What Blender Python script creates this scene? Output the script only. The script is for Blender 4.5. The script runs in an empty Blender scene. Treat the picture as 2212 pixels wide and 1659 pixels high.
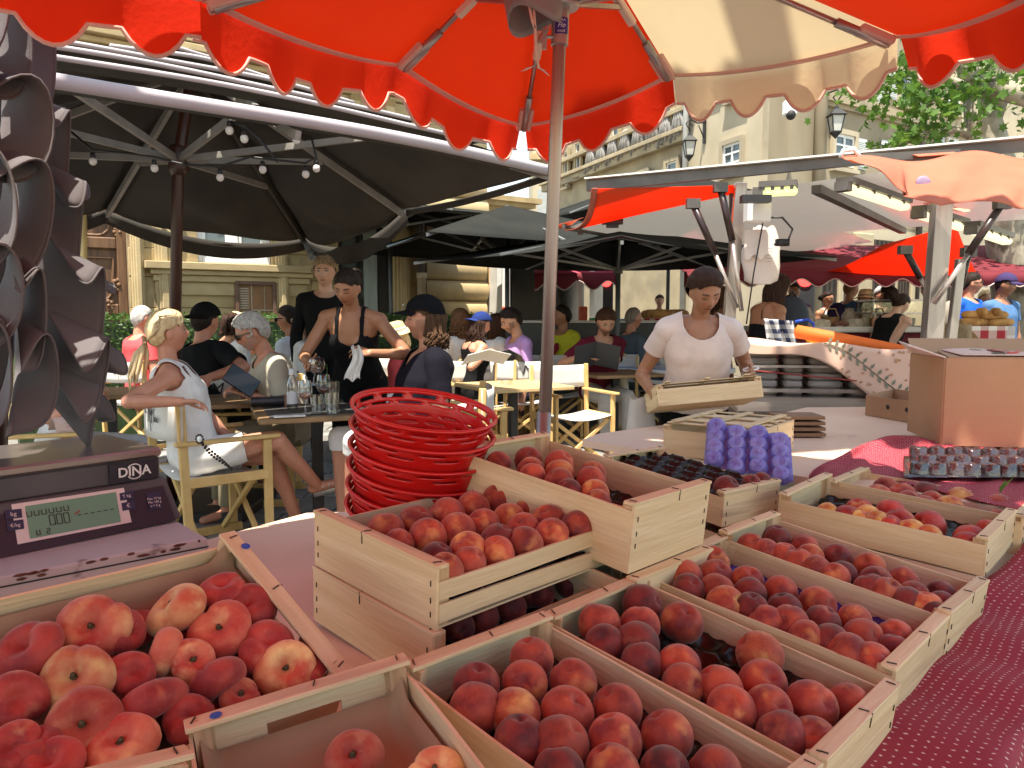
import bpy,bmesh,math,random
import numpy as np
from mathutils import Vector as V,Matrix as Mx,noise
SC=bpy.context.scene
COL=SC.collection
rng=random.Random(11)
PI=math.pi
D2R=math.radians
# camera
FPX,CXP,CYP,CAMH=1680.0,1106.0,829.5,1.30
PITCH=math.atan(150/FPX)
cam_d=bpy.data.cameras.new("camera")
cam_d.sensor_width=36
cam_d.lens=FPX/2212*36
cam_d.clip_start,cam_d.clip_end=.05,2000
cam=bpy.data.objects.new("camera",cam_d)
COL.objects.link(cam)
cam.location=(0,0,CAMH)
cam.rotation_euler=(PI/2-PITCH,0,0)
SC.camera=cam
# sky, sun, exposure
SUN_EL,SUN_AZ=D2R(70),D2R(-160)
sun_to=V((math.cos(SUN_EL)*math.sin(SUN_AZ),math.cos(SUN_EL)*math.cos(SUN_AZ),math.sin(SUN_EL)))
world=bpy.data.worlds.new("World")
SC.world=world
world.use_nodes=True
wn=world.node_tree.nodes
sky=wn.new("ShaderNodeTexSky")
sky.sky_type='NISHITA'
sky.sun_disc=False
sky.sun_elevation=SUN_EL
sky.sun_rotation=SUN_AZ
sky.air_density,sky.dust_density,sky.ozone_density=1.0,.6,1.0
wn["Background"].inputs[1].default_value=.15
wb=wn.new("ShaderNodeVectorMath"); wb.operation='MULTIPLY'; wb.inputs[1].default_value=(1.12,.98,.76)
world.node_tree.links.new(sky.outputs[0],wb.inputs[0]); world.node_tree.links.new(wb.outputs[0],wn["Background"].inputs[0])
sun_d=bpy.data.lights.new("sun",'SUN')
sun_d.energy=4.4
sun_d.angle=D2R(.5)
sun_d.color=(1,.93,.80)
sun=bpy.data.objects.new("sun",sun_d)
COL.objects.link(sun)
sun.rotation_euler=sun_to.to_track_quat('Z','Y').to_euler()
SC.view_settings.view_transform='Standard'
SC.view_settings.look='None'
SC.view_settings.exposure=1.55
SC.view_settings.gamma=1
SC.view_settings.use_curve_mapping=False
SC.render.engine='CYCLES'
SC.cycles.max_bounces=10
SC.cycles.transparent_max_bounces=12
SC.cycles.sample_clamp_indirect=6
SC.cycles.caustics_reflective=SC.cycles.caustics_refractive=False
_c,_s=math.cos(PITCH),math.sin(PITCH)
def ray(px,py):
 u=(px-CXP)/FPX; v=(py-CYP)/FPX
 return V((u,_c-v*_s,-_s-v*_c))
def W(px,py,y):
 r=ray(px,py); return V((0,0,CAMH))+r*(y/r.y)
def G(px,py,z):
 r=ray(px,py); return V((0,0,CAMH))+r*((z-CAMH)/r.z)
def hit(px,py,p,n):
 r=ray(px,py); o=V((0,0,CAMH)); return o+r*((V(p)-o).dot(n)/r.dot(n))
def zc(p):
 return p.y*_c-(p.z-CAMH)*_s
 # mesh helpers
def frame_z(d):
 d=V(d).normalized()
 a=V((0,0,1))if abs(d.z)<.95 else V((1,0,0))
 x=a.cross(d).normalized(); y=d.cross(x)
 return x,y,d
class MB:
 def __init__(s):s.v=[]; s.f=[]; s.m=[]; s.k=0
 def add(s,vs,fs):
  b=len(s.v); s.v+=[tuple(p)for p in vs]
  for f in fs:s.f.append(tuple(i+b for i in f)); s.m.append(s.k)
  return s
 def box(s,c,d,rot=None):
  c=V(c); h=V(d)/2; vs=[]
  for x in(-1,1):
   for y in(-1,1):
    for z in(-1,1):
     p=V((x*h.x,y*h.y,z*h.z)); vs.append(c+(rot@p if rot else p))
  return s.add(vs,[(0,1,3,2),(4,6,7,5),(0,4,5,1),(2,3,7,6),(0,2,6,4),(1,5,7,3)])
 def bar(s,p,q,w,h,up=(0,0,1)):
  p,q=V(p),V(q); z=(q-p); L=z.length; z.normalize(); up=V(up)
  x=up.cross(z)
  if x.length<1e-4:x=V((1,0,0)).cross(z)
  x.normalize(); y=z.cross(x)
  return s.box((p+q)/2,(w,h,L),Mx((x,y,z)).transposed())
 def ring(s,rings,close=True,cap=True):
  n=len(rings[0]); b=len(s.v)
  for r in rings:s.v+=[tuple(p)for p in r]
  for i in range(len(rings)-1):
   for j in range(n if close else n-1):
    k=(j+1)%n
    s.f.append((b+i*n+j,b+i*n+k,b+(i+1)*n+k,b+(i+1)*n+j)); s.m.append(s.k)
  if cap and close:
   s.f.append(tuple(b+j for j in reversed(range(n)))); s.m.append(s.k)
   s.f.append(tuple(b+(len(rings)-1)*n+j for j in range(n))); s.m.append(s.k)
  return s
 def tube(s,pts,r,n=8,cap=True):
  pts=[V(p)for p in pts]; rs=r if isinstance(r,(list,tuple))else[r]*len(pts)
  rings=[]; x=None
  for i,p in enumerate(pts):
   d=(pts[min(i+1,len(pts)-1)]-pts[max(i-1,0)])
   if d.length<1e-9:d=V((0,0,1))
   d.normalize()
   if x is None:x,y,_=frame_z(d)
   else:
    x=x-d*x.dot(d)
    if x.length<1e-6:x,_,_=frame_z(d)
    x.normalize()
   y=d.cross(x)
   rings.append([p+(x*math.cos(2*PI*j/n)+y*math.sin(2*PI*j/n))*rs[i]for j in range(n)])
  return s.ring(rings,True,cap)
 def lathe(s,prof,c=(0,0,0),n=16,axis=(0,0,1),cap=False,sx=1,sy=1):
  x,y,z=frame_z(axis)if tuple(axis)!=(0,0,1)else(V((1,0,0)),V((0,1,0)),V((0,0,1)))
  c=V(c)
  return s.ring([[c+x*(r*sx*math.cos(2*PI*j/n))+y*(r*sy*math.sin(2*PI*j/n))+z*h for j in range(n)]for r,h in prof],True,cap)
 def ell(s,c,r,rot=None,nu=12,nv=8):
  c=V(c); rings=[]
  for i in range(nv+1):
   t=PI*(i/nv*.98+.01)
   row=[]
   for j in range(nu):
    a=2*PI*j/nu
    p=V((r[0]*math.sin(t)*math.cos(a),r[1]*math.sin(t)*math.sin(a),-r[2]*math.cos(t)))
    row.append(c+(rot@p if rot else p))
   rings.append(row)
  return s.ring(rings)
 def grid(s,fn,nu,nv,close=False):
  return s.ring([[fn(i/nu,j/nv)for i in range(nu if close else nu+1)]for j in range(nv+1)],close,False)
 def prism(s,poly,o,x,y,n,t):
  o,x,y,n=V(o),V(x),V(y),V(n)
  a=[o+x*p[0]+y*p[1]for p in poly]; b=[p+n*t for p in a]
  return s.ring([a,b])
 def build(s,name,mats,parent=None,smooth=False,bevel=0,solid=0,sub=0,auto=0):
  me=bpy.data.meshes.new(name)
  o0=WL.get(parent,V((0,0,0)))if parent else V((0,0,0))
  if parent is None and s.v:
   a=np.array(s.v); lo,hi=a.min(0),a.max(0); o0=V(((lo[0]+hi[0])/2,(lo[1]+hi[1])/2,lo[2]))
  me.from_pydata([(p[0]-o0.x,p[1]-o0.y,p[2]-o0.z)for p in s.v],[],s.f)
  for m in(mats if isinstance(mats,(list,tuple))else[mats]):me.materials.append(m)
  if any(s.m):me.polygons.foreach_set("material_index",s.m)
  bm=bmesh.new(); bm.from_mesh(me); bmesh.ops.recalc_face_normals(bm,faces=bm.faces); bm.to_mesh(me); bm.free()
  return link(name,me,parent,smooth,bevel,solid,sub,o0,auto)
WL={}
def link(name,me,parent=None,smooth=False,bevel=0,solid=0,sub=0,o0=None,auto=0):
 o=bpy.data.objects.new(name,me); COL.objects.link(o)
 if parent:o.parent=parent; WL[o]=WL.get(parent,V((0,0,0)))
 else:o.location=o0 or V((0,0,0)); WL[o]=V(o.location)
 if smooth:me.polygons.foreach_set("use_smooth",[True]*len(me.polygons))
 if auto:me.set_sharp_from_angle(angle=D2R(auto))
 if solid:
  m=o.modifiers.new("solid",'SOLIDIFY'); m.thickness=solid; m.offset=0
 if sub:
  m=o.modifiers.new("sub",'SUBSURF'); m.levels=m.render_levels=sub
 if bevel:
  m=o.modifiers.new("bevel",'BEVEL'); m.width=bevel; m.segments=1; m.limit_method='ANGLE'
 return o
def tag(o,label=None,cat=None,group=None,kind=None):
 if label:o['label']=label
 if cat:o['category']=cat
 if group:o['group']=group
 if kind:o['kind']=kind
 return o
def thing(name,label,cat,loc=(0,0,0),group=None):
 o=bpy.data.objects.new(name,None); COL.objects.link(o)
 o.empty_display_size=.1
 o.location=loc; WL[o]=V(loc)
 return tag(o,label,cat,group)
KIDS={}
def kids(o):
 return list(o.children)
def dup(o,loc=None,rot=None,label=None,parent=None,scale=None):
 c=o.copy(); COL.objects.link(c)
 if parent:c.parent=parent
 if loc is not None:c.location=loc
 if rot is not None:c.rotation_euler=rot if isinstance(rot,(tuple,list))else(0,0,rot)
 if scale:c.scale=scale if isinstance(scale,tuple)else(scale,)*3
 if label:c['label']=label
 for ch in kids(o):dup(ch,parent=c)
 return c
ORD="first second third fourth fifth sixth seventh eighth ninth tenth eleventh twelfth thirteenth fourteenth fifteenth sixteenth seventeenth eighteenth nineteenth twentieth".split()
# materials
MATS={}
def hexc(c):return(c[0],c[1],c[2],1)
def pm(name,c1,c2=None,scale=6,rough=.6,bump=0,bscale=None,metal=0,stretch=(1,1,1),detail=4,sheen=0,rand=0,coat=0,spec=.5,lo=.35,hi=.65,c3=None,s3=3,t3=.6,trl=0,trc=None,alpha=None,dist=0):
 """procedural material: two tones mixed by noise, an optional third tone as stains, object random brightness, bump, translucency"""
 if name in MATS:return MATS[name]
 m=bpy.data.materials.new(name); m.use_nodes=True; MATS[name]=m
 nt=m.node_tree; N=nt.nodes; L=nt.links; b=N["Principled BSDF"]
 b.inputs["Roughness"].default_value=rough; b.inputs["Metallic"].default_value=metal
 b.inputs["Specular IOR Level"].default_value=spec
 if sheen:b.inputs["Sheen Weight"].default_value=sheen; b.inputs["Sheen Roughness"].default_value=.4
 if coat:b.inputs["Coat Weight"].default_value=coat
 tc=N.new("ShaderNodeTexCoord"); mp=N.new("ShaderNodeMapping"); L.new(tc.outputs["Object"],mp.inputs[0]); mp.inputs["Scale"].default_value=stretch
 oi=N.new("ShaderNodeObjectInfo")
 add=N.new("ShaderNodeVectorMath"); add.operation='ADD'; L.new(mp.outputs[0],add.inputs[0])
 cmb=N.new("ShaderNodeVectorMath"); cmb.operation='SCALE'; cmb.inputs[0].default_value=(17,23,31); L.new(oi.outputs["Random"],cmb.inputs["Scale"]); L.new(cmb.outputs[0],add.inputs[1])
 no=N.new("ShaderNodeTexNoise"); no.inputs["Scale"].default_value=scale; no.inputs["Detail"].default_value=detail; no.inputs["Distortion"].default_value=dist
 L.new(add.outputs[0],no.inputs["Vector"])
 c2=c2 or tuple(min(1,x*.8)for x in c1)
 rp=N.new("ShaderNodeValToRGB"); rp.color_ramp.elements[0].color=hexc(c1); rp.color_ramp.elements[1].color=hexc(c2)
 rp.color_ramp.elements[0].position=lo; rp.color_ramp.elements[1].position=hi
 L.new(no.outputs[0],rp.inputs[0]); out=rp.outputs[0]
 if c3:
  n3=N.new("ShaderNodeTexNoise"); n3.inputs["Scale"].default_value=s3; n3.inputs["Detail"].default_value=5; L.new(add.outputs[0],n3.inputs["Vector"])
  r3=N.new("ShaderNodeValToRGB"); r3.color_ramp.elements[0].position=t3; r3.color_ramp.elements[1].position=t3+.08; L.new(n3.outputs[0],r3.inputs[0])
  mx=N.new("ShaderNodeMix"); mx.data_type='RGBA'; L.new(r3.outputs[0],mx.inputs[0]); L.new(out,mx.inputs[6]); mx.inputs[7].default_value=hexc(c3); out=mx.outputs[2]
 if rand:
  hs=N.new("ShaderNodeHueSaturation"); mr=N.new("ShaderNodeMapRange"); L.new(oi.outputs["Random"],mr.inputs[0]); mr.inputs[3].default_value=1-rand; mr.inputs[4].default_value=1+rand
  L.new(mr.outputs[0],hs.inputs["Value"]); L.new(out,hs.inputs["Color"]); out=hs.outputs[0]
 L.new(out,b.inputs["Base Color"])
 if bump:
  bp=N.new("ShaderNodeBump"); bp.inputs["Strength"].default_value=bump; bp.inputs["Distance"].default_value=.01
  nb=N.new("ShaderNodeTexNoise"); nb.inputs["Scale"].default_value=bscale or scale*4; nb.inputs["Detail"].default_value=4; L.new(add.outputs[0],nb.inputs["Vector"])
  L.new(nb.outputs[0],bp.inputs["Height"]); L.new(bp.outputs[0],b.inputs["Normal"])
 if trl:
  tr=N.new("ShaderNodeBsdfTranslucent"); ms=N.new("ShaderNodeMixShader"); ms.inputs[0].default_value=trl
  if trc:tr.inputs[0].default_value=hexc(trc)
  else:L.new(out,tr.inputs[0])
  L.new(b.outputs[0],ms.inputs[1]); L.new(tr.outputs[0],ms.inputs[2]); L.new(ms.outputs[0],N["Material Output"].inputs[0])
 if alpha is not None:b.inputs["Alpha"].default_value=alpha
 return m
def glass_mat(name,col,mix=.85,rough=.03):
 """thin clear glass: mostly see-through with a gloss on top (real panes, bottles and tumblers)"""
 if name in MATS:return MATS[name]
 m=bpy.data.materials.new(name); m.use_nodes=True; MATS[name]=m
 nt=m.node_tree; N=nt.nodes; L=nt.links; N.remove(N["Principled BSDF"])
 t=N.new("ShaderNodeBsdfTransparent"); t.inputs[0].default_value=hexc(col)
 g=N.new("ShaderNodeBsdfGlossy"); g.inputs["Roughness"].default_value=rough
 fr=N.new("ShaderNodeLayerWeight"); fr.inputs[0].default_value=.35
 mr=N.new("ShaderNodeMapRange"); L.new(fr.outputs["Facing"],mr.inputs[0]); mr.inputs[3].default_value=1-mix; mr.inputs[4].default_value=.9
 ms=N.new("ShaderNodeMixShader"); L.new(mr.outputs[0],ms.inputs[0]); L.new(t.outputs[0],ms.inputs[1]); L.new(g.outputs[0],ms.inputs[2])
 L.new(ms.outputs[0],N["Material Output"].inputs[0])
 return m
def emit_mat(name,col,st):
 if name in MATS:return MATS[name]
 m=bpy.data.materials.new(name); m.use_nodes=True; MATS[name]=m
 b=m.node_tree.nodes["Principled BSDF"]; b.inputs["Base Color"].default_value=hexc(col)
 b.inputs["Emission Color"].default_value=hexc(col); b.inputs["Emission Strength"].default_value=st
 return m
def text_obj(name,body,size,mat,o,x,y,parent,depth=.0006,align='CENTER',shear=0,bold=0):
 """flat lettering as a mesh laid on a surface: o centre, x reading direction, y up"""
 cu=bpy.data.curves.new(name,'FONT'); cu.body=body; cu.size=size; cu.extrude=depth; cu.align_x=align; cu.align_y='CENTER'; cu.shear=shear; cu.resolution_u=3; cu.offset=bold
 t=bpy.data.objects.new(name+"_curve",cu); COL.objects.link(t)
 bpy.context.view_layer.update()
 me=bpy.data.meshes.new_from_object(t.evaluated_get(bpy.context.evaluated_depsgraph_get()))
 bpy.data.objects.remove(t); bpy.data.curves.remove(cu)
 x=V(x).normalized(); y=V(y).normalized(); n=x.cross(y)
 m4=Mx((x,y,n)).transposed().to_4x4(); m4.translation=V(o)-(WL.get(parent,V((0,0,0)))if parent else V((0,0,0)))
 me.transform(m4); me.materials.clear(); me.materials.append(mat)
 return link(name,me,parent)
 # people
def skin_mat(tone):
 k="skin_%.2f_%.2f"%tone[:2]
 if k in MATS:return MATS[k]
 m=bpy.data.materials.new(k); m.use_nodes=True; MATS[k]=m
 N=m.node_tree.nodes; L=m.node_tree.links; b=N["Principled BSDF"]
 at=N.new("ShaderNodeAttribute"); at.attribute_name="Col"
 no=N.new("ShaderNodeTexNoise"); no.inputs["Scale"].default_value=14; no.inputs["Detail"].default_value=5
 mr=N.new("ShaderNodeMapRange"); L.new(no.outputs[0],mr.inputs[0]); mr.inputs[3].default_value=.82; mr.inputs[4].default_value=1.16
 mu=N.new("ShaderNodeVectorMath"); mu.operation='SCALE'; L.new(at.outputs[0],mu.inputs[0]); L.new(mr.outputs[0],mu.inputs["Scale"])
 L.new(mu.outputs[0],b.inputs["Base Color"]); b.inputs["Roughness"].default_value=.48
 b.inputs["Subsurface Weight"].default_value=.12; b.inputs["Subsurface Radius"].default_value=(.012,.004,.002)
 return m
def capsule(M,p,q,r1,r2,n=10):
 p,q=V(p),V(q); d=(q-p)
 if d.length<1e-5:d=V((0,0,1e-4))
 u=d.normalized(); pts=[]; rs=[]
 for a in(-.98,-.75,-.35):pts.append(p+u*r1*a); rs.append(r1*math.sqrt(1-a*a))
 pts+=[p,q]; rs+=[r1,r2]
 for a in(.35,.75,.98):pts.append(q+u*r2*a); rs.append(r2*math.sqrt(1-a*a))
 M.tube(pts,rs,n)
def ik(a,t,l1,l2,pole):
 """two-bone chain from a to t, elbow or knee pushed towards pole"""
 a,t,pole=V(a),V(t),V(pole); d=t-a; L=min(d.length,(l1+l2)*.995); u=d.normalized(); t=a+u*L
 x=(l1*l1-l2*l2+L*L)/(2*L); h=math.sqrt(max(1e-6,l1*l1-x*x))
 w=pole-u*pole.dot(u); w=w.normalized()if w.length>1e-4 else frame_z(u)[0]
 return a+u*x+w*h,t
def rotz(a):return Mx.Rotation(a,3,'Z')
def head_pts(fem,jaw=1.0,nu=44,nv=34,nose=1.0):
 rows=[]
 for i in range(nv+1):
  t=PI*(i/nv*.98+.01); row=[]
  for j in range(nu):
   a=2*PI*j/nu
   x,y,z=math.sin(t)*math.cos(a),math.sin(t)*math.sin(a),-math.cos(t)
   X,Y,Z=x*.076,y*.096,z*.116
   f=max(0,y)
   if z<0:X*=1-.30*(-z)**1.3*(1.15 if fem else.85)/jaw; Y*=1-.10*(-z)if y>0 else 1-.25*(-z)
   if z>.2:X*=1+.03; 
   if y<0:Y*=1.04
   g=lambda cx,cz,sx,sz:math.exp(-((X-cx)/sx)**2-((Z-cz)/sz)**2)if y>0 else 0
   Y-=.006*f*(abs(x)<.8)*(1 if-.7<z<.5 else 0)*.6
   Y+=(.017*nose*g(0,-.028,.011,.018)+.010*nose*g(0,-.010,.008,.022)+.004*g(.012,-.036,.008,.008)+.004*g(-.012,-.036,.008,.008))
   Y+=.005*(g(.030,.024,.022,.008)+g(-.030,.024,.022,.008))-.008*(g(.030,.003,.015,.010)+g(-.030,.003,.015,.010))
   Y+=.0055*g(0,-.058,.020,.008)+.0055*g(0,-.070,.016,.007)-.004*g(0,-.064,.022,.003)+.010*g(0,-.098,.020,.014)+.004*(g(.042,-.030,.018,.018)+g(-.042,-.030,.018,.018))
   row.append((X,Y,Z))
  rows.append(row)
 return rows
HF,HM=head_pts(True),head_pts(False,1.1)
def add_hand(M,w,d,n,side,curl,s,spread=.1,r=.0082):
 """palm, four unequal bent fingers and a thumb that leaves the side of the palm"""
 d=V(d).normalized(); n=V(n); n=(n-d*n.dot(d)).normalized(); ax=d.cross(n)*side
 k0=w+d*.085*s
 for i in range(4):
  o=ax*((1.5-i)*.0195*s)
  capsule(M,w+o*.55+d*.012*s,k0+o-d*(.004*abs(i-1))*s,.0135*s,.0115*s,8)
  p=k0+o-d*(.004*abs(i-1))*s; ln=(.074,.082,.076,.060)[i]*s; dd=(d+ax*(1.5-i)*spread).normalized()
  for k,fr in enumerate((.45,.31,.24)):
   an=curl*(.75,1.0,.7)[k]*(1+.08*i)
   dd=(dd*math.cos(an)+n*math.sin(an)); nn=n
   n2=(n-dd*n.dot(dd)).normalized()if abs(n.dot(dd))<.99 else-d
   q=p+dd*ln*fr; capsule(M,p,q,r*s*(1.05-.1*k),r*s*(.98-.1*k),7); p=q
   n=n2
  n=V(nn); n=(n-d*n.dot(d)); n=n.normalized()if n.length>.01 else V(nn)
 p=w+d*.022*s+ax*.026*s; dd=(d*.75+ax*.65+n*.35*(0.4+curl)).normalized()
 for k,L in enumerate((.036,.030,.024)):
  q=p+dd*L*s; capsule(M,p,q,(.0125,.0105,.009)[k]*s,(.0105,.009,.008)[k]*s,7); p=q
  dd=(dd+d*.25-ax*.18+n*.15*curl).normalized()
def person(label,loc,yaw,h=1.70,sit=None,z0=0,lean=0,side=0,twist=0,head=(0,0,0),rh=None,lh=None,rpole=None,lpole=None,rcurl=.45,lcurl=.45,rn=None,ln=None,fem=False,fat=1.0,skin=(.50,.27,.17),hair=None,clothes=(),vox=.008,knees=None,feet=None,beard=0,brow=(.06,.035,.02),group=None,lips=None,face=True,hands=True,bust=1.0,stand_feet=None,eyes_closed=False,legs=True,jaw=None,armlen=1.0):
 """one person as an Empty with one continuous body mesh, clothes and hair as its parts; returns (root, info)"""
 s=h/1.70
 root=thing("person",label,"person",(loc[0],loc[1],z0),group)
 Rw=rotz(D2R(yaw)); O=V((loc[0],loc[1],z0))
 def wl(p):return Rw@V(p)+O
 def lw(p):return Rw.transposed()@(V(p)-O)
 hipz=(sit+.085 if sit else.90*s)
 pel=V((0,0,hipz))
 Rl=Mx.Rotation(-D2R(lean),3,'X')@Mx.Rotation(D2R(side),3,'Y')
 Rt=Rl@rotz(D2R(twist))
 Ls=.50*s
 neck=pel+Rl@V((0,0,Ls)); 
 M=MB(); bones={}
 fw=.17 if fem else.178
 secs=[(-.12,.085,.075),(-.06,.150,.105),(.03,.163 if fem else.158,.112),(.16,.150 if fem else.152,.105),(.34,.128 if fem else.148,.098),(.50,.135 if fem else.155,.103),(.68,.150 if fem else.172,.112),(.84,.155 if fem else.180,.108),(.95,.125 if fem else.145,.085),(1.02,.060,.058)]
 rings=[]
 for t,a,b in secs:
  R=Rl if t<.4 else Rl@rotz(D2R(twist)*min(1,(t-.4)/.4))
  a*=s*(fat if t<.8 else 1+(fat-1)*.4); b*=s*(1+(fat-1)*(1.5 if t<.6 else.5))
  c=pel+Rl@V((0,.012*s*math.sin(t*3)-(.02*s if t>.8 else 0),t*Ls))
  rings.append([c+R@V((a*math.copysign(abs(math.cos(q))**.85,math.cos(q)),b*math.copysign(abs(math.sin(q))**.85,math.sin(q)),0))for q in[2*PI*j/22 for j in range(22)]])
 M.ring(rings)
 bones['torso']=(pel+Rl@V((0,0,.0)),neck,.12)
 if fem:
  for sx in(-1,1):M.ell(pel+Rt@V((sx*.066*s,.082*s,.64*Ls)),(.068*s*bust,.046*s*bust,.062*s*bust),Rt)
 else:
  for sx in(-1,1):M.ell(pel+Rt@V((sx*.075*s,.068*s,.74*Ls)),(.075*s,.034*s,.055*s),Rt)
 if fat>1.1:M.ell(pel+Rl@V((0,.075*s*fat,.30*Ls)),(.13*s*fat,.08*s*fat,.12*s),Rl)
 sh={}
 for sx in(-1,1):
  sh[sx]=neck+Rt@V((sx*fw*s,-.008*s,-.055*s))
  capsule(M,neck+Rt@V((sx*.05*s,-.02*s,-.015*s)),sh[sx],.045*s,.056*s)
  M.ell(sh[sx]-Rt@V((sx*.006*s,0,.004*s)),(.052*s,.054*s,.056*s),Rt)
 hy,hp,hr=head
 Rh=rotz(D2R(hy))@Mx.Rotation(D2R(hp),3,'X')@Mx.Rotation(D2R(hr),3,'Y')
 nb=neck+Rl@V((0,-.02*s,-.01*s))
 hc=nb+(Rl@V((0,.02*s,.075*s)))+Rh@V((0,.018*s,.110*s))
 capsule(M,nb-Rl@V((0,0,.03*s)),hc+Rh@V((0,-.022*s,-.055*s)),.060*s if not fem else.053*s,.052*s if not fem else.046*s)
 bones['neck']=(nb,hc-Rh@V((0,.02,.08)),.05)
 hs=s*(1.0 if not fem else.96)*1.02
 M.ring([[hc+Rh@(V(p)*hs)for p in row]for row in(HF if fem else HM)])
 for sx in(-1,1):M.ell(hc+Rh@(V((sx*.077,-.008,-.004))*hs),(.008*hs,.018*hs,.030*hs),Rh)
 l1,l2=.285*s*armlen,.250*s*armlen
 info={'hc':None}
 wr={}
 for sx,tgt,pole,curl,pn,nm in((1,rh,rpole,rcurl,rn,'r'),(-1,lh,lpole,lcurl,ln,'l')):
  if tgt is None:tgt=wl(sh[sx]+V((sx*.07,.06,-.52*s)))
  tgt=lw(tgt); pole=V(pole)if pole else V((sx*.6,-.8,-.5))
  el,w=ik(sh[sx],tgt,l1,l2,pole)
  m=.93 if fem else 1.0
  m*=(1+(fat-1)*.6)
  capsule(M,sh[sx],el,.050*s*m,.039*s*m); capsule(M,sh[sx]*.55+el*.45,sh[sx]*.35+el*.65,.047*s*m,.044*s*m)
  capsule(M,el,w,.039*s*m,.026*s*m); capsule(M,el*.8+w*.2,el*.6+w*.4,.041*s*m,.037*s*m)
  bones['ua'+nm]=(sh[sx],el,.045*s); bones['fa'+nm]=(el,w,.035*s)
  d=(w-el).normalized()
  n=(Rw.transposed()@V(pn))if pn else(V((-sx*.5,.2,-.8)))
  wr[nm]=wl(w)
  if hands:add_hand(M,w,d,n,sx,curl,s*(.92 if fem else 1.0))
  else:capsule(M,w,w+d*.12*s,.028*s,.022*s)
  bones['h'+nm]=(w+d*.01,w+d*.17*s,.03)
 if legs:
  for sx,nm in((1,'r'),(-1,'l')):
   hip=pel+V((sx*.088*s,0,-.015))
   if sit:
    kn=V(knees[nm])if knees else V((sx*.12,.46*s,sit+.05)); ft=V(feet[nm])if feet else V((sx*.11,.46*s,.07))
    kn=hip+(kn-hip).normalized()*.44*s; ft=kn+(ft-kn).normalized()*.43*s
   else:
    ft=V(stand_feet[nm])if stand_feet else V((sx*.10,-.02,.075)); kn,ft=ik(hip,ft,.43*s,.42*s,V((0,1,0)))
   m=1.05 if fem else 1.0
   capsule(M,hip,kn,.088*s*m*(1+(fat-1)*.6),.056*s); capsule(M,kn,ft,.054*s,.037*s); capsule(M,kn*.75+ft*.25-V((0,.012,0)),kn*.5+ft*.5-V((0,.008,0)),.054*s,.045*s)
   dn=(ft-kn).normalized(); fo=V((sx*.08,1,0)); fo=(fo-dn*fo.dot(dn)); fo=(fo.normalized()*.9+V((0,.3,-.15))).normalized()
   capsule(M,ft+dn*.03-fo*.03,ft+dn*.045*s+fo*.14*s,.036*s,.026*s)
   bones['th'+nm]=(hip,kn,.075*s); bones['sn'+nm]=(kn,ft,.045*s); bones['ft'+nm]=(ft+dn*.05,ft+dn*.05+fo*.14,.035)
   info['ft'+nm]=(wl(ft),Rw@dn,Rw@fo); info['kn'+nm]=wl(kn)
 me0=bpy.data.meshes.new("tmp"); me0.from_pydata(M.v,[],M.f); tmp=bpy.data.objects.new("tmp",me0); COL.objects.link(tmp)
 bm=bmesh.new(); bm.from_mesh(me0); bmesh.ops.recalc_face_normals(bm,faces=bm.faces); bm.to_mesh(me0); bm.free()
 r=tmp.modifiers.new("r",'REMESH'); r.mode='VOXEL'; r.voxel_size=vox
 q=tmp.modifiers.new("s",'SMOOTH'); q.factor=.5; q.iterations=3 if vox<.01 else 1
 bpy.context.view_layer.update()
 dg=bpy.context.evaluated_depsgraph_get()
 me=bpy.data.meshes.new_from_object(tmp.evaluated_get(dg)); bpy.data.objects.remove(tmp); bpy.data.meshes.remove(me0)
 Rhi=np.array(Rh.transposed())
 if face and vox<.0072:
  bm=bmesh.new(); bm.from_mesh(me)
  fs=[]
  for e in bm.edges:
   ok=True
   for v in e.verts:
    p=Rh.transposed()@(v.co-hc)
    if not(p.y>.045 and-.10<p.z<.05):ok=False
   if ok:fs.append(e)
  bmesh.ops.subdivide_edges(bm,edges=fs,cuts=1,use_grid_fill=True); bm.to_mesh(me); bm.free()
 n=len(me.vertices); co=np.empty(n*3); me.vertices.foreach_get("co",co); co=co.reshape(-1,3)
 nm_=np.empty(n*3); me.vertices.foreach_get("normal",nm_); nm_=nm_.reshape(-1,3)
 best=np.full(n,1e9); bid=np.empty(n,dtype=object); bt=np.zeros(n)
 hp_=(co-np.array(hc))@Rhi.T/hs
 for k,(p,q,rr)in bones.items():
  p,q=np.array(p),np.array(q); d=q-p; t=np.clip(((co-p)@d)/(d@d),0,1)
  dist=np.linalg.norm(co-(p+t[:,None]*d),axis=1)/rr
  u=dist<best; best[u]=dist[u]; bid[u]=k; bt[u]=t[u]
 hd=np.linalg.norm(hp_/np.array([.076,.1,.118]),axis=1)<1.22
 hd&=hp_[:,2]>-.125
 bid[hd]='head'
 Rti=np.array(Rt.transposed()); tc=(co-np.array(pel))@Rti.T; tc[:,2]/=Ls; tc[:,:2]/=s
 I=dict(b=bid,t=bt,tc=tc,hp=hp_,co=co,nm=nm_,s=s,fem=fem)
 col=np.tile(np.array(skin),(n,1))*1.0
 x,y,z=hp_[:,0],hp_[:,1],hp_[:,2]
 H=hd&(y>.03)
 chk=np.exp(-((np.abs(x)-.040)/.02)**2-((z+.030)/.022)**2)*H; col*=(1-chk[:,None]*np.array([.02,.16,.16]))
 if beard:
  bz=H&(z<-.040)&~((np.abs(x)<.02)&(np.abs(z+.064)<.006)); bz|=hd&(np.abs(x)>.055)&(z<.0)&(y>-.0)&(y<.05)
  col[bz]=col[bz]*(1-beard)+np.array(brow)*beard
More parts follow.
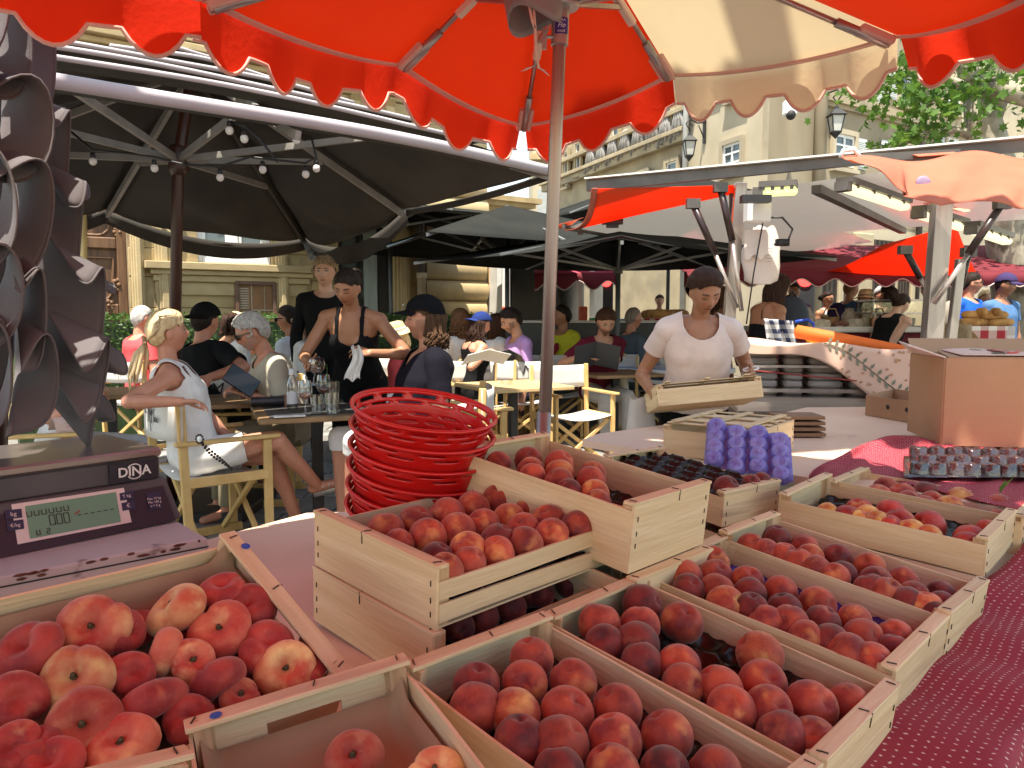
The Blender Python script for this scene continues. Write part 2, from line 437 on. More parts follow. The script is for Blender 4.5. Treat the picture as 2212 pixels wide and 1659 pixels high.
 if face and vox<.013:
  lc=np.array(lips or(skin[0]*.80,skin[1]*.48,skin[2]*.48))
  lip=H&(np.abs(x)<.023)&(np.abs(z+.064-.25*np.abs(x)*0)<.0085*(1-np.abs(x)/.04)); col[lip]=lc
  mo=H&(np.abs(x)<.022)&(np.abs(z+.064)<.0022); col[mo]=lc*.35
  br=H&(np.abs(x)>.012)&(np.abs(x)<.046)&(np.abs(z-.026+.10*np.abs(np.abs(x)-.030))<.0040); col[br]=np.array(brow)
  ex=(np.abs(x)-.031)/.0145
  if eyes_closed:
   ey=H&(np.abs(ex)<1)&(np.abs(z+.001+.003*(1-ex**2))<.0022); col[ey]=(.02,.012,.01)
   lid=H&(np.abs(ex)<1.1)&(np.abs(z-.005)<.006); col[lid]=np.array(skin)*.78
  else:
   ew=H&(ex**2+((z-.004)/.0058)**2<1); col[ew]=(.55,.50,.46)
   ei=H&((np.abs(x)-.031)**2+(z-.004)**2<.0052**2); col[ei]=(.035,.02,.012)
   lash=H&(np.abs(ex)<1.08)&(np.abs(z-.0095+.0035*ex**2)<.0020); col[lash]=(.03,.018,.014)
  ns=H&(((np.abs(x)-.008)/.004)**2+((z+.043)/.003)**2<1); col[ns]=np.array(skin)*.3
 ca=me.color_attributes.new("Col",'FLOAT_COLOR','POINT')
 ca.data.foreach_set("color",np.concatenate([col,np.ones((n,1))],1).ravel())
 Rw4=Rw.to_4x4(); me.transform(Rw4); me.name="body"; me.materials.append(skin_mat(skin))
 body=link("body",me,root,True)
 info.update(I=I,root=root,body=body,hc=wl(hc),Rh=Rw@Rh,Rt=Rw@Rt,hs=hs,neck=wl(neck),sh={k:wl(v)for k,v in sh.items()},wr=wr,wl=wl,pel=wl(pel),O=O,me=me,s=s,Ls=Ls,lw=lw)
 for cl in clothes:garment(info,cl[0],cl[1],cl[2]if len(cl)>2 else None,**(cl[3]if len(cl)>3 else{}))
 if hair:add_hair(info,**hair)
 return info
def region(info,name,mask,off,mat,fold=.006,fscale=9,smooth=4,thick=.003,extra=None,seed=0,label=None,parent=None):
 """a garment or hair cap: the masked skin lifted off the body, smoothed and folded"""
 me=info['me']; n=len(me.vertices)
 bm=bmesh.new(); bm.from_mesh(me); idx=bm.verts.layers.int.new("i"); bm.verts.ensure_lookup_table()
 for v in bm.verts:v[idx]=v.index
 bad=[v for v in bm.verts if not mask[v.index]]
 bmesh.ops.delete(bm,geom=bad,context='VERTS')
 if not bm.faces:bm.free(); return None
 bm.normal_update()
 offv=off if isinstance(off,np.ndarray)else None
 nl={}
 for v in bm.verts:
  o=offv[v[idx]]if offv is not None else off
  p=v.co
  f=noise.noise(V((p.x*fscale+seed,p.y*fscale,p.z*fscale*.55)))*fold+noise.noise(V((p.x*fscale*2.6,p.y*fscale*2.6+seed,p.z*fscale)))*fold*.5
  nl[v]=v.co+v.normal*(o+f)
 for v,p in nl.items():v.co=p
 for _ in range(smooth):bmesh.ops.smooth_vert(bm,verts=bm.verts,factor=.5,use_axis_x=True,use_axis_y=True,use_axis_z=True)
 for _ in range(6):
  nw={}
  for v in bm.verts:
   if v.is_boundary:
    q=[e.other_vert(v).co for e in v.link_edges if e.is_boundary]
    if len(q)==2:nw[v]=v.co*.5+(q[0]+q[1])*.25
  for v,p in nw.items():v.co=p
 if extra:extra(bm)
 m2=bpy.data.meshes.new(name); bm.to_mesh(m2); bm.free()
 m2.materials.clear(); m2.materials.append(mat)
 o=link(name,m2,parent or info['root'],True,solid=thick)
 if label:o['label']=label
 return o
def garment(info,kind,mat,name=None,**k):
 I=info['I']; b,t,tc=I['b'],I['t'],I['tc']; x,y,z=tc[:,0],tc[:,1],tc[:,2]
 T=(b=='torso'); front=y>-.01
 ua=(b=='uar')|(b=='ual'); fa=(b=='far')|(b=='fal'); th=(b=='thr')|(b=='thl'); sn=(b=='snr')|(b=='snl'); nk=b=='neck'; ft=(b=='ftr')|(b=='ftl')
 off=k.get('off',.010)
 if kind in('tee','vneck','shirt'):
  neckd=k.get('neck',.97); w=k.get('w',.075)
  m=(T&(z>k.get('hem',-.08)))|(ua&(t<k.get('sleeve',.6)))|((th)&(t<k.get('low',.12)))
  if k.get('long'):m|=fa&(t<k['long'])
  hole=(np.abs(x)<w)&(z>neckd)
  if kind=='vneck':hole|=front&(np.abs(x)<(z-k.get('v',.78))*.42)&(z>k.get('v',.78))
  else:hole|=front&(((x/(w+.01))**2+((z-1.04)/k.get('scoop',.12))**2)<1)
  m&=~hole
  if kind=='shirt':m|=nk&(t<.42)&~(front&(np.abs(x)<.02))
  return region(info,name or 'shirt',m,off+.006*np.clip(1-np.abs(z-.35)*1.6,0,1),mat,k.get('fold',.010),k.get('fs',8),14 if I['fem']else 7,seed=k.get('seed',0),label=k.get('label'))
 if kind=='tank':
  st=k.get('strap',.075); sw=k.get('sw',.022); sc=k.get('scoop',.80); bk=k.get('back',.84); arm=k.get('armz',.80)
  low=np.where(front,sc+.9*np.abs(x)*1.2,bk)
  m=T&(z>k.get('hem',-.1))&(z<low)&((z<arm)|(np.abs(x)<st+sw+.02))
  m|=(T|ua&(t<.05)|nk&(t<.1))&(z>=sc)&(np.abs(np.abs(x)-st)<sw)
  m|=T&(z>arm-.02)&(z<low)&(np.abs(x)<st+sw)
  if k.get('low'):m|=th&(t<k['low'])
  return region(info,name or 'tank_top',m,off,mat,k.get('fold',.006),9,4,seed=k.get('seed',1),label=k.get('label'))
 if kind=='trousers':
  m=(T&(z<k.get('waist',.10)))|(th&(t<k.get('len',1.1)))|(sn&(t<k.get('shin',.97)))
  if k.get('shorts'):m&=~sn; m&=~(th&(t>k['shorts']))
  return region(info,name or 'trousers',m,off,mat,k.get('fold',.008),7,4,seed=3)
 if kind=='skirt':
  m=(T&(z<k.get('waist',.12)))|(th&(t<k.get('len',.8)))
  return region(info,name or 'skirt',m,off,mat,.01,6,6,seed=4)
 if kind=='shoes':
  m=ft|(sn&(t>.96))
  return region(info,name or 'shoes',m,.007,mat,.001,9,2,thick=.004)
def scalp_mask(I,line=.055,back=-.075,side=.0,ear=True):
 """where hair grows; also how far inside the hairline each vertex lies"""
 x,y,z=I['hp'][:,0],I['hp'][:,1],I['hp'][:,2]; H=I['b']=='head'
 u=np.clip((y+.02)/.115,0,1)
 lim=np.where(y>-.02,side+(line-side)*u**.55-.020*np.clip(np.abs(x)/.07,0,1.2)**2*(u>.6),side+(back-side)*np.clip((-.02-y)/.06,0,1))
 m=H&(z>lim)
 if ear:m&=~((np.abs(x)>.079)&(np.abs(z+.004)<.034)&(np.abs(y+.008)<.022))
 return m,np.clip((z-lim)/.045,0,1)
def hair_mat(c,c2=None):
 k="hair_%.2f_%.2f_%.2f"%tuple(c)
 return pm(k,c,c2 or tuple(min(1,v*1.9)for v in c),scale=60,rough=.55,stretch=(1,1,.16),detail=3,bump=.5,bscale=150,lo=.3,hi=.75,spec=.12 if sum(c)<.2 else.3)
def add_hair(info,col,style='short',off=.014,line=.062,back=-.08,side=-.022,col2=None,length=.3,n=60,lockr=.011,tie=None,seed=0,curl=0,rough=.006,spread=1.0,part=True,hatted=False):
 I=info['I']; m,inn=scalp_mask(I,line,back,side); mat=hair_mat(col,col2)
 R,hc,hs=info['Rh'],info['hc'],info['hs']; rg=random.Random(seed+5)
 if style=='buzz':off=.004
 z=I['hp'][:,2]
 offv=off*(.2+.8*inn)*hs
 cap=region(info,'hair',m,offv,mat,rough,55,2,thick=.004,seed=seed)
 def hp(x,y,zz):return hc+R@(V((x,y,zz))*hs)
 if style in('bun','pony','long','curly','tuft'):
  M=MB()
  if style=='bun':
   c=hp(0,-.125,tie if tie is not None else.02); M.ell(c,(.042,.042,.042),None,14,10)
   for i in range(14):
    a=rg.uniform(0,2*PI); b2=rg.uniform(-.8,.8); ax=V((math.cos(a),math.sin(a),b2)).normalized(); x,y,zv=frame_z(ax)
    M.tube([c+(x*math.cos(k*.5)+y*math.sin(k*.5))*.042 for k in range(rg.randint(5,9))],[.009]*4+[.006]*5 if False else.008,5)
  elif style=='pony':
   kx=hp(*(tie or(0,-.115,-.03)))
   for i in range(n):
    a=rg.uniform(-1,1); b2=rg.uniform(.05,1)
    st=hp(.078*math.sin(a*1.7)*1.05,.075*math.cos(a*2.2)*b2-.04,.112*math.sqrt(max(.02,1-.75*a*a))*(.55+.45*b2)+.006)
    md=hp(.088*math.sin(a*1.5),-.085,.035*(1-abs(a))+.015)
    M.tube([st,st*.5+md*.5+(md-hc)*.10,md,kx],[lockr*.6,lockr,lockr,lockr*.8],5)
   dn=R@V((0,-.35,-.4)); dn=(dn.normalized()+V((0,0,-.9))).normalized()
   for i in range(16):
    j=V((rg.uniform(-1,1),rg.uniform(-1,1),rg.uniform(-.4,.4)))*.03*spread
    L=length*rg.uniform(.7,1.05)
    M.tube([kx,kx+dn*L*.3+j,kx+dn*L*.65+j*1.3+V((0,0,-.02)),kx+V((0,0,-L))*.25+dn*L*.72+j*1.1],[.008,.012,.009,.002],5)
  else:
   for i in range(n):
    a=rg.uniform(-1,1)*(1.15 if part else 1.0)*(.80 if hatted else 1)
    th=PI/2+PI+a*1.75
    cx,cy=math.cos(th),math.sin(th)
    st=hp(.06*cx,.055*cy-.012,.10+rg.uniform(-.01,.012))if not hatted else hp(.082*cx,.098*cy-.01,.035)
    sd=hp(.086*cx,.104*cy-.008,(.03 if not hatted else.0)+rg.uniform(-.02,.02)); vo=rg.uniform(0,.02)
    lo_=hp(.088*cx,.098*cy-.012,-.06)+V((rg.uniform(-1,1),rg.uniform(-1,1),0))*.010; out=(lo_-hc); out.z=0; out=out.normalized()
    L=length*rg.uniform(.7,1.05); pts=[st,st*.45+sd*.55+(st-hc)*.10,sd,lo_]
    k=7; w0=rg.uniform(0,6)
    for q in range(1,k+1):
     f=q/k
     wob=V((math.sin(w0+f*11),math.cos(w0*1.3+f*10),0))*.013*curl
     pts.append(lo_+V((0,0,-L*f))+out*(.012*math.sin(f*2)*spread)+wob+V((rg.uniform(-1,1),rg.uniform(-1,1),0))*.003)
    M.tube(pts,[lockr*.6,lockr,lockr*1.15,lockr*1.2]+[lockr*(1.15-.75*q/k)for q in range(1,k+1)],5)
  o=M.build('hair_locks',mat,info['root'],True)
 if style=='curly2' or style=='wavy':
  M=MB()
  for i in range(n):
   a=rg.uniform(0,2*PI); e=rg.uniform(-.15,1.35)
   p=V((.080*math.cos(e)*math.cos(a),.100*math.cos(e)*math.sin(a),.117*math.sin(e)))
   if p.y>.045 and p.z<line:continue
   if p.y>-.02 and p.z<-.0:continue
   q=hp(p.x*1.1,p.y*1.1,p.z*1.08); d=V((rg.uniform(-1,1),rg.uniform(-1,1),rg.uniform(-.6,.6))).normalized()
   nrm=(q-hc).normalized(); d=(d-nrm*d.dot(nrm)).normalized(); e2=nrm.cross(d)
   rr=rg.uniform(.010,.017)
   M.tube([q+d*rr*math.cos(u)*1.4+e2*rr*math.sin(u)+nrm*(.004+.004*math.sin(u*.5))for u in[k*.7 for k in range(7)]],lockr*.5,5)
  M.build('hair_locks',mat,info['root'],True)
 return cap
def cap_hat(info,col,brim=True,logo=None,front=1.0,name='cap',tilt=0,label=None):
 I=info['I']; x,y,z=I['hp'].T; m=(I['b']=='head')&(z>.038+(y-.0)*-.12*0+np.where(y<0,-.03,0)*np.clip(-y/.08,0,1))
 hat=region(info,name,m,.022*info['hs']*np.clip((z+.06)/.12,.6,1.1),col,.002,20,4,thick=.004,label=label)
 R,hc,hs=info['Rh'],info['hc'],info['hs']
 if brim:
  M=MB(); f=front
  def fn(u,v):
   a=(u-.5)*2.2; r=.098+.075*v*math.cos((u-.5)*2.3)
   return hc+R@(V((math.sin(a)*.088,f*(math.cos(a)*.100+.082*v*math.cos((u-.5)*2.6)+.004),.047-.022*v-.010*(abs(u-.5)*2)**2))*hs)
  M.grid(fn,12,5); M.build('brim',col,hat or info['root'],True,solid=.004)
 return hat
def straw_hat(info,mat,band,rad=.17,name='straw_hat'):
 R,hc,hs=info['Rh'],info['hc'],info['hs']; M=MB()
 prof=[(.001,.155),(.05,.153),(.080,.140),(.094,.10),(.100,.058),(.115,.050),(rad*.85,.040),(rad,.028)]
 M.ring([[hc+R@(V((r*math.cos(a),r*math.sin(a)*1.1-.008,hh-.012*math.cos(2*a)*(r>.11)))*hs)for a in[2*PI*j/28 for j in range(28)]]for r,hh in prof],True,False)
 o=M.build(name,mat,info['root'],True,solid=.003)
 M=MB(); M.ring([[hc+R@(V((r*math.cos(a),r*math.sin(a)*1.1-.008,hh))*hs)for a in[2*PI*j/28 for j in range(28)]]for r,hh in[(.1035,.060),(.0985,.085)]],True,False)
 M.build('hat_band',band,o,True,solid=.001)
 return o
def glasses(info,mat,name='sunglasses',up=0.0,lens=None,fwd=0.0):
 R,hc,hs=info['Rh'],info['hc'],info['hs']; M=MB()
 def hp(x,y,z):return hc+R@(V((x,y+fwd,z+up))*hs)
 for sx in(-1,1):
  c=hp(sx*.032,.098,.002)
  M.ring([[c+R@(V((a*math.cos(q)*1.0,.0+(.004*k)-abs(math.cos(q))*0.002,a*.78*math.sin(q)))*hs)for q in[2*PI*j/14 for j in range(14)]]for k,a in((-1,.024),(0,.025),(1,.024))])
  M.bar(hp(sx*.055,.096,.010),hp(sx*.083,.0,.012),.004*hs,.007*hs)
 M.bar(hp(-.010,.101,.008),hp(.010,.101,.008),.004,.005)
 return M.build(name,mat,info['root'])
 # ground
m_ground=pm("street_ground",(.14,.135,.13),(.175,.17,.16),scale=9,rough=.85,bump=.3,bscale=40)
m_slab=pm("paving_stone",(.17,.165,.155),(.25,.24,.225),scale=5,rough=.8,bump=.3,bscale=50,rand=.18,c3=(.12,.115,.11),s3=4,t3=.58)
ground=MB().box((0,150,-.06),(700,340,.1)).build('ground',m_ground); tag(ground,kind='structure')
sl_mb=MB(); sl_mb.ring([[(sx*a,sy*b,z)for sx,sy in((-1,-1),(1,-1),(1,1),(-1,1))]for a,b,z in((.296,.196,-.02),(.296,.196,.0),(.288,.188,.008))])
slab0=sl_mb.build('paving_slab',m_slab,ground); sl_me=slab0.data; sl_me.transform(Mx.Translation(WL[ground]))
first=True
for r in range(15):
 for c in range(11):
  x=-3.3+c*.605+(.3 if r%2 else 0)+rng.uniform(-.003,.003); y=4.4+r*.405
  o=slab0 if first else slab0.copy()
  if not first:COL.objects.link(o)
  first=False
  o.location=V((x,y,rng.uniform(-.002,.002)+.003))-WL[ground]; o.rotation_euler=(rng.uniform(-.004,.004),rng.uniform(-.004,.004),0)
  # stone building on the left
m_stone=pm("limestone",(.45,.34,.175),(.34,.25,.12),scale=2.2,rough=.85,bump=.35,bscale=30,rand=.10,c3=(.27,.20,.11),s3=1.6,t3=.6)
m_stone2=pm("limestone_pale",(.48,.37,.20),(.38,.285,.15),scale=3,rough=.85,bump=.25,bscale=40,rand=.08)
m_core=pm("mortar_core",(.34,.26,.16),(.28,.21,.13),rough=.9)
m_oak=pm("old_oak",(.17,.085,.038),(.095,.045,.02),scale=5,rough=.6,stretch=(5,5,.6),bump=.3,bscale=40)
m_white=pm("white_paint",(.78,.78,.76),(.70,.70,.68),scale=5,rough=.45)
m_pane=pm("window_glass",(.055,.075,.095),(.09,.11,.12),scale=1.2,rough=.05,spec=.8)
m_dark=pm("dark_interior",(.012,.011,.010),(.022,.020,.018),rough=.7)
m_iron=pm("black_iron",(.012,.012,.013),(.02,.02,.02),rough=.5)
LBO,LBA,LBN=V((-3.01,10.0,0)),V((.817,.576,0)).normalized(),V((.576,-.817,0)).normalized()
def Lp(t,z,o=0):return LBO+LBA*t+LBN*o+V((0,0,z))
def Lpx(px,py,o=0):
 p=hit(px,py,LBO+LBN*o,LBN); return(p-LBO).dot(LBA),p.z
LROT=Mx((LBA,-LBN,V((0,0,1)))).transposed()
def Lbox(M,t0,t1,z0,z1,o0,o1):return M.box(Lp((t0+t1)/2,(z0+z1)/2,(o0+o1)/2),(abs(t1-t0),abs(o1-o0),abs(z1-z0)),LROT)
lb=thing('stone_building','old honey coloured stone townhouse with carved wooden door behind the dining tables','building',Lp(-1,0))
TL,TR=-4.6,Lpx(1046,600)[0]
tD0,tD1=Lpx(150,600)[0],Lpx(279,600)[0]; zD=3.0
tW0,zW0=Lpx(429,566); tW1,_=Lpx(588,566); zW1=3.25
tS0,zS1=Lpx(731,505); tS1,_=Lpx(842,505)
opens=[(tD0-.05,tD1,0,zD),(tW0,tW1,zW0,zW1),(tS0,tS1,0,2.75)]
M=MB(); Lbox(M,TL,TR-.04,0,9.0,-4,-.45); Lbox(M,TL,TR-.04,3.86,9.0,-.45,-.062)
edges=sorted(opens); tcur=TL
for(a,b,c,d)in edges:
 if a>tcur:Lbox(M,tcur,a,0,3.86,-.45,-.062)
 if c>0:Lbox(M,a,b,0,c,-.45,-.062)
 Lbox(M,a,b,d,3.86,-.45,-.062); tcur=b
Lbox(M,tcur,TR-.04,0,3.86,-.45,-.062); M.build('wall',m_core,lb)
def stone(t0,t1,z0,z1,o0=-.06,o1=0.0,mat=None,ch=.006):
 g=.003; jit=rng.uniform(-.004,.004)
 c=Lp((t0+t1)/2,(z0+z1)/2,0); M=MB(); a,b=(t1-t0)/2-g,(z1-z0)/2-g
 M.ring([[c+LBA*(sx*aa)+LBN*o+V((0,0,sz*bb))for sx,sz in((-1,-1),(1,-1),(1,1),(-1,1))]for aa,bb,o in((a,b,o0),(a,b,o1-ch+jit),(a-ch,b-ch,o1+jit))])
 return M.build('stone',mat or m_stone,lb)
zz=0.0; row=0
while zz<3.86:
 h=.36 if row%2==0 else.33; z1=min(zz+h,3.86); t=TL-(row%3)*.27
 while t<Lpx(918,600)[0]:
  ln=rng.uniform(.62,.98); segs=[(max(t,TL),min(t+ln,Lpx(918,600)[0]))]
  for(a,b,c,d)in opens:
   if z1-.05>c and zz+.05<d:
    ns=[]
    for(p,q)in segs:
     if q<=a or p>=b:ns.append((p,q)); continue
     if p<a:ns.append((p,a))
     if q>b:ns.append((b,q))
    segs=ns
  for(p,q)in segs:
   if q-p>.07 and(Lp(q,1).x/Lp(q,1).y>-.70):stone(p,q,zz,z1)
  t+=ln
 zz=z1; row+=1
tq0=Lpx(916,600)[0]; zq=0; k=0
while zq<3.8:
 h=.30; M=MB(); L=TR-tq0+(.03 if k%2 else 0)
 prof=[(-.06,.005),(.02,.005),(.055,.035),(.085,.075),(.09,.15),(.085,.225),(.055,.265),(.02,.295),(-.06,.295)]
 M.ring([[Lp(tq0+u,zq+z,o+e*0)for o,z in prof]for u,e in((0,0),(L*.5,0),(L,0))]); M.build('stone',m_stone2,lb,True,auto=50)
 zq+=h; k+=1
for z0,z1,o,nm in((3.86,3.98,.05,'moulding'),(3.98,4.20,.02,'frieze'),(4.20,4.26,.07,'moulding'),(4.26,4.33,.13,'moulding'),(4.33,4.42,.22,'moulding')):
 M=MB(); Lbox(M,TL,TR+o,z0,z1-.002,-.06,o); M.build(nm,m_stone2,lb,bevel=.012)
for k in range(int((TR-TL)/.5)):
 t=TL+.2+k*.5; M=MB()
 M.ring([[Lp(t+s_*.06,z,o)for z,o in((3.99,.02),(3.99,.06),(4.04,.12),(4.12,.08),(4.19,.17),(4.19,.02))]for s_ in(-1,1)]); M.build('corbel',m_stone2,lb)
zz=4.42; row=0
while zz<6.6:
 t=TL-(row%2)*.4
 while t<TR:
  q=min(t+rng.uniform(.7,1.1),TR); stone(max(t,TL),q,zz,zz+.40)
  t=q
 zz+=.40; row+=1
M=MB()
for k in range(26):
 u=k/25; t=Lpx(95,110)[0]+u*1.35; z=4.98-.22*math.sin(PI*u)
 M.ell(Lp(t,z+rng.uniform(-.02,.02),.03),(.05,.04,.05),None,7,5)
 if k%3==0:M.ell(Lp(t,z-.09,.02),(.04,.03,.07),None,6,5)
M.build('garland',m_stone2,lb,True)
tp,zp=Lpx(408,150)
M=MB(); Lbox(M,tp-.22,tp+.22,4.43,5.6,0,.16); Lbox(M,tp-.27,tp+.27,4.43,4.55,0,.22); Lbox(M,tp-.26,tp+.26,5.0,5.06,0,.21); M.build('pedestal',m_stone2,lb,bevel=.01)
def pilaster(px0,px1,z1=3.85):
 t0,t1=Lpx(px0,600)[0],Lpx(px1,600)[0]; M=MB(); w=t1-t0
 Lbox(M,t0,t1,0,z1,0,.05); Lbox(M,t0+w*.14,t1-w*.14,.5,z1-.3,.05,.08); Lbox(M,t0+w*.3,t1-w*.3,.55,z1-.35,.08,.10)
 Lbox(M,t0-.05,t1+.05,0,.45,0,.12); Lbox(M,t0-.03,t1+.03,.45,.5,0,.1)
 return M.build('pilaster',m_stone2,lb,bevel=.008)
pilaster(283,312); pilaster(335,372); pilaster(594,622); pilaster(848,884)
M=MB(); tt,zt=Lpx(352,480)
for k in range(9):
 a=k*.8; M.ell(Lp(tt+.05*math.cos(a),2.45+k*.05,.12),(.045,.03,.04),None,6,5)
M.tube([Lp(tt+.06*math.cos(a*.9),2.2+a*.06,.12)for a in range(8)],.018,6)
M.build('carving',m_stone2,lb,True)
zs=zW0
for z0,z1,a,o in((zs-.10,zs-.01,.62,.16),(zs-.16,zs-.10,.55,.11),(zs-.24,zs-.16,.52,.07),(zs-.40,zs-.24,.50,.03)):
 M=MB(); Lbox(M,tW0-a,tW1+a*.9,z0,z1-.002,0,o); M.build('window_sill',m_stone2,lb,bevel=.008)
win=thing('window',None,None,Lp((tW0+tW1)/2,zs)); win.parent=lb; win.location=Lp((tW0+tW1)/2,zs)-WL[lb]
M=MB(); f=.06
for t0,t1,z0,z1 in((tW0,tW0+f,zs,zW1),(tW1-f,tW1,zs,zW1),(tW0+f,tW1-f,zs,zs+f),(tW0+f,tW1-f,zW1-f,zW1),((tW0+tW1)/2-.05,(tW0+tW1)/2+.05,zs+f,zW1-f)):Lbox(M,t0,t1,z0,z1,-.14,-.07)
for a,b in((tW0+f,(tW0+tW1)/2-.05),((tW0+tW1)/2+.05,tW1-f)):
 for t0,t1,z0,z1 in((a,a+.05,zs+f,zW1-f),(b-.05,b,zs+f,zW1-f),(a+.05,b-.05,zs+f,zs+f+.07),(a+.05,b-.05,zs+.75,zs+.79)):Lbox(M,t0,t1,z0,z1,-.12,-.085)
M.build('frame',m_white,win,bevel=.006)
for a,b in((tW0+f,(tW0+tW1)/2-.05),((tW0+tW1)/2+.05,tW1-f)):
 M=MB(); Lbox(M,a,b,zs+f,zW1-f,-.13,-.105); M.build('pane',m_pane,win)
M=MB(); Lbox(M,tW0,tW1,zs,zW1,-.4,-.15); M.build('room_behind',m_dark,win)
door=thing('door',None,None,Lp((tD0+tD1)/2,0)); door.parent=lb; door.location=Lp((tD0+tD1)/2,0)-WL[lb]
M=MB(); Lbox(M,tD0,tD1,0,zD,-.22,-.16); M.build('door_leaf',m_oak,door)
w=tD1-tD0
for a,b in((tD0,tD0+.12),(tD1-.10,tD1)):
 M=MB(); Lbox(M,a,b,0,zD,-.16,-.10); M.build('stile',m_oak,door,bevel=.01)
for z0,z1 in((0,.2),(1.05,1.2),(1.30,1.42),(2.05,2.18),(2.62,2.75)):
 M=MB(); Lbox(M,tD0+.12,tD1-.10,z0,z1,-.16,-.11); M.build('rail',m_oak,door,bevel=.012)
def rosette(t,z,r):
 M=MB(); c=Lp(t,z,-.13)
 for k in range(8):
  a=k*PI/4; M.ell(c+LBA*(r*.6*math.cos(a))+V((0,0,r*.6*math.sin(a))),(r*.35,r*.35,r*.35),None,7,5)
 M.ell(c+LBN*.02,(r*.3,)*3,None,8,6); M.build('rosette',m_oak,door,True)
rosette(*Lpx(227,452),.09); rosette(*Lpx(205,452),.09); rosette(*Lpx(262,500),.08); rosette(*Lpx(260,615),.09); rosette(*Lpx(238,660),.08)
M=MB()
for cz,z0 in((1.45,1.45),(2.2,2.2)):
 p=[(tD0+.16,z0),(tD1-.30,z0)]+[(tD1-.30+.14*math.sin(a),z0+.14-.14*math.cos(a))for a in[k*PI/10 for k in range(1,6)]]+[(tD1-.14,z0+.5),(tD0+.16,z0+.5)]
 M.tube([Lp(t,z,-.15)for t,z in p+p[:1]],.018,6)
M.build('panel_moulding',m_oak,door,True)
tb0,zb1=Lpx(504,607); tb1,_=Lpx(592,607); zb0=1.05
mc=thing('menu_board','wooden framed notice case with brown pages on the stone wall below the window','notice case',Lp((tb0+tb1)/2,zb0,.03))
M=MB()
for t0,t1,z0,z1 in((tb0,tb0+.045,zb0,zb1),(tb1-.045,tb1,zb0,zb1),(tb0+.045,tb1-.045,zb1-.045,zb1),(tb0+.045,tb1-.045,zb0,zb0+.045)):Lbox(M,t0,t1,z0,z1,.03,.08)
M.build('frame',pm('case_wood',(.16,.085,.05),(.10,.055,.035),scale=6,stretch=(1,1,3)),mc,bevel=.004)
M=MB(); Lbox(M,tb0+.02,tb1-.02,zb0+.02,zb1-.02,.012,.035); M.build('back_panel',pm('case_back',(.26,.13,.05),(.20,.10,.045),scale=5),mc)
M=MB()
for q in range(9):Lbox(M,tb0+.06,tb0+.06+(tb1-tb0)*.22,zb1-.10-q*.03,zb1-.085-q*.03,.037,.041)
for(a,b,c,d)in((.40,.42,.05,.95),(.72,.73,.05,.95),(.42,.98,.45,.47)):Lbox(M,tb0+(tb1-tb0)*a,tb0+(tb1-tb0)*b,zb0+(zb1-zb0)*c,zb0+(zb1-zb0)*d,.037,.042)
M.build('page',pm('case_page',(.45,.42,.32),(.36,.30,.22),scale=20),mc)
sw=thing('shop_window',None,None,Lp((tS0+tS1)/2,0)); sw.parent=lb; sw.location=Lp((tS0+tS1)/2,0)-WL[lb]
M=MB()
for t0,t1 in((tS0,tS0+.07),(tS0+.28,tS0+.33),(tS1-.14,tS1)):Lbox(M,t0,t1,0,2.75,-.12,-.06)
Lbox(M,tS0+.07,tS1-.14,2.68,2.75,-.12,-.06); M.build('frame',m_iron,sw)
M=MB(); Lbox(M,tS0,tS1,0,2.7,-.11,-.10); M.build('pane',pm('shop_glass',(.10,.12,.12),(.16,.18,.17),scale=1.0,rough=.03,spec=1.0,c3=(.03,.028,.025),s3=1.3,t3=.5),sw)
M=MB(); Lbox(M,tS1-.36,tS1-.16,.9,2.55,-.095,-.085); M.build('curtain',pm('shop_curtain',(.42,.48,.45),(.34,.40,.38),scale=6,stretch=(4,4,.5)),sw)  # pale strip paints a reflection onto the shop glass
tdp=Lpx(903,600)[0]; zsp=Lpx(903,590)[1]
dp=thing('downpipe','rain pipe, dark above and cream below, beside the rounded corner stones','drainpipe',Lp(tdp,0,.10))
M=MB(); M.tube([Lp(tdp,zsp,.10),Lp(tdp,3.8,.10)],.05,10); M.build('upper_pipe',pm('pipe_lead',(.14,.12,.11),(.10,.09,.085)),dp,True)
M=MB(); M.tube([Lp(tdp,0,.10),Lp(tdp,zsp-.08,.10),Lp(tdp,zsp-.08,.10),Lp(tdp,zsp,.10)],[.062,.062,.075,.075],12); M.build('lower_pipe',pm('pipe_cream',(.58,.50,.38),(.52,.44,.32)),dp,True)
fb=thing('distant_townhouse','distant ochre stone house with a cornice beyond the corner of the left street','building',(-1.2,22,0))
def Fbox(M,t0,t1,z0,z1,o0,o1):
 b0=V((-1.75,18.0,0)); return M.box(b0+LBA*((t0+t1)/2)+LBN*((o0+o1)/2)+V((0,0,(z0+z1)/2)),(t1-t0,abs(o1-o0),z1-z0),LROT)
M=MB(); Fbox(M,0,2.6,0,3.9,-4,0); M.build('wall',m_stone,fb)
M=MB(); Fbox(M,-.1,2.75,3.9,4.0,-4,.15); Fbox(M,-.1,2.85,4.0,4.12,-4,.28); M.build('cornice',m_stone2,fb)
M=MB()
for k in range(3):Fbox(M,.35+k*.75,.75+k*.75,2.2,3.4,-.1,.012)
M.build('window',m_pane,fb)
ch=thing('chimney_stack','row of small pink chimney pots far off against the blue sky','chimney',W(1075,470,60))
for k in range(5):
 p=W(1058+k*9,462,60); M=MB(); M.box(p+V((0,0,-2+.2*(k%2))),(.24,.5,5.2+.5*(k%3))); M.build('chimney_pot',pm('chimney_brick',(.45,.26,.20),(.38,.22,.17)),ch)
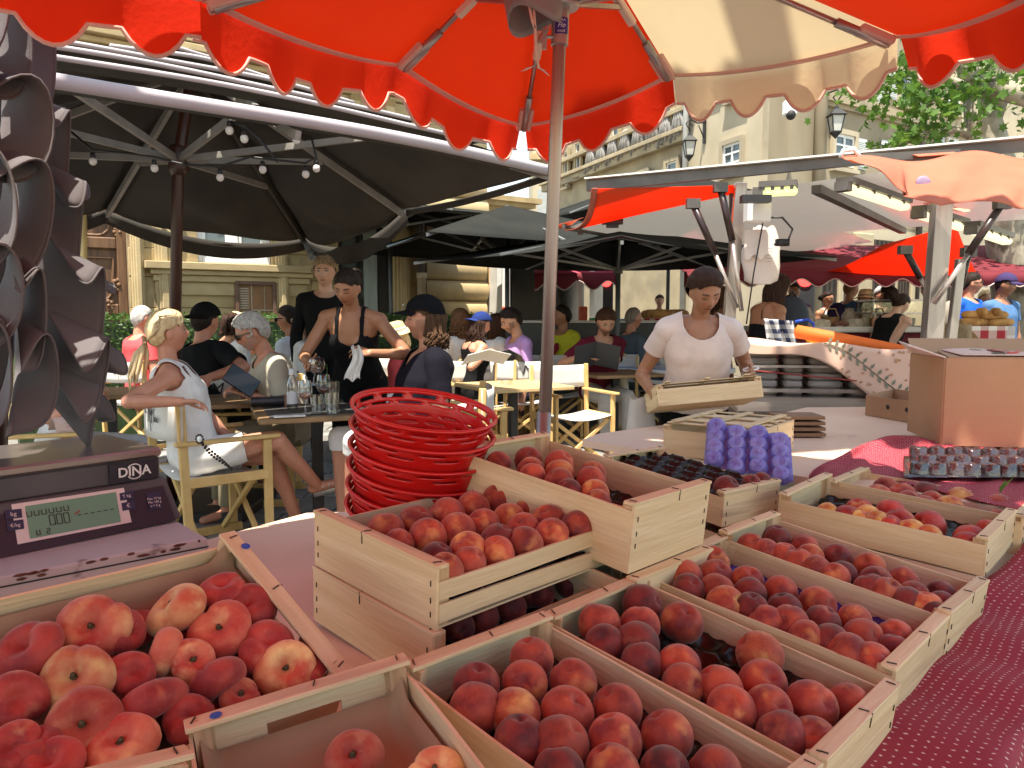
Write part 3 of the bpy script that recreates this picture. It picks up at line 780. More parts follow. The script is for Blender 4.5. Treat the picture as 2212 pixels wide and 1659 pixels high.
 # corner building on the right
m_plast=pm("cream_plaster",(.48,.41,.29),(.41,.35,.245),scale=1.2,rough=.9,bump=.15,c3=(.33,.28,.20),s3=.5,t3=.56)
m_plast2=pm("stained_plaster",(.33,.275,.185),(.25,.205,.135),scale=1.4,rough=.9,bump=.15,stretch=(1,1,.35),c3=(.22,.18,.12),s3=.9,t3=.55)  # darker, vertically streaked tone of the plaster
m_rst=pm("weathered_stone",(.40,.33,.21),(.30,.245,.155),scale=1.6,rough=.9,bump=.3,c3=(.27,.23,.16),s3=1.2,t3=.56)
RC=V((5.3,15.2,0)); RA,RB_=V((-.358,.934,0)).normalized(),V((.824,.566,0)).normalized()
RAN,RBN=V((-.934,-.358,0)).normalized(),V((.566,-.824,0)).normalized()
rb=thing('corner_building','tall cream plastered corner house with stained pilaster and shuttered windows behind the market stalls','building',RC)
RAR=Mx((RA,-RAN,V((0,0,1)))).transposed(); RBR=Mx((RB_,-RBN,V((0,0,1)))).transposed()
def fa(face):
 A,N,R=(RA,RAN,RAR)if face=='a' else(RB_,RBN,RBR)
 def P(t,z,o=0):return RC+A*t+N*o+V((0,0,z))
 def X(px,py,o=0):
  p=hit(px,py,RC+N*o,N); return(p-RC).dot(A),p.z
 def B(M,t0,t1,z0,z1,o0,o1):return M.box(P((t0+t1)/2,(z0+z1)/2,(o0+o1)/2),(abs(t1-t0),abs(o1-o0),abs(z1-z0)),R)
 return P,X,B
Pa,Xa,Ba=fa('a'); Pb,Xb,Bb=fa('b')
tA=abs(Xa(1487,330)[0]); 
M=MB(); M.ring([[RC+V((0,0,z)),RC+RB_*16+V((0,0,z)),RC+RB_*16-RBN*9+V((0,0,z)),RC+RA*tA-RAN*9+V((0,0,z)),RC+RA*tA+V((0,0,z))]for z in(0,12)]); M.build('wall',m_plast,rb)
M=MB(); Bb(M,.9,5.6,3.2,9,0,.012); M.build('stained_wall',m_plast2,rb)
M=MB(); Bb(M,-.05,.75,0,12,.0,.05); Ba(M,-.05,.55,0,12,.0,.05); M.build('corner_pilaster',m_plast2,rb)
M=MB(); M.tube([Pb(.78,0,.12),Pb(.78,12,.12)],.13,12); M.build('round_column',m_plast2,rb,True)
M=MB(); z_=Xb(1823,222)[1]; Bb(M,1.0,9,z_-.08,z_+.08,.012,.16); Bb(M,1.0,9,z_-.16,z_-.08,.012,.09); M.build('string_course',m_rst,rb)
M=MB(); Ba(M,.7,tA,z_+.3,z_+.42,0,.05); Ba(M,.8,2.2,z_-2.0,z_+.2,0,.02); M.build('plaster_band',m_plast,rb)
def rwin(P,X,B,px0,py0,px1,py1,par,shutter=0,arch=False,deep=.16,mull=True):
 pm_=(px0+px1)/2; z1=X(pm_,py0)[1]; z0=X(pm_,py1)[1]; t0=X(px0,(py0+py1)/2)[0]; t1=X(px1,(py0+py1)/2)[0]
 if t1<t0:t0,t1=t1,t0
 w=thing('window',None,None,P((t0+t1)/2,z0)); w.parent=par; w.location=P((t0+t1)/2,z0)-WL[par]
 M=MB(); B(M,t0,t1,z0,z1,.014,.020); M.build('reveal',m_dark,w)
 M=MB(); B(M,t0+.03,t1-.03,z0+.03,z1-.03,.021,.026); M.build('pane',m_pane,w)
 M=MB(); f=(t1-t0)*.09
 B(M,t0,t0+f,z0,z1,.021,.05); B(M,t1-f,t1,z0,z1,.021,.05); B(M,t0+f,t1-f,z0,z0+f,.021,.05); B(M,t0+f,t1-f,z1-f,z1,.021,.05)
 if mull:
  B(M,(t0+t1)/2-f/2,(t0+t1)/2+f/2,z0+f,z1-f,.026,.048)
  for k in(1,2):B(M,t0+f,t1-f,z0+(z1-z0)*k/3-.02,z0+(z1-z0)*k/3+.02,.027,.046)
 M.build('frame',m_white,w)
 M=MB(); s_=.10; B(M,t0-s_,t0,z0-.05,z1+s_,.013,.09); B(M,t1,t1+s_,z0-.05,z1+s_,.013,.09); B(M,t0,t1,z1,z1+s_,.013,.09); B(M,t0-s_,t1+s_,z0-.13,z0-.05,.013,.14); M.build('surround',m_rst if par!=rb else m_plast,w)
 for sd in([-1,1]if shutter==2 else[shutter]if shutter else[]):
  M=MB(); a=t0-.12 if sd<0 else t1+.12; sw_=(t1-t0)*.5
  e0,e1=(a-sw_,a)if sd<0 else(a,a+sw_)
  B(M,e0,e1,z0,z1,.03,.05)
  for q in range(14):B(M,e0+.03,e1-.03,z0+.05+(z1-z0-.1)*q/14,z0+.05+(z1-z0-.1)*(q+.6)/14,.05,.068)
  M.build('shutter',pm('shutter_paint',(.60,.62,.60),(.52,.55,.54),rough=.6),w)
rwin(Pa,Xa,Ba,1604,310,1566,372,rb)
rwin(Pa,Xa,Ba,1620,120,1580,205,rb)
rwin(Pb,Xb,Bb,1798,292,1840,360,rb,shutter=1); rwin(Pb,Xb,Bb,1925,312,1962,365,rb,shutter=-1)
rwin(Pb,Xb,Bb,1845,150,1880,215,rb,shutter=1); rwin(Pb,Xb,Bb,1940,165,1975,225,rb,shutter=2); rwin(Pb,Xb,Bb,2040,300,2078,375,rb,shutter=2); rwin(Pb,Xb,Bb,2035,175,2070,240,rb)
for k,(a,b)in enumerate(((1705,1735),(1748,1800),(1812,1830),(1880,1925),(1938,1956),(2040,2075))):
 t0,t1=Xb(a,640)[0],Xb(b,640)[0]; w=thing('shop_opening',None,None,Pb((t0+t1)/2,0)); w.parent=rb; w.location=Pb((t0+t1)/2,0)-WL[rb]
 M=MB(); Bb(M,t0,t1,0,2.9,.014,.03); M.build('dark_doorway',m_dark,w)
 M=MB()
 n=max(3,int((t1-t0)/.14))
 for q in range(n+1):
  t=t0+(t1-t0)*q/n; Bb(M,t-.02,t+.02,0,2.9,.032,.07)
 M.build('bars',pm('dark_wood',(.05,.035,.025),(.03,.022,.016)),w)
M=MB()
for a,b in((1690,1704),(1736,1747),(1801,1811),(1835,1872),(1957,1990)):
 t0,t1=Xb(a,640)[0],Xb(b,640)[0]; Bb(M,t0,t1,0,3.0,.014,.13)
M.build('pier',m_rst,rb,bevel=.02)
cp=W(1708,232,14.6); wc=thing('security_camera','white wall camera high on the corner pilaster of the cream house','camera',cp)
M=MB(); M.box(cp+V((0,.05,0)),(.22,.2,.26)); M.build('housing',m_white,wc,bevel=.02)
M=MB(); M.ell(cp+V((0,-.02,-.14)),(.09,.09,.09)); M.build('dome',m_dark,wc,True)
of=thing('carved_facade_house','weathered stone house with sculpted drapery and arched windows left of the cream house','building',Pa(tA+4,0))
M=MB(); M.ring([[Pa(t,z,o)for t,o in((tA,-.06),(11.7,-.06),(11.7,-8),(tA,-8))]for z in(0,13)]); M.build('wall',m_rst,of)
t5,_=Xa(1212,400)
def line_z(px,py):return Xa(px,py)[1]
for z0,z1,o in((Xa(1479,296)[1]-.1,Xa(1479,296)[1]+.1,.14),(Xa(1479,296)[1]+.1,Xa(1479,296)[1]+.2,.22),(Xa(1479,243)[1],Xa(1479,243)[1]+.12,.18)):
 M=MB(); Ba(M,tA,11.75,z0,z1-.003,-.06,o); M.build('moulding',m_rst,of,bevel=.01)
zc0,zc1=Xa(1479,243)[1],Xa(1479,200)[1]
k=0; t=tA+.2
while t<10.7:
 for q in range(9):
  z0=Xa(1479,243)[1]+.14+q*.42
  M=MB(); Ba(M,t+.01,t+1.0,z0+.01,z0+.40,-.06,-.005-.012*rng.random()); M.build('stone',m_rst,of)
 t+=1.02
m_drape=pm('grey_carving',(.30,.28,.26),(.20,.19,.18),scale=6,rough=.9,c3=(.10,.095,.09),s3=5)
for k,(px,py)in enumerate(((1468,262),(1440,275),(1412,280),(1380,292),(1352,305),(1325,318),(1300,330),(1278,338))):
 tt,zz=Xa(px,py,.08); c=Pa(tt,zz,.10); M=MB()
 for q in range(4):
  dx=(q-1.5)*.10; M.tube([c+RA*(dx*.4)+V((0,0,.28)),c+RA*dx+V((0,0,.05)),c+RA*(dx*1.9)+RAN*.05+V((0,0,-.30-.05*q))],[.05,.08,.05],6)
 M.build('carved_drapery',m_drape,of,True)
for px0,py0,px1,py1 in((1300,300,1285,350),(1333,285,1317,338)):pass
for(a,b,c,d)in((1502,175,1488,225),(1412,250,1397,300),(1454,215,1440,262),(1340,268,1327,330),(1318,282,1306,338),(1288,300,1277,360),(1257,310,1248,380),(1230,330,1222,400),(1466,350,1444,410),(1402,375,1384,420)):
 rwin(Pa,Xa,Ba,a,b,c,d,of,mull=False)
fb2=thing('pale_apartment_house','narrow pale house with grey shutters beside the strip of sky above the umbrellas','building',W(1165,600,34))
P0=W(1150,600,34); M=MB(); M.box((P0.x+1.6,38,5.5),(3.2,8,11)); M.build('wall',m_plast,fb2)
M=MB(); M.box((P0.x+1.6,33.9,8.0),(3.4,.3,.25)); M.box((P0.x+1.6,33.9,4.4),(3.3,.3,.2)); M.build('cornice',m_stone2,fb2)
for k in range(4):
 M=MB(); M.box((P0.x+.55+(k%2)*1.4,33.97,5.8+(k//2)*3.4),(.7,.1,1.7)); M.build('shutter',pm('grey_shutter',(.40,.42,.42),(.34,.36,.36)),fb2)
yh=thing('yellow_house','warm yellow plaster house behind the plane tree, mostly hidden by its leaves','building',Pb(16.1,0,1))
M=MB(); Bb(M,10.2,22,0,12,-5,.35); M.build('wall',pm('yellow_plaster',(.68,.46,.16),(.60,.40,.14),scale=1.5),yh)
M=MB(); Bb(M,12.2,13.4,3.6,5.6,.3,.37); M.build('window',m_pane,yh)
def lantern(label,px,py,ppx,ppy,P,X,N,A):
 K=.62; t1,z1=X(ppx,ppy); tl,zl=X(px,py,.5); base=P(t1,z1,.03); c=P(tl,zl,.5)
 r=thing('wall_lantern',label,'street lamp',base,'black wall lanterns')
 M=MB(); M.box(base,(.07,.05,.50),Mx((A,-N,V((0,0,1)))).transposed()); M.build('wall_plate',m_iron,r)
 top=c+V((0,0,.62*K)); M=MB(); h_=(top-base); h_.z=0; h_=h_.normalized()
 M.tube([base+V((0,0,.20)),base*.5+top*.5+V((0,0,.16)),top+V((0,0,.22)),top+h_*.12+V((0,0,.10)),top+V((0,0,-.02)),top-h_*.09+V((0,0,.10)),top+V((0,0,.14))],.016,6)
 M.tube([base+V((0,0,-.15)),base*.6+top*.4+V((0,0,.12))],.014,6); M.build('bracket',m_iron,r,True)
 def q4(a,z):return[c+V((sx*a,sy*a,z))*K for sx,sy in((-1,-1),(1,-1),(1,1),(-1,1))]
 M=MB()
 for sx,sy in((-1,-1),(1,-1),(1,1),(-1,1)):M.bar(c+V((sx*.12,sy*.12,-.28))*K,c+V((sx*.19,sy*.19,.18))*K,.018,.018)
 M.ring([q4(a,z)for a,z in((.23,.18),(.24,.21),(.10,.38),(.06,.40),(.05,.47),(.01,.50))])
 M.ring([q4(a,z)for a,z in((.14,-.28),(.14,-.31),(.03,-.46),(.01,-.50))])
 M.tube([c+V((0,0,.47))*K,top],.010,5); M.build('cage',m_iron,r)
 M=MB(); M.ring([q4(a,z)for a,z in((.115,-.27),(.18,.175))]); M.build('glass',pm('lantern_glass',(.55,.55,.50),(.48,.48,.45),rough=.25),r)
lantern('black wall lantern on a scrolled bracket nearest the carved stone house',1489,318,1524,285,Pa,Xa,RAN,RA)
lantern('black wall lantern on a scrolled bracket beside the stained corner pilaster',1806,264,1763,222,Pb,Xb,RBN,RB_)
M=MB(); M.tube([Pa(tA-.06,0,.12),Pa(tA-.06,12,.12)],.07,8); tag(M.build('drainpipe',pm('zinc',(.36,.36,.34),(.30,.30,.29),rough=.5),None,True),'grey zinc rain pipe between the cream house and the carved stone house','drainpipe')
M=MB(); tq=Xb(1984,280)[0]; M.tube([Pb(tq,0,.12),Pb(tq,12,.12)],.07,8); tag(M.build('drainpipe',pm('brown_pipe',(.07,.05,.04),(.05,.04,.03),rough=.5),None,True),'dark brown rain pipe on the right face of the cream house','drainpipe')
# plane tree, and an unseen second one added for shade
m_bark=pm('plane_bark',(.36,.33,.25),(.20,.18,.13),scale=5,rough=.9,bump=.4,c3=(.10,.085,.06),s3=4,t3=.55)
m_leaf=pm('plane_leaves',(.035,.085,.012),(.07,.14,.022),scale=1.6,rough=.55,trl=.25,trc=(.16,.30,.035),spec=.25)
tree=thing('plane_tree','plane tree with mottled grey trunk and light green leaves right of the cream house','tree',(W(2200,650,10.5).x,10.5,0))
tx=lambda px,py,y=10.5:W(px,py,y)
M=MB(); b0=tx(2215,650); b0.z=0
M.tube([b0,tx(2210,650),tx(2180,480),tx(2140,345),tx(2125,270),tx(2112,190)],[.42,.36,.30,.27,.22,.18],12); M.build('trunk',m_bark,tree,True)
for pts,r in(([tx(2125,270),tx(2150,215),tx(2160,150),tx(2150,60)],(.20,.16,.13,.08)),([tx(2112,190),tx(2090,150),tx(2060,80)],(.17,.13,.09)),([tx(2112,195),tx(2165,190,10.2),tx(2240,215,9.9)],(.17,.15,.12)),([tx(2125,300),tx(2060,280),tx(1990,295,10.2),tx(1920,318,10)],(.08,.05,.035,.015)),([tx(2112,200),tx(2040,170),tx(1960,160),tx(1900,175)],(.09,.06,.04,.02)),([tx(2100,180),tx(2020,210),tx(1980,240)],(.06,.04,.02))):
 M=MB(); M.tube(pts,list(r),8); M.build('limb',m_bark,tree,True)
M=MB(); rg=random.Random(4)
def leafc(c,n,sp):
 for _ in range(n):
  p=c+V((rg.gauss(0,sp),rg.gauss(0,sp),rg.gauss(0,sp*.75))); s_=rg.uniform(.035,.078)
  ax=V((rg.gauss(0,1),rg.gauss(0,1),rg.gauss(0,1)-.6)).normalized(); x,y,z=frame_z(ax)
  q=[(0,-1),(.35,-.45),(1,-.4),(.6,.1),(.75,.8),(.2,.6),(0,1.15),(-.2,.6),(-.75,.8),(-.6,.1),(-1,-.4),(-.35,-.45)]
  M.add([p+x*(a*s_)+y*(b*s_)+z*(.15*s_*abs(a))for a,b in q],[tuple(range(12))])
for px,py,n,sp in((1935,318,26,.15),(1905,322,16,.12),(1965,300,40,.2),(2000,285,50,.22),(2030,255,60,.28),(2045,220,60,.28),(1985,205,60,.25),(2000,180,60,.3),(1880,190,45,.2),(1850,175,40,.2),(1900,165,40,.22),(1960,160,50,.25),(2060,180,60,.3),(2190,262,26,.22),(2200,170,80,.35),(2160,165,50,.25),(2205,322,20,.16),(2090,150,60,.3),(2050,130,60,.3),(1880,240,14,.10),(1870,262,8,.07),(2050,100,90,.5),(2180,90,120,.5),(1960,110,90,.45),(2120,30,120,.5)):
 leafc(tx(px,py,10.2+rg.uniform(-.5,.5)),n,sp)
M.build('crown',m_leaf,tree)
shade_tree=thing('plane_tree','plane tree standing behind the photographer, its crown spreading high over the fruit stall','tree',(-2.6,-3.2,0))  # out of view, added only to throw shade on the stall table
M=MB(); M.tube([(-2.6,-3.2,0),(-2.55,-3.1,1.6),(-2.4,-2.7,3.4),(-2.1,-2.2,4.6)],[.34,.28,.25,.22],12); M.build('trunk',m_bark,shade_tree,True)
for pts in([(-2.1,-2.2,4.6),(-.8,-.2,5.6),(.6,1.5,6.3),(1.7,2.6,6.6)],[(-2.1,-2.2,4.6),(-2.6,-.5,6.0),(-2.7,1.0,7.0)],[(-.8,-.2,5.6),(1.2,.6,6.4),(2.6,1.6,6.9)]):
 M=MB(); M.tube([V(p)for p in pts],[.17,.12,.08,.04][:len(pts)],8); M.build('limb',m_bark,shade_tree,True)
M=MB(); rg=random.Random(12)
def leafbig(c,n,sx,sy,sz):
 for _ in range(n):
  p=V(c)+V((rg.gauss(0,sx),rg.gauss(0,sy),rg.gauss(0,sz))); s_=rg.uniform(.09,.17); x,y,z=frame_z(V((rg.gauss(0,.6),rg.gauss(0,.6),1)))
  q=[(0,-1),(1,-.4),(.6,.1),(.75,.8),(0,1.15),(-.75,.8),(-.6,.1),(-1,-.4)]
  M.add([p+x*(a*s_)+y*(b*s_)+z*(.15*s_*abs(a))for a,b in q],[tuple(range(8))])
kx,ky=-sun_to.x/sun_to.z,-sun_to.y/sun_to.z
for _ in range(1700):  # each leaf placed so its shadow lands on the table
 X=rg.uniform(.35,3.6); Y=rg.uniform(2.75,4.75); z=rg.uniform(5.7,6.9)
 if(X-.28)*.55+(Y-3.49)*.83<.10+rg.gauss(0,.03)or(X>1.15 and Y<3.12):continue
 leafbig((X-kx*(z-.77),Y-ky*(z-.77),z),1,.01,.01,.01)
leafbig((-2.6,.9,6.8),160,.4,.4,.3)
M.build('crown',m_leaf,shade_tree)
# clipped hedge below the façade
hd=thing('box_hedge','clipped green box hedge running along the foot of the stone house','hedge',Lp(-1,0,.9))
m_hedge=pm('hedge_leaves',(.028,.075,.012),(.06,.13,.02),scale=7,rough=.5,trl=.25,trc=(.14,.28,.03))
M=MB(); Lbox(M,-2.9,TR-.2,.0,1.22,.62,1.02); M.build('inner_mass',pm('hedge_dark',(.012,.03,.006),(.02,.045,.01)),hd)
M=MB(); rg=random.Random(9)
for _ in range(9500):
 t=rg.uniform(-2.95,TR-.15); f=rg.random()
 if f<.62:o,z=1.03+rg.gauss(0,.025),rg.uniform(.55,1.30)
 elif f<.95:o,z=rg.uniform(.6,1.04),1.27+rg.gauss(0,.025)
 else:o,z=rg.uniform(.6,1.04),rg.uniform(.6,1.3); t=TR-.17
 p=Lp(t,z,o); x,y,n=frame_z(V((rg.gauss(0,1),rg.gauss(0,1)-.6,rg.gauss(0,1)+.5))); s_=rg.uniform(.014,.026)
 M.add([p-x*s_,p-y*s_*.55,p+x*s_,p+y*s_*.55],[(0,1,2,3)])
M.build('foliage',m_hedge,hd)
# red and cream market parasols
m_red=pm('red_canvas',(.84,.034,.005),(.78,.028,.004),scale=3,rough=.8,bump=.08,bscale=60,trl=.095,trc=(.90,.050,.006),spec=.2)
m_cream=pm('cream_canvas',(.82,.66,.40),(.78,.60,.35),scale=3,rough=.8,bump=.08,bscale=60,trl=.24,trc=(.92,.76,.46),spec=.2,c3=(.70,.50,.30),s3=2.5,t3=.62)
m_tape=pm('pink_tape',(.84,.58,.50),(.78,.52,.44),scale=9,rough=.7,trl=.3)
m_alu=pm('aluminium',(.40,.35,.32),(.30,.26,.24),scale=3,rough=.34,metal=.75,stretch=(6,6,.5),bump=.03)
m_galv=pm('galvanised',(.42,.40,.38),(.32,.30,.29),scale=9,rough=.4,metal=.7)
m_pock=pm('pocket_leather',(.78,.62,.50),(.70,.54,.42),scale=9,rough=.7)
def market_parasol(label,hub,tips,zap,colors,pole_to,pole_r=.019):
 """hub: lower ring on the pole, tips: rib ends round the eave, one canopy panel and valance per side"""
 r=thing('market_parasol',label,'parasol',(pole_to.x,pole_to.y,0)); NT=len(tips)
 ap=V((hub.x,hub.y,zap))
 for k in range(NT):
  a,b=tips[k],tips[(k+1)%NT]; mat=m_red if colors[k]=='r' else m_cream
  M=MB(); M.grid(lambda s,t:ap.lerp(a.lerp(b,s),t)-V((0,0,.035*4*s*(1-s)*t*(1-.2*t))),8,10)
  pn=M.build('canopy_panel',mat,r,True)
  M=MB(); out=(b-a).cross(V((0,0,1))).normalized(); L=(b-a).length; ns=max(2,round(L/.20))
  if out.dot(a-V((hub.x,hub.y,a.z)))<0:out=-out
  def dp_(s):
   x=(s*ns)%1.0
   q=max(0,math.sin(PI*max(0,min(1,(x-.18)/.64))))**.7
   return.088+.056*q
  vg=lambda s,t:a.lerp(b,s)-V((0,0,.035*4*s*(1-s)*.8))-V((0,0,dp_(s)*t))+out*(.012+.018*math.sin(s*9+k)*t+.02*t)
  M.grid(vg,72,4); M.build('valance',mat,pn,True)
  M=MB(); M.tube([vg(i/72,1.0)for i in range(73)],.0055,5); M.build('valance_binding',m_tape,pn,True)
  M=MB(); M.ring([[a.lerp(b,s)-V((0,0,.035*4*s*(1-s)*.8))+out*.0+V((0,0,dz))-out*w for dz,w in((-.004,.0),(-.004,.024),(-.010,.024),(-.010,.0))]for s in[i/12 for i in range(13)]]); M.build('edge_tape',m_tape,pn)
 low=V((hub.x,hub.y,hub.z))
 for k in range(NT):
  tp=tips[k]; d=(tp-ap).normalized(); off=V((0,0,-.035)); M=MB()
  M.tube([ap+off+d*.05,tp+off-d*.02],.0085,6); rb_=M.build('rib',m_alu,r,True)
  M=MB(); x,y,z=frame_z(d); e=tp-d*.03+V((0,0,-.028)); M.bar(e-d*.09,e+d*.015,.055,.022); M.build('tip_pocket',m_tape,rb_,bevel=.004)
  M=MB(); M.tube([tp+off-d*.19,tp+off-d*.03],.014,8); M.build('rib_end',m_galv,rb_,True)
  md=ap.lerp(tp,.52)+off; M=MB(); M.bar(low,md,.014,.014); M.build('stretcher',m_alu,rb_)
  M=MB(); M.bar(md-d*.06+V((0,0,-.006)),md+d*.06+V((0,0,-.006)),.026,.024); M.build('joint',m_pock,rb_,bevel=.004)
 top=V((hub.x,hub.y,zap-.03)); M=MB(); M.tube([pole_to,low.lerp(pole_to,.06),top],pole_r,16); M.build('pole',m_alu,r,True)
 M=MB(); M.lathe([(.02,-.014),(.05,-.013),(.054,0),(.05,.013),(.02,.014)],low,20); M.build('hub',m_galv,r,True,auto=40)
 d=(pole_to-low).normalized(); M=MB(); M.tube([low+d*.01,low+d*.115,low+d*.115,low+d*.118],[pole_r+.006,pole_r+.006,pole_r+.004,pole_r],16); sl=M.build('sleeve',m_galv,r,True,auto=40)
 M=MB(); M.tube([low+d*.095+V((-.02,-.01,0)),low+d*.095+V((-.04,-.012,0))],.005,6); M.bar(low+d*.075+V((-.043,-.013,0)),low+d*.13+V((-.043,-.013,0)),.010,.014); M.build('clamp_knob',m_galv,sl)
 return r,low,d,ap,tips,sl
PY=2.3
hubp=W(1212,8,PY); botp=W(1175,945,PY); pole_dir=(botp-hubp).normalized(); pole_g=hubp+pole_dir*(hubp.z/-pole_dir.z)
tipsP=[G(1130,270,2.03),G(1450,160,2.12),G(1937,76,2.10),V((1.25,1.86,2.06)),V((1.18,1.1,2.10)),V((1.0,-.5,2.14)),V((-.5,-.75,2.12)),V((-2.3,.2,2.10)),V((-1.75,1.2,2.08)),G(435,-5,2.065),G(860,138,2.09)]
P1=market_parasol('big red and cream market parasol with scalloped edge on a metal pole above the peaches',hubp,tipsP,2.48,'rcrrrrrrrrr',pole_g)
r1,low1,d1_,ap1,tips1,sl1=P1
tips1=[tips1[1],tips1[1],tips1[1],tips1[0]]
M=MB(); M.tube([W(1175,890,PY),pole_g],.022,16); M.build('lower_pole',m_galv,r1,True)
x,y=V((1,0,0)),V((0,0,1)); c=low1+d1_*.068+V((.002,-.0265,0))
M=MB(); M.grid(lambda s,t:low1+d1_*(.045+.045*(1-t))+V((math.sin((s-.4)*1.6)*.026,-math.cos((s-.4)*1.6)*.026,0)),8,2); stk=M.build('sticker',pm('sticker_blue',(.05,.03,.22),(.045,.025,.20),rough=.4),sl1)
text_obj('sticker_lettering','PARA',.010,m_white,c+V((0,-.001,.014)),x,y,sl1)
text_obj('sticker_lettering','Flo',.018,m_white,c+V((0,-.001,0)),x,y,sl1,shear=.3)
text_obj('sticker_lettering','MADE',.008,m_white,c+V((0,-.001,-.016)),x,y,sl1)
M=MB(); c0=W(1155,8,PY); M.grid(lambda s,t:c0+V((math.cos(s*2*PI)*.10*(1-.25*t),math.sin(s*2*PI)*.09,.07-.12*t+.02*math.sin(s*12.6))),22,6,True); M.build('storm_flap',pm('grey_vinyl',(.30,.27,.25),(.24,.21,.20),rough=.5),r1,True,solid=.003)
M=MB(); M.tube([W(1152,5,2.22),W(1156,60,2.22),W(1157,110,2.22),W(1164,148,2.22)],.004,5); M.tube([W(1142,5,2.22),W(1150,45,2.22),W(1156,62,2.22)],.004,5); M.build('cord',m_pock,r1,True)
tq=ap1.lerp(tips1[3],.62)+V((0,0,-.04)); M=MB(); M.tube([tq,tq+V((-.03,-.01,-.015)),tq+V((-.05,0,-.02))],[.002,.004,.001],5); M.tube([tq,tq+V((.03,-.01,-.02)),tq+V((.05,0,-.035))],[.002,.004,.001],5); M.build('tie',m_white,r1,True)
# dark parasols of the terrace
m_char=pm('charcoal_canvas',(.066,.059,.052),(.050,.045,.040),scale=2.5,rough=.85,bump=.12,bscale=25,spec=.2)
m_slat=pm('louvre_canvas',(.42,.39,.41),(.36,.33,.35),scale=3,rough=.75,bump=.06)  # lighter canvas tone, sunlight painted into the louvre hems
m_pale=pm('pale_rib',(.27,.255,.23),(.21,.20,.18),scale=8,rough=.5)
m_mahog=pm('brown_pole',(.055,.018,.010),(.035,.012,.007),scale=6,rough=.35,stretch=(3,3,.4))
e_,q_=V((.747,.665,0)),V((-.665,.747,0)); N0=V((-1.17,3.67,2.20))+e_*.2; HW,DP=1.70,3.3
CZ=N0+q_*(DP/2)+V((.10,.05,0)); pc=V((CZ.x,CZ.y,0)); apz=2.92
lp=thing('louvred_parasol','large charcoal terrace parasol with stepped open louvres and a dark brown pole','parasol',pc)
def roofpt(s,inn,dz=0):
 return N0+e_*(s*HW)+q_*(inn*DP/2)+V((0,0,(apz-2.2)*inn+dz))
for i in range(6):
 i0=i*.172; hw=1-i0*1.02; M=MB()
 def fn(s,t):
  ss=(s*2-1); p=roofpt(ss*hw,i0+.15*t,.0); p.z=roofpt(0,i0).z+.05*(i>0)+.012*t-.05*(1-abs(ss))**2*0+.03*math.cos(ss*PI*.5)
  return p+V((0,0,.006*math.sin(ss*4+i*2)))
 M.grid(fn,24,3); f=lambda s:fn(s,0)
 o=M.build('louvre',m_char,lp,True,solid=.006)
 M=MB(); M.tube([fn(k/24,0)+V((0,0,-.006))for k in range(25)],.013 if i else.032,8); M.build('louvre_hem',m_slat,o,True)
apx=pc+V((0,0,apz)); Rr=N0+e_*HW; Ll=N0-e_*HW; Fr=Rr+q_*DP; Fl=Ll+q_*DP
Fr.z=2.02; Fl.z=2.05; mR=(Rr+Fr)/2+V((0,0,.02)); mF=(Fr+Fl)/2+V((0,0,.1)); mL=(Ll+Fl)/2
for a,b,sg in((Rr,mR,.03),(mR,Fr,.17),(Fr,mF,.13),(mF,Fl,.16),(Fl,mL,.12),(mL,Ll,.1)):
 M=MB()
 def fn(s,t):
  p=apx.lerp(a.lerp(b,s),t); sg2=sg*4*s*(1-s); return p-V((0,0,sg2*t*t+.055*math.sin(t*15+s*5)*s*(1-s)*4*(1 if sg>.1 else.3)))
 M.grid(fn,14,22); o=M.build('canopy_panel',m_char,lp,True,solid=.003)
 M=MB(); M.grid(lambda s,t:a.lerp(b,s)-V((0,0,sg*4*s*(1-s)))-V((0,0,t*(.03 if sg<.05 else.09+sg*.3*math.sin(PI*s))))+(a.lerp(b,s)-apx).normalized()*(.02+.03*t),14,3); M.build('drop_flap',m_char,o,True,solid=.003)
pb0=W(378,690,pc.y); pb0=pb0+(W(385,300,pc.y)-pb0)*(-pb0.z/(W(385,300,pc.y).z-pb0.z)); hz=W(385,345,pc.y)
for k,tpt in enumerate((Rr,mR,Fr,mF,Fl,mL,Ll,N0)):
 M=MB(); M.bar(apx+V((0,0,-.07)),tpt+V((0,0,-.05)),.028,.045); rbb=M.build('rib',m_pale if k not in(2,5)else m_char,lp)
 M=MB(); M.bar(hz,apx.lerp(tpt,.56)+V((0,0,-.09)),.026,.040); M.build('stretcher',m_pale,rbb)
e=Fr; M=MB(); M.tube([e+V((0,-.05,-.02)),e+V((.06,-.06,-.14))],[.02,.035],8); M.ell(e+V((.075,-.06,-.17)),(.035,.035,.05)); M.build('rib_foot',pm('grey_plastic',(.16,.18,.20),(.12,.14,.15),rough=.4),lp,True)
M=MB(); M.tube([pb0,hz,V((pc.x,pc.y,apz-.05))],.036,14); M.build('pole',m_mahog,lp,True)
M=MB(); M.tube([hz+V((0,0,-.10)),hz+V((0,0,-.06)),hz+V((0,0,.06)),hz+V((0,0,.09))],[.045,.062,.062,.045],14); M.build('hub',m_mahog,lp,True)
M=MB(); M.box((pc.x,pc.y,.04),(.7,.7,.07)); M.build('base',m_iron,lp,bevel=.01)
sl=thing('string_lights','string of small white bulbs hanging under the charcoal louvred parasol','string lights',W(480,340,4.6))
wire=[(150,288),(200,330),(280,338),(333,345),(400,362),(475,365),(540,345),(567,348),(600,352),(660,358),(683,345),(672,300)]
M=MB(); M.tube([W(x,y-6,4.6)for x,y in wire],.007,5); M.tube([W(x,y,4.3)for x,y in((495,262),(527,272),(560,300),(600,350))],.007,5); M.build('cable',m_iron,sl,True)
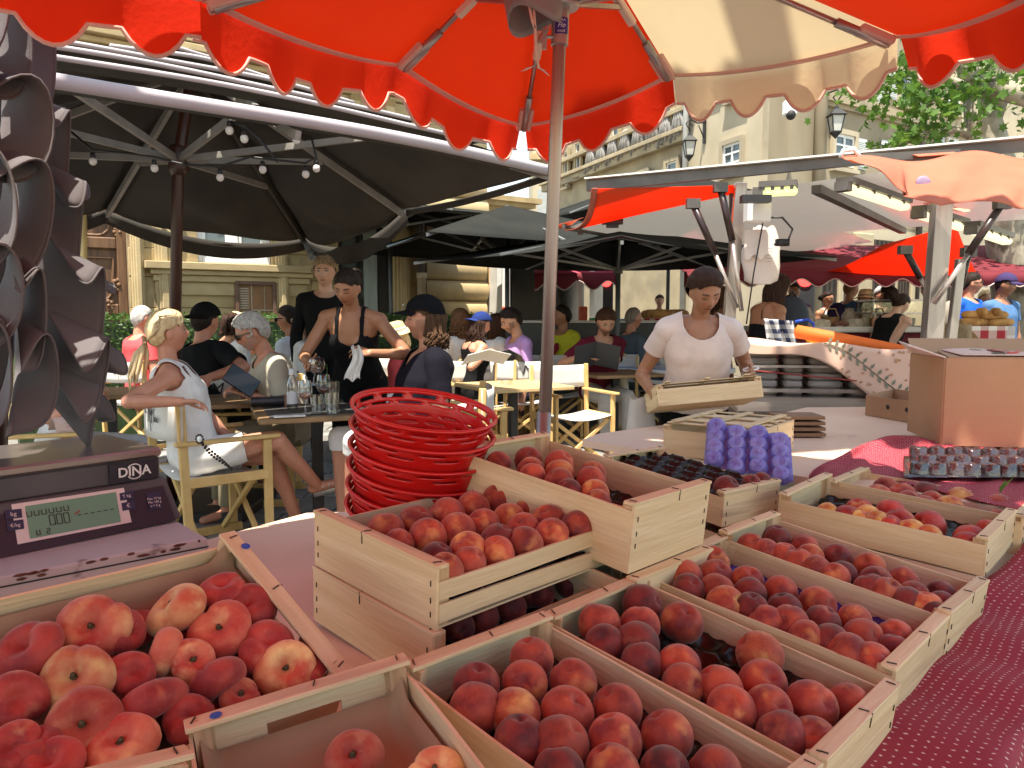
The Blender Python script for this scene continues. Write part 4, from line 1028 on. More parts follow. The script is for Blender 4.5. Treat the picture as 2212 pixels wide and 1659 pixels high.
for x,y,d in((200,330,4.6),(333,345,4.6),(475,365,4.6),(567,348,4.6),(660,358,4.6),(683,345,4.55),(527,280,4.3),(495,262,4.3),(640,282,4.35)):
 c=W(x,y,d); M=MB(); M.tube([c,c+V((0,0,-.03))],[.012,.017],8); sk=M.build('socket',m_iron,sl,True)
 M=MB(); M.ell(c+V((0,0,-.048)),(.022,.022,.024)); M.build('bulb',pm('opal_bulb',(.80,.76,.72),(.76,.72,.68),rough=.3),sl,True)
def dark_parasol(label,c,half,ze,za,yaw,post_r=.028,tilt=0):
 r=thing('terrace_parasol',label,'parasol',(c[0],c[1],0),'charcoal terrace parasols')
 u,v=V((math.cos(yaw),math.sin(yaw),0)),V((-math.sin(yaw),math.cos(yaw),0)); o=V((c[0],c[1],0)); ap=o+V((0,0,za))
 cs=[o+u*(a*half)+v*(b*half)+V((0,0,ze+tilt*a))for a,b in((-1,-1),(1,-1),(1,1),(-1,1))]
 for k in range(4):
  a,b=cs[k],cs[(k+1)%4]; M=MB(); M.grid(lambda s,t:ap.lerp(a.lerp(b,s),t)-V((0,0,.04*t*4*s*(1-s))),8,6); M.build('canopy_panel',m_dark_par,r,True,solid=.004)
  for tp in(a,(a+b)/2):
   M=MB(); M.bar(ap+V((0,0,-.06)),tp+V((0,0,-.03)),.024,.03); rr=M.build('rib',m_greyrib,r)
   M=MB(); M.bar(o+V((0,0,ze-.12)),ap.lerp(tp,.55)+V((0,0,-.06)),.02,.025); M.build('stretcher',m_greyrib,rr)
 M=MB(); M.tube([o,ap],post_r,12); M.build('pole',m_greypost,r,True)
 M=MB(); M.lathe([(.02,-.04),(.05,-.04),(.05,.04),(.02,.04)],o+V((0,0,ze-.12)),12); M.build('hub',m_greypost,r)
 return r
m_dark_par=pm('black_canvas',(.024,.025,.023),(.018,.019,.018),scale=2,rough=.95,bump=.05,spec=.05)
m_greyrib=pm('grey_rib',(.30,.31,.31),(.24,.25,.25),rough=.4,metal=.3); m_greypost=pm('grey_post',(.055,.062,.062),(.045,.05,.05),rough=.4)
dark_parasol('grey green terrace parasol with slim dark pole in front of the rounded corner stones',(-.06,9.6),1.5,2.10,2.62,D2R(24))
dark_parasol('biggest black terrace parasol with grey pole behind the market stall roof',(1.15,8.5),1.6,1.90,2.22,D2R(38))
dark_parasol('black terrace parasol whose flat tip shows under the louvred parasol',(-1.55,10.0),1.35,2.52,2.72,D2R(40))
dark_parasol('black terrace parasol farthest back, between the two street fronts',(2.35,11.8),1.7,2.75,3.42,D2R(25))
m_ruf=pm('grey_ruffle_canvas',(.125,.115,.120),(.098,.088,.092),scale=4,rough=.95,bump=.12,bscale=90,spec=.25)
fp=thing('folded_parasol','folded grey canvas parasol hanging in deep ruffles at the left edge','parasol',W(10,900,2.1))
M=MB(); M.tube([W(-10,1400,2.2),W(-5,-60,2.2)],.03,10); M.build('pole',m_mahog,fp,True)
M=MB(); M.tube([W(-40,y,2.2)for y in(930,700,400,100,-30)],[.05,.09,.10,.07,.04],14); M.build('gathered_core',m_ruf,fp,True)
def ruffle(x0,hem,d,az,n,amp,ph,tw):
 """one canvas edge gathered on the pole: its long outer hem swings to and fro in loops"""
 u=V((math.cos(az),math.sin(az),0)); w=V((-u.y,u.x,0)); zt,zb=W(0,-40,d).z,W(0,880,d).z; NV=150
 def env(f):
  q=f*(len(hem)-1); i=min(int(q),len(hem)-2); return(hem[i]+(hem[i+1]-hem[i])*(q-i))*d/FPX
 def fn(s,t):
  f=1-t; a=ph+f*n*2*PI+.7*math.sin(f*n*2.3+ph); r=env(f)*s; k=s**1.25
  p=V((W(x0,0,d).x,d,zt+(zb-zt)*f)); sw=amp*(.75+.35*math.sin(f*9+ph*2))
  return p+u*(r*(.86+.14*math.cos(a+.8)))+w*(sw*k*math.sin(a))+V((0,0,.12-.85*r+tw*k*math.sin(a*1.0+1.1)+.02*k*math.sin(2*a)))
 M=MB(); M.grid(lambda s,t:fn(.06+.94*s,t),12,NV); o=M.build('ruffle',m_ruf,fp,True,solid=.004)
 M=MB(); M.tube([fn(1,j/NV)for j in range(NV+1)],.0035,5); M.build('hem',m_ruf,o,True)
ruffle(-6,(40,90,140,185,205,225,215,190),2.05,-.15,6.2,.075,.4,.075)
ruffle(-10,(40,80,110,150,150,175,165,150),1.98,-.75,5.4,.075,2.2,.08)
ruffle(-14,(35,60,90,120,130,140,150,120),1.92,-1.35,5.0,.07,4.1,.08)
ruffle(-8,(30,60,110,150,180,210,215,170),2.12,.45,5.8,.07,1.2,.07)
M=MB(); M.grid(lambda s,t:W(140+48*s+6*math.sin(t*3),380+285*t,6.2)+V((0,.05*math.cos(s*3),.02*math.sin(s*3)*(1 if t<.1 else 0))),8,10)
tag(M.build('cream_screen',pm('cream_plastic',(.78,.66,.34),(.72,.60,.30),scale=2,rough=.5,trl=.3),None,True,solid=.02),'cream yellow plastic screen standing behind the grey ruffles by the wooden door','screen')
M=MB(); M.box(W(167,720,6.1)+V((0,0,-.55)),(.10,.06,1.5)); tag(M.build('white_post',m_white,None,bevel=.01),'white square post under the cream plastic screen','post')
# terrace furniture
m_chw=pm('chair_beech',(.66,.44,.17),(.56,.36,.13),scale=5,rough=.5,stretch=(2,2,2),rand=.08)
m_can=pm('white_chair_canvas',(.80,.77,.72),(.74,.70,.65),scale=6,rough=.85,bump=.06,trl=.25)
m_ink=pm('black_ink',(.015,.014,.014),(.02,.02,.02),rough=.6)
def make_chair():
 r=thing('director_chair','white canvas director chair','chair',(0,0,0),'white canvas director chairs')
 w,d=.27,.21
 for sx in(-1,1):
  for y,nm in((-d,'back_post'),(d,'front_post')):
   top=.87 if nm=='back_post' else.63
   M=MB(); M.bar((sx*w,y,.06),(sx*w,y-(.03 if top>.7 else 0),top),.026,.045,(0,1,0)); M.build(nm,m_chw,r,bevel=.004)
  M=MB(); M.bar((sx*w,-d-.06,.645),(sx*w,d+.07,.645),.05,.022); M.build('armrest',m_chw,r,bevel=.006)
  M=MB(); M.bar((sx*w,-d-.05,.03),(sx*w,d+.05,.03),.03,.05); M.build('runner',m_chw,r,bevel=.004)
  M=MB(); M.bar((sx*w,-d,.44),(sx*w,d,.44),.028,.05); M.build('seat_rail',m_chw,r,bevel=.004)
 for y in(-d+.05,d-.05):
  for sx in(-1,1):
   M=MB(); M.bar((sx*(w-.02),y+sx*.018,.05),(-sx*(w-.03),y+sx*.018,.42),.03,.024,(0,1,0)); M.build('cross_leg',m_chw,r,bevel=.003)
 M=MB(); M.grid(lambda s,t:V(((s-.5)*2*w,(t-.5)*2*(d-.0),.462-.035*math.sin(PI*s))),12,4); M.build('seat',m_can,r,True,solid=.004)
 M=MB(); M.grid(lambda s,t:V(((s-.5)*2*(w+.018),-d-.052-.045*math.sin(PI*s)+(.030 if s in(0,1)else 0),.665+.195*t-.008*math.sin(PI*s))),14,4); bk=M.build('back',m_can,r,True,solid=.005)
 yb=-d-.106
 text_obj('lettering','M',.12,m_ink,(.02,yb,.775),(1,0,0),(0,0,1),bk,shear=.25); text_obj('lettering','la',.045,m_ink,(-.055,yb+.003,.795),(1,0,0),(0,0,1),bk); text_obj('lettering','ado',.055,m_ink,(.11,yb+.006,.765),(1,0,0),(0,0,1),bk)
 M=MB(); M.bar((.03,yb,.78),(.035,yb,.695),.003,.002); M.build('lettering',m_ink,bk)
 return r
chair0=make_chair(); _used=[]
def chair(x,y,yaw,label):
 if not _used:o=chair0; o['label']=label; _used.append(1)
 else:o=dup(chair0,label=label)
 o.location=(x,y,0); o.rotation_euler=(0,0,D2R(yaw)); return o
def cpx(px,y,yaw,label):return chair((px-CXP)/FPX*y*.995,y,yaw,label)
BL=V((-1.66,4.24,0))
chair(BL.x,BL.y,-50,'white director chair in which the blonde woman in a white dress sits')
cpx(1238,6.55,205,'empty white director chair right of the metal parasol pole, facing the camera')
cpx(1128,7.7,4,'empty white director chair behind the empty table, its lettered back towards the camera')
cpx(1040,7.2,168,'empty white director chair facing the camera, left behind the empty table')
cpx(1000,5.55,-70,'white director chair just behind the red baskets, only its arm showing')
chair(-.42,4.78,92,'white director chair of the man with the black cap')
cpx(455,5.75,20,'director chair behind the man in the black T-shirt')
cpx(560,5.4,100,'director chair of the grey haired man in the pale polo shirt')
cpx(1320,8.0,170,'white director chair of the man holding the dark menu')
cpx(1205,8.3,185,'white director chair between the purple shirt and the dark menu')
cpx(1378,9.0,15,'white director chair of the bald man in the grey shirt')
cpx(1015,7.75,20,'white director chair of the woman with the blue cap')
cpx(1130,8.25,95,'white director chair of the man in the purple shirt')
cpx(1068,8.3,-30,'white director chair of the long haired woman in the white shirt')
cpx(872,6.9,200,'white director chair beneath the straw sun hat')
cpx(60,4.4,-70,'white director chair half hidden under the grey ruffles')
cpx(480,7.3,-10,'white director chair of the brunette in the white blouse')
cpx(300,7.6,-20,'white director chair of the man in the pink shirt')
cpx(830,7.6,175,'white director chair in front of the hedge, left of the black cap')
m_ttop=pm('table_wood',(.30,.18,.085),(.20,.115,.05),scale=4,rough=.5,stretch=(1,6,1),bump=.1,c3=(.09,.055,.03),s3=2,t3=.6)
m_ttop2=pm('table_beech',(.62,.43,.20),(.54,.36,.16),scale=4,rough=.45,stretch=(1,6,1))
m_slate=pm('table_slate',(.075,.068,.064),(.055,.05,.048),scale=5,rough=.5)
def table(label,x,y,yaw,w=.7,d=.7,top=None,centre=False,h=.74):
 r=thing('bistro_table',label,'table',(0,0,0),'cafe tables on the terrace'); M=MB(); M.box((0,0,h-.015),(w,d,.03)); M.build('tabletop',top or m_ttop,r,bevel=.005)
 if centre:M=MB(); M.box((0,0,h+.0005),(w-.12,d-.12,.003)); M.build('table_inlay',m_slate,r)
 M=MB(); M.box((0,0,.38),(.06,.06,.70)); M.build('column',m_iron,r)
 for a in(0,PI/2):M=MB(); M.bar((-.28*math.cos(a),-.28*math.sin(a),.02+a*.001),(.28*math.cos(a),.28*math.sin(a),.02+a*.001),.06,.03); M.build('foot',m_iron,r)
 r.location=(x,y,0); r.rotation_euler=(0,0,D2R(yaw)); WL[r]=V((x,y,0)); return r
T1=V((-1.16,4.58,.742)); table('brown cafe table with wine glasses between the blonde woman and the black cap',T1.x,T1.y,22,centre=True)
T2=V((-1.95,5.15,.742)); table('brown cafe table with a cup in front of the man in the pale polo',T2.x,T2.y,22)
T3=V((-2.95,5.7,.742)); table('cafe table crowded with bottles and glasses beside the grey ruffles',T3.x,T3.y,22,1.0,.7)
T4=V((-2.35,7.4,.742)); table('cafe table by the hedge where the two women sit',T4.x,T4.y,30)
T5=W(1108,832,6.25); table('empty beech cafe table with a glass ashtray beside the parasol pole',T5.x,T5.y,28,.72,.72,m_ttop2)
table('cafe table of the man in the purple shirt',-.18,8.0,20,top=m_ttop2); table('dark cafe table of the man holding the menu',1.0,7.55,20); table('cafe table in front of the straw sun hat',-1.15,7.4,20)
bt=thing('trestle_table','blue topped folding table with white metal legs beside the market woman','table',(1.3,8.2,0))
pa,pb_,pc_=G(1285,790,.75),G(1455,800,.75),G(1460,776,.75)
u=(pb_-pa).normalized(); n=V((-u.y,u.x,0)); cT=pa+u*.62+n*.38
M=MB(); RR=Mx((u,n,V((0,0,1)))).transposed(); M.box(cT+V((0,0,-.008)),(1.24,.76,.02),RR); M.build('tabletop',pm('blue_top',(.06,.20,.55),(.10,.30,.62),scale=5,rough=.2,coat=.4),bt,bevel=.003)
M=MB()
for s_ in(-1,1):M.bar(cT+u*(-.62)+n*(s_*.38)+V((0,0,-.03)),cT+u*.62+n*(s_*.38)+V((0,0,-.03)),.03,.05); M.bar(cT+u*(s_*.61)-n*.38+V((0,0,-.03)),cT+u*(s_*.61)+n*.38+V((0,0,-.03)),.03,.05)
M.bar(cT-u*.55-n*.36+V((0,0,-.13)),cT+u*.60-n*.36+V((0,0,-.13)),.02,.035); M.build('frame',m_white,bt)
for a in(-1,1):
 for b in(-1,1):
  p=cT+u*(a*.56)+n*(b*.35); M=MB(); M.tube([p+V((0,0,-.04)),p+V((0,0,-.35)),p-u*.03+V((0,0,-.48)),p+V((0,0,-.745))],.016,6); M.build('leg',m_white,bt,True)
  # neighbour stall: trailer with raised roof flaps
m_gloss=pm('glossy_white_panel',(.74,.72,.68),(.68,.66,.62),scale=.8,rough=.16,spec=.6,coat=.2,bump=.04,bscale=3,trl=.10,trc=(.70,.66,.60))
m_frame=pm('roof_frame',(.15,.13,.115),(.10,.088,.08),scale=5,rough=.45,metal=.5)
m_orng=pm('orange_canvas',(.82,.10,.025),(.76,.085,.02),scale=3,rough=.8,trl=.5,trc=(.95,.13,.03),bump=.08,bscale=25)
m_pinkc=pm('faded_orange_canvas',(.62,.22,.13),(.55,.17,.10),scale=2.5,rough=.85,trl=.4,trc=(.85,.32,.20),bump=.12,bscale=12)
m_strutd=pm('gas_strut',(.025,.012,.012),(.035,.02,.018),rough=.35); m_strutl=pm('strut_rod',(.48,.42,.38),(.40,.35,.32),rough=.3,metal=.7)
dF,mF_=V((.585,.81,0)).normalized(),V((.81,-.585,0)).normalized()
st=thing('market_trailer','market trailer with raised glossy white roof flaps on silver posts','market stall',(2.6,6.5,0))
B0=V((.47,7.2,2.10)); I0=V((1.763,6.26,2.26)); A0=V((.60,6.3,2.32))
def slab_(M,q,t=.035):
 n=(q[1]-q[0]).cross(q[2]-q[0]).normalized(); n=n if n.z>0 else-n
 return M.add(q,[tuple(range(len(q)))])
M=MB(); slab_(M,[B0,B0+dF*5.2,I0+dF*5.2,I0]); fl=M.build('side_flap',m_gloss,st)
M=MB(); M.bar(B0+V((0,0,.0)),B0+dF*5.2,.03,.05)
for k in range(12):M.box(B0+dF*(.3+k*.42)+V((0,0,-.03)),(.05,.05,.03))
M.build('flap_edge',m_frame,fl)
N1=V((2.44,5.37,2.36)); N2=V((4.6,4.25,2.36))
M=MB(); slab_(M,[I0+V((0,0,.0)),I0+dF*3.6,N2+dF*3.4+V((0,0,-.08)),N2+dF*.15+V((0,0,-.08)),N1+dF*.15+V((0,0,-.08))]); M.build('ceiling',m_gloss,st)
M=MB(); M.bar(A0,N1,.05,.09); M.bar(N1,N2,.05,.09); M.build('fascia',m_frame,st)
M=MB(); M.bar(A0+V((0,0,.05))-dF*.02,N2+V((0,0,.05))-dF*.02,.09,.012); M.build('roof_edge',m_gloss,st)
b1=I0+mF_*.62; M=MB(); M.bar(b1+V((0,0,-.03)),b1+dF*3.6+V((0,0,-.03)),.07,.06); M.bar(I0+mF_*2.3+dF*2.2+V((0,0,-.03)),I0+mF_*3.2+dF*2.2+V((0,0,-.04)),.07,.06); M.build('ceiling_beam',m_frame,st)
def post(px0,py0,px1,py1,d0,w,nm='post',mat=None):
 M=MB(); M.bar(W(px1,py1,d0),W(px0,py0,d0),w,w*.8,(0,1,0)); return M.build(nm,mat or m_alu,st,bevel=.004)
post(1600,395,1572,720,6.0,.085); post(2036,420,2002,868,5.4,.115); post(2075,560,2040,860,5.6,.06); post(1580,400,1576,700,6.1,.03,'post',m_frame)
M=MB(); M.bar(W(1588,520,5.98),W(1601,400,5.98),.088,.004,(0,1,0)); M.build('orange_reflector',m_orng,st)
def strut(pts,d):
 a,b,c=[W(x,y,d)for x,y in pts]; M=MB(); M.tube([a,b],.026,10); o=M.build('gas_strut',m_strutd,st,True); M=MB(); M.tube([b,c],.017,10); M.build('strut_rod',m_strutl,o,True); M=MB(); M.box(a,(.10,.06,.07)); M.build('strut_bracket',m_frame,o)
strut(((1497,440),(1545,548),(1592,665)),5.9); strut(((1556,405),(1582,520),(1602,672)),5.85); strut(((2165,440),(2092,548),(2018,655)),5.3); strut(((1955,540),(1988,600),(2012,648)),6.4); strut(((2092,545),(2075,620),(2058,690)),6.0)
m_diff=emit_mat('lamp_diffuser',(.80,.72,.42),.55); m_diff2=emit_mat('lamp_diffuser_green',(.72,.74,.25),.6)
def tubelight(p0,p1,d0,d1,w,m,label):
 a,b=W(*p0,d0),W(*p1,d1); r=thing('tube_light',label,'lamp',(a+b)/2,'tube lamps under the trailer roof')
 M=MB(); M.bar(a,b,w,w*.6); M.build('diffuser',m,r,bevel=.015)
 u=(b-a).normalized(); M=MB()
 for k in range(4):q=a.lerp(b,.12+.25*k); M.bar(q+V((0,0,w*.30))-u*.012,q+V((0,0,w*.30))+u*.012,w*1.15,w*.5)
 M.bar(a+V((0,0,w*.55)),b+V((0,0,w*.55)),w*1.3,w*.45); M.bar(a-u*.04,a+u*.03,w*1.1,w*.7); M.build('housing',m_frame,r)
tubelight((1640,416),(1722,412),5.6,5.5,.09,m_diff2,'short greenish tube lamp left, above the hanging white bag')
tubelight((1822,404),(1955,448),5.6,6.3,.09,m_diff,'long tube lamp in the middle of the trailer ceiling')
tubelight((1985,463),(2080,492),6.2,6.8,.09,m_diff,'tube lamp directly behind the thick silver post')
tubelight((2100,497),(2175,522),6.2,6.8,.09,m_diff,'tube lamp right of the thick silver post')
tubelight((2010,428),(2090,452),6.9,7.4,.08,m_diff,'farther tube lamp beneath the faded orange cloth')
M=MB(); M.box(W(1636,456,5.7),(.17,.12,.16)); bx=M.build('electric_box',m_white,st,bevel=.008)
M=MB(); M.tube([W(1655,470,5.7),W(1690,470,5.7),W(1712,495,5.7),W(1700,525,5.7),W(1672,528,5.7)],.008,6); M.box(W(1690,524,5.7),(.09,.05,.05)); M.build('cable',m_iron,bx,True)
M=MB(); M.box(W(1323,478,6.7),(.17,.08,.05)); M.box(W(1323,484,6.7),(.10,.05,.06)); M.build('flap_latch',m_iron,st); M=MB(); M.box(W(1632,430,5.5),(.2,.08,.05)); M.build('latch',m_iron,st)
bg=thing('carrier_bag','white paper carrier bag with a small green square hanging under the trailer roof','bag',W(1645,610,5.95))
M=MB()
def bagf(s,t):
 a=s*2*PI; w=(34+7*math.sin(t*3))*(.62 if t<.02 else 1)*(1-.35*max(0,t-.62)/.38); cx=1643+14*max(0,t-.4)
 p=W(cx,614-124*t,5.95); return p+V((math.cos(a)*w*5.95/FPX*(1+.06*math.sin(3*a+t*9)),math.sin(a)*.055*(1-.5*t),.012*math.sin(5*a+t*6)*t))
M.grid(bagf,26,16,True); bb=M.build('bag_body',pm('paper_white',(.74,.66,.60),(.66,.58,.52),scale=5,rough=.75,bump=.4,bscale=14),bg,True)
M=MB(); M.box(W(1637,545,5.95)+V((0,-.062,0)),(.030,.004,.034)); M.build('green_mark',pm('bag_green',(.12,.25,.06),(.10,.22,.05)),bb)
M=MB()
for k in range(5):M.box(W(1655,538+k*7,5.95)+V((0,-.060,0)),(.06-.006*k,.003,.003))
M.build('print_lines',pm('bag_print',(.28,.24,.22)),bb)
M=MB(); M.grid(lambda s,t:W(1608+52*s,556-60*t+6*math.sin(s*12)*(1-t),5.87)+V((0,-.02*math.sin(PI*s),0)),14,8); M.build('bag_flap',MATS['paper_white'],bb,True)
M=MB(); M.tube([W(1612,700,5.8),W(1628,590,5.8),W(1648,480,5.8)],.006,5); M.build('strap',m_iron,bg,True)
oc=thing('orange_side_cloth','orange canvas hung between roof edge and flap at the left end of the trailer','canvas',A0)
PA,PB,PI_,PJ=W(1283,408,6.2),W(1222,498,7.0),W(1375,470,6.5),W(1585,400,5.95)
M=MB(); M.grid(lambda s,t:(PA.lerp(PJ,s)).lerp(PB.lerp(W(1590,418,6.1),s),t)+V((0,0,-.10*math.sin(PI*t)*(1-s)))+V((.05*math.sin(PI*t)*(1-s),0,0)),14,12); M.build('cloth',m_orng,oc,True,solid=.003)
M=MB(); M.grid(lambda s,t:(PA.lerp(PB,t))+V((0,0,-.10*math.sin(PI*t)))+V((-.02+.10*s*.5,-.03,0))+V((.05*math.sin(PI*t),0,0)),3,14); M.build('cloth_hem',pm('orange_hem',(.40,.09,.05),(.34,.07,.045)),oc,True,solid=.006)
M=MB(); M.grid(lambda s,t:W(1195+30*s,488-14*t*s+10*(1-t)*s,7.3).lerp(W(1262,470,7.0),t),6,6); M.build('cloth_corner',m_pinkc,oc,True,solid=.003)  # pale colour stands in for sun on the cloth's top side
tg=thing('faded_awning_cloth','faded pale orange awning cloth thrown over the right end of the trailer roof','canvas',W(2000,380,4.5))
def tarp(s,t):
 x=1815+470*s; yt=338+6*math.sin(s*7); yb=345+100*min(1,s*2.2)**.75-5*s; y=yt+(yb-yt)*t
 return W(x+25*t*(s<.3),y,4.95-.55*t)+V((0,.05*math.sin(s*20+t*3)*t,.02*math.sin(s*13)))
M=MB(); M.grid(tarp,40,14); tc_=M.build('cloth',m_pinkc,tg,True,solid=.003)
M=MB(); M.ell(tarp(.38,.52)+V((0,-.012,0)),(.045,.01,.04)); M.build('blue_stain',pm('blue_stain',(.16,.14,.30),(.30,.20,.26)),tc_,True)
M=MB(); M.bar(W(1850,343,5.1),W(2070,332,5.1),.05,.05); M.build('roller',m_frame,st); M=MB(); M.grid(lambda s,t:W(1985+90*s,338-12*t-6*s,5.0)+V((0,.1*t,0)),8,4); M.build('cloth_fold',m_pinkc,tg,True,solid=.004)
M=MB(); M.tube([W(1815,340,4.9),W(1822,325,4.9),W(1845,322,4.9),W(1858,340,4.9)],.014,6); M.build('loop',m_white,tg,True)
M=MB(); M.bar(W(1525,370,6.3),W(1527,362,6.3),.03,.03); M.tube([W(1522,365,6.3),W(1556,362,6.3),W(1562,372,6.3)],.02,6); M.build('roof_latch',m_white,st,True)
M=MB(); O_=[W(1780,590,10.5),W(2118,606,9.5),W(2000,480,8.6),W(1900,500,9.4)]
M.grid(lambda s,t:W(1770+350*s,590+16*s+8*math.sin(PI*s),10).lerp(W(1905+160*s,530-45*s,8.8),t)-V((0,0,.05*math.sin(PI*t))),14,10); tag(M.build('orange_awning',m_orng,None,True,solid=.004),'bright orange awning glowing behind the thick silver post of the trailer','awning')
m_steel=pm('brushed_steel',(.40,.33,.29),(.30,.24,.21),scale=4,rough=.35,metal=.6,stretch=(.5,6,6))
tb=thing('counter_cabinet','steel market counter cabinet holding stacked grey packing trays behind the seller','counter',W(1800,860,5.0))
c0=W(1810,862,5.05); RY=Mx.Rotation(D2R(-8),3,'Z')
def cb(M,x,y,z,dx,dy,dz):return M.box(c0+RY@V((x,y,0))+V((0,0,z-c0.z)),(dx,dy,dz),RY)
M=MB(); cb(M,0,.28,.42,1.35,.06,.84); cb(M,0,0,.70,1.35,.55,.04); cb(M,0,-.27,.74,1.35,.03,.10); M.build('cabinet_body',m_steel,tb,bevel=.005)
M=MB(); cb(M,0,-.30,.83,1.35,.015,.022); cb(M,0,-.30,.98,1.35,.015,.016); M.build('rail',m_alu,tb)
M=MB(); M.tube([c0+RY@V((-.65,-.33,0))+V((0,0,.96-c0.z)),c0+RY@V((0,-.34,0))+V((0,0,.90-c0.z)),c0+RY@V((.62,-.33,0))+V((0,0,.885-c0.z))],.005,5); M.build('red_cord',pm('red_cord',(.30,.03,.02),(.25,.025,.02)),tb,True)
m_tray=pm('grey_packing_tray',(.36,.31,.28),(.28,.24,.22),scale=12,rough=.8,stretch=(1,1,8),bump=.3)
for k,(x,w)in enumerate(((-.52,.20),(-.33,.12),(-.13,.22),(.09,.16),(.28,.17))):
 t=thing('packing_tray_stack','stack of grey moulded packing trays, '+('leftmost','second from left','wide middle one','fourth from left','rightmost')[k]+' in the steel cabinet','trays',c0,'grey packing trays in the cabinet')
 for q in range(7):
  M=MB(); p=c0+RY@V((x,-.10,0))+V((0,0,.745+.048*q-c0.z))
  M.ring([[p+RY@V((a*math.copysign(abs(math.cos(h))**.4,math.cos(h)),b*math.copysign(abs(math.sin(h))**.4,math.sin(h)),0))+V((0,0,z))for h in[2*PI*j/16 for j in range(16)]]for a,b,z in((w*.42,.13,0),(w*.5,.15,.012),(w*.49,.148,.036),(w*.44,.135,.046))]); M.build('tray',m_tray,t,True)
m_pat=pm('printed_cloth',(.72,.47,.36),(.66,.42,.31),scale=3,rough=.85,trl=.1,c3=(.60,.36,.20),s3=2.0,t3=.62)
cl=thing('printed_tablecloth','cream cloth printed with a leaf vine draped over the steel cabinet','tablecloth',c0)
def clf(s,t):
 xx=-.70+1.35*s; dr=.05+.10*s+.27*math.exp(-((s-.72)/.22)**2)if s>.02 else.03
 y=.25-.55*min(1,t*1.6); z=1.13-.06*math.sin(PI*min(1,t*1.6))-.03*s
 if t>.62:z-=dr*(t-.62)/.38
 return c0+RY@V((xx,y-.05*(t>.62)+.02*math.sin(s*17),0))+V((0,0,z+.015*math.sin(s*13+t*4)-c0.z))
M=MB(); M.grid(clf,50,24); cd=M.build('cloth',m_pat,cl,True,solid=.003)
M=MB()
def on(s,t):return clf(s,t)+V((0,-.006,.002))
for k in range(14):
 s=.40+.030*k; t=.66+.022*k; p=on(s,min(.97,t)); q=on(s+.02,min(.99,t+.015))
 for sg in(-1,1):
  u=(on(s+.01,t)-p).normalized(); v=(on(s,min(1,t+.05))-p).normalized()
  c=p+v*(sg*.024)+u*.012; a=(u*.6+v*sg).normalized(); b=a.cross(V((0,-1,.2))).normalized()
  M.add([c-a*.022,c-b*.010,c+a*.022,c+b*.010],[(0,1,2,3)])
M.tube([on(.38+.034*k,min(.99,.64+.026*k))for k in range(14)],.003,4)
M.build('leaf_print',pm('leaf_green',(.14,.15,.10),(.18,.18,.12)),cd)
for k in range(70):
 s=rng.uniform(.45,.95); t=rng.uniform(.63,.98)
 if abs((t-.66)-(s-.40)*.75)<.07:continue
 p=on(s,t); M=MB(); M.add([p+V((.010*math.cos(a),0,.008*math.sin(a)))for a in[j*PI/3 for j in range(6)]],[tuple(range(6))]); M.build('dot_print',pm('dot_brown',(.42,.22,.12),(.40,.20,.10)),cd)
for col,nm,y0,y1,lab in(((.70,.14,.01),'orange',715,762,'rolled orange parasol canvas lying on the printed cloth'),((.80,.40,.015),'yellow',728,778,'rolled yellow canvas lying in front of the orange roll')):
 r=thing('rolled_canvas',lab,'rolled canvas',W(1850,740,5.15)); M=MB(); a,b=W(1715+(25 if nm=='yellow' else 0),y0,5.2),W(1985,y1,4.95)
 M.tube([a,a.lerp(b,.02),a.lerp(b,.3),a.lerp(b,.7),a.lerp(b,.98),b],[.01,.045,.042,.036,.028,.01]if nm=='orange' else[.01,.028,.030,.032,.03,.01],14); M.build('roll',pm('roll_'+nm,col,tuple(c*.8 for c in col),scale=4,rough=.7,stretch=(1,1,4)),r,True)
 # market stalls farther away
m_ctr=pm('counter_white',(.66,.62,.56),(.58,.54,.48),scale=4,rough=.5); m_burg=pm('burgundy_canvas',(.20,.018,.03),(.16,.014,.024),scale=3,rough=.8,trl=.25,trc=(.35,.03,.05))
m_burgt=pm('burgundy_top',(.45,.05,.09),(.40,.04,.08),scale=3,rough=.8)  # lighter burgundy with the sunlight put into its colour
m_bread=pm('bread_crust',(.45,.25,.08),(.30,.14,.04),scale=14,rough=.8,bump=.3,rand=.2)
m_wick=pm('wicker',(.36,.20,.08),(.24,.13,.05),scale=30,rough=.7,bump=.4,rand=.15)
def awning(label,px0,px1,py,d,depth,val=.2,top=None):
 a,b=W(px0,py,d),W(px1,py,d); b.z=a.z; r=thing('awning',label,'awning',(a+b)/2); u=(b-a).normalized(); n=V((-u.y,u.x,0)); L=(b-a).length
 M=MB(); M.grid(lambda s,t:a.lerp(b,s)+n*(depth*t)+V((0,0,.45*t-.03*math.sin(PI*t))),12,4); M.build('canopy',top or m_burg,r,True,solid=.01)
 M=MB(); vg=lambda s,t:a.lerp(b,s)-V((0,0,t*(val*(.72+.28*math.cos(s*L/.42*2*PI))))); ns=int(L/.42*10)
 M.grid(vg,ns,2); v=M.build('valance',m_burg,r,True,solid=.006); M=MB(); M.tube([vg(k/ns,1)for k in range(ns+1)],.009,4); M.build('valance_binding',pm('white_binding',(.70,.55,.52),(.62,.48,.45)),v,True)
awning('long burgundy awning with a scalloped white edged valance behind the trailer',1478,2300,588,9.8,1.4,.18)
awning('burgundy awning with pink sunlit top by the white van',1155,1330,590,11.2,1.5,.24,m_burgt)
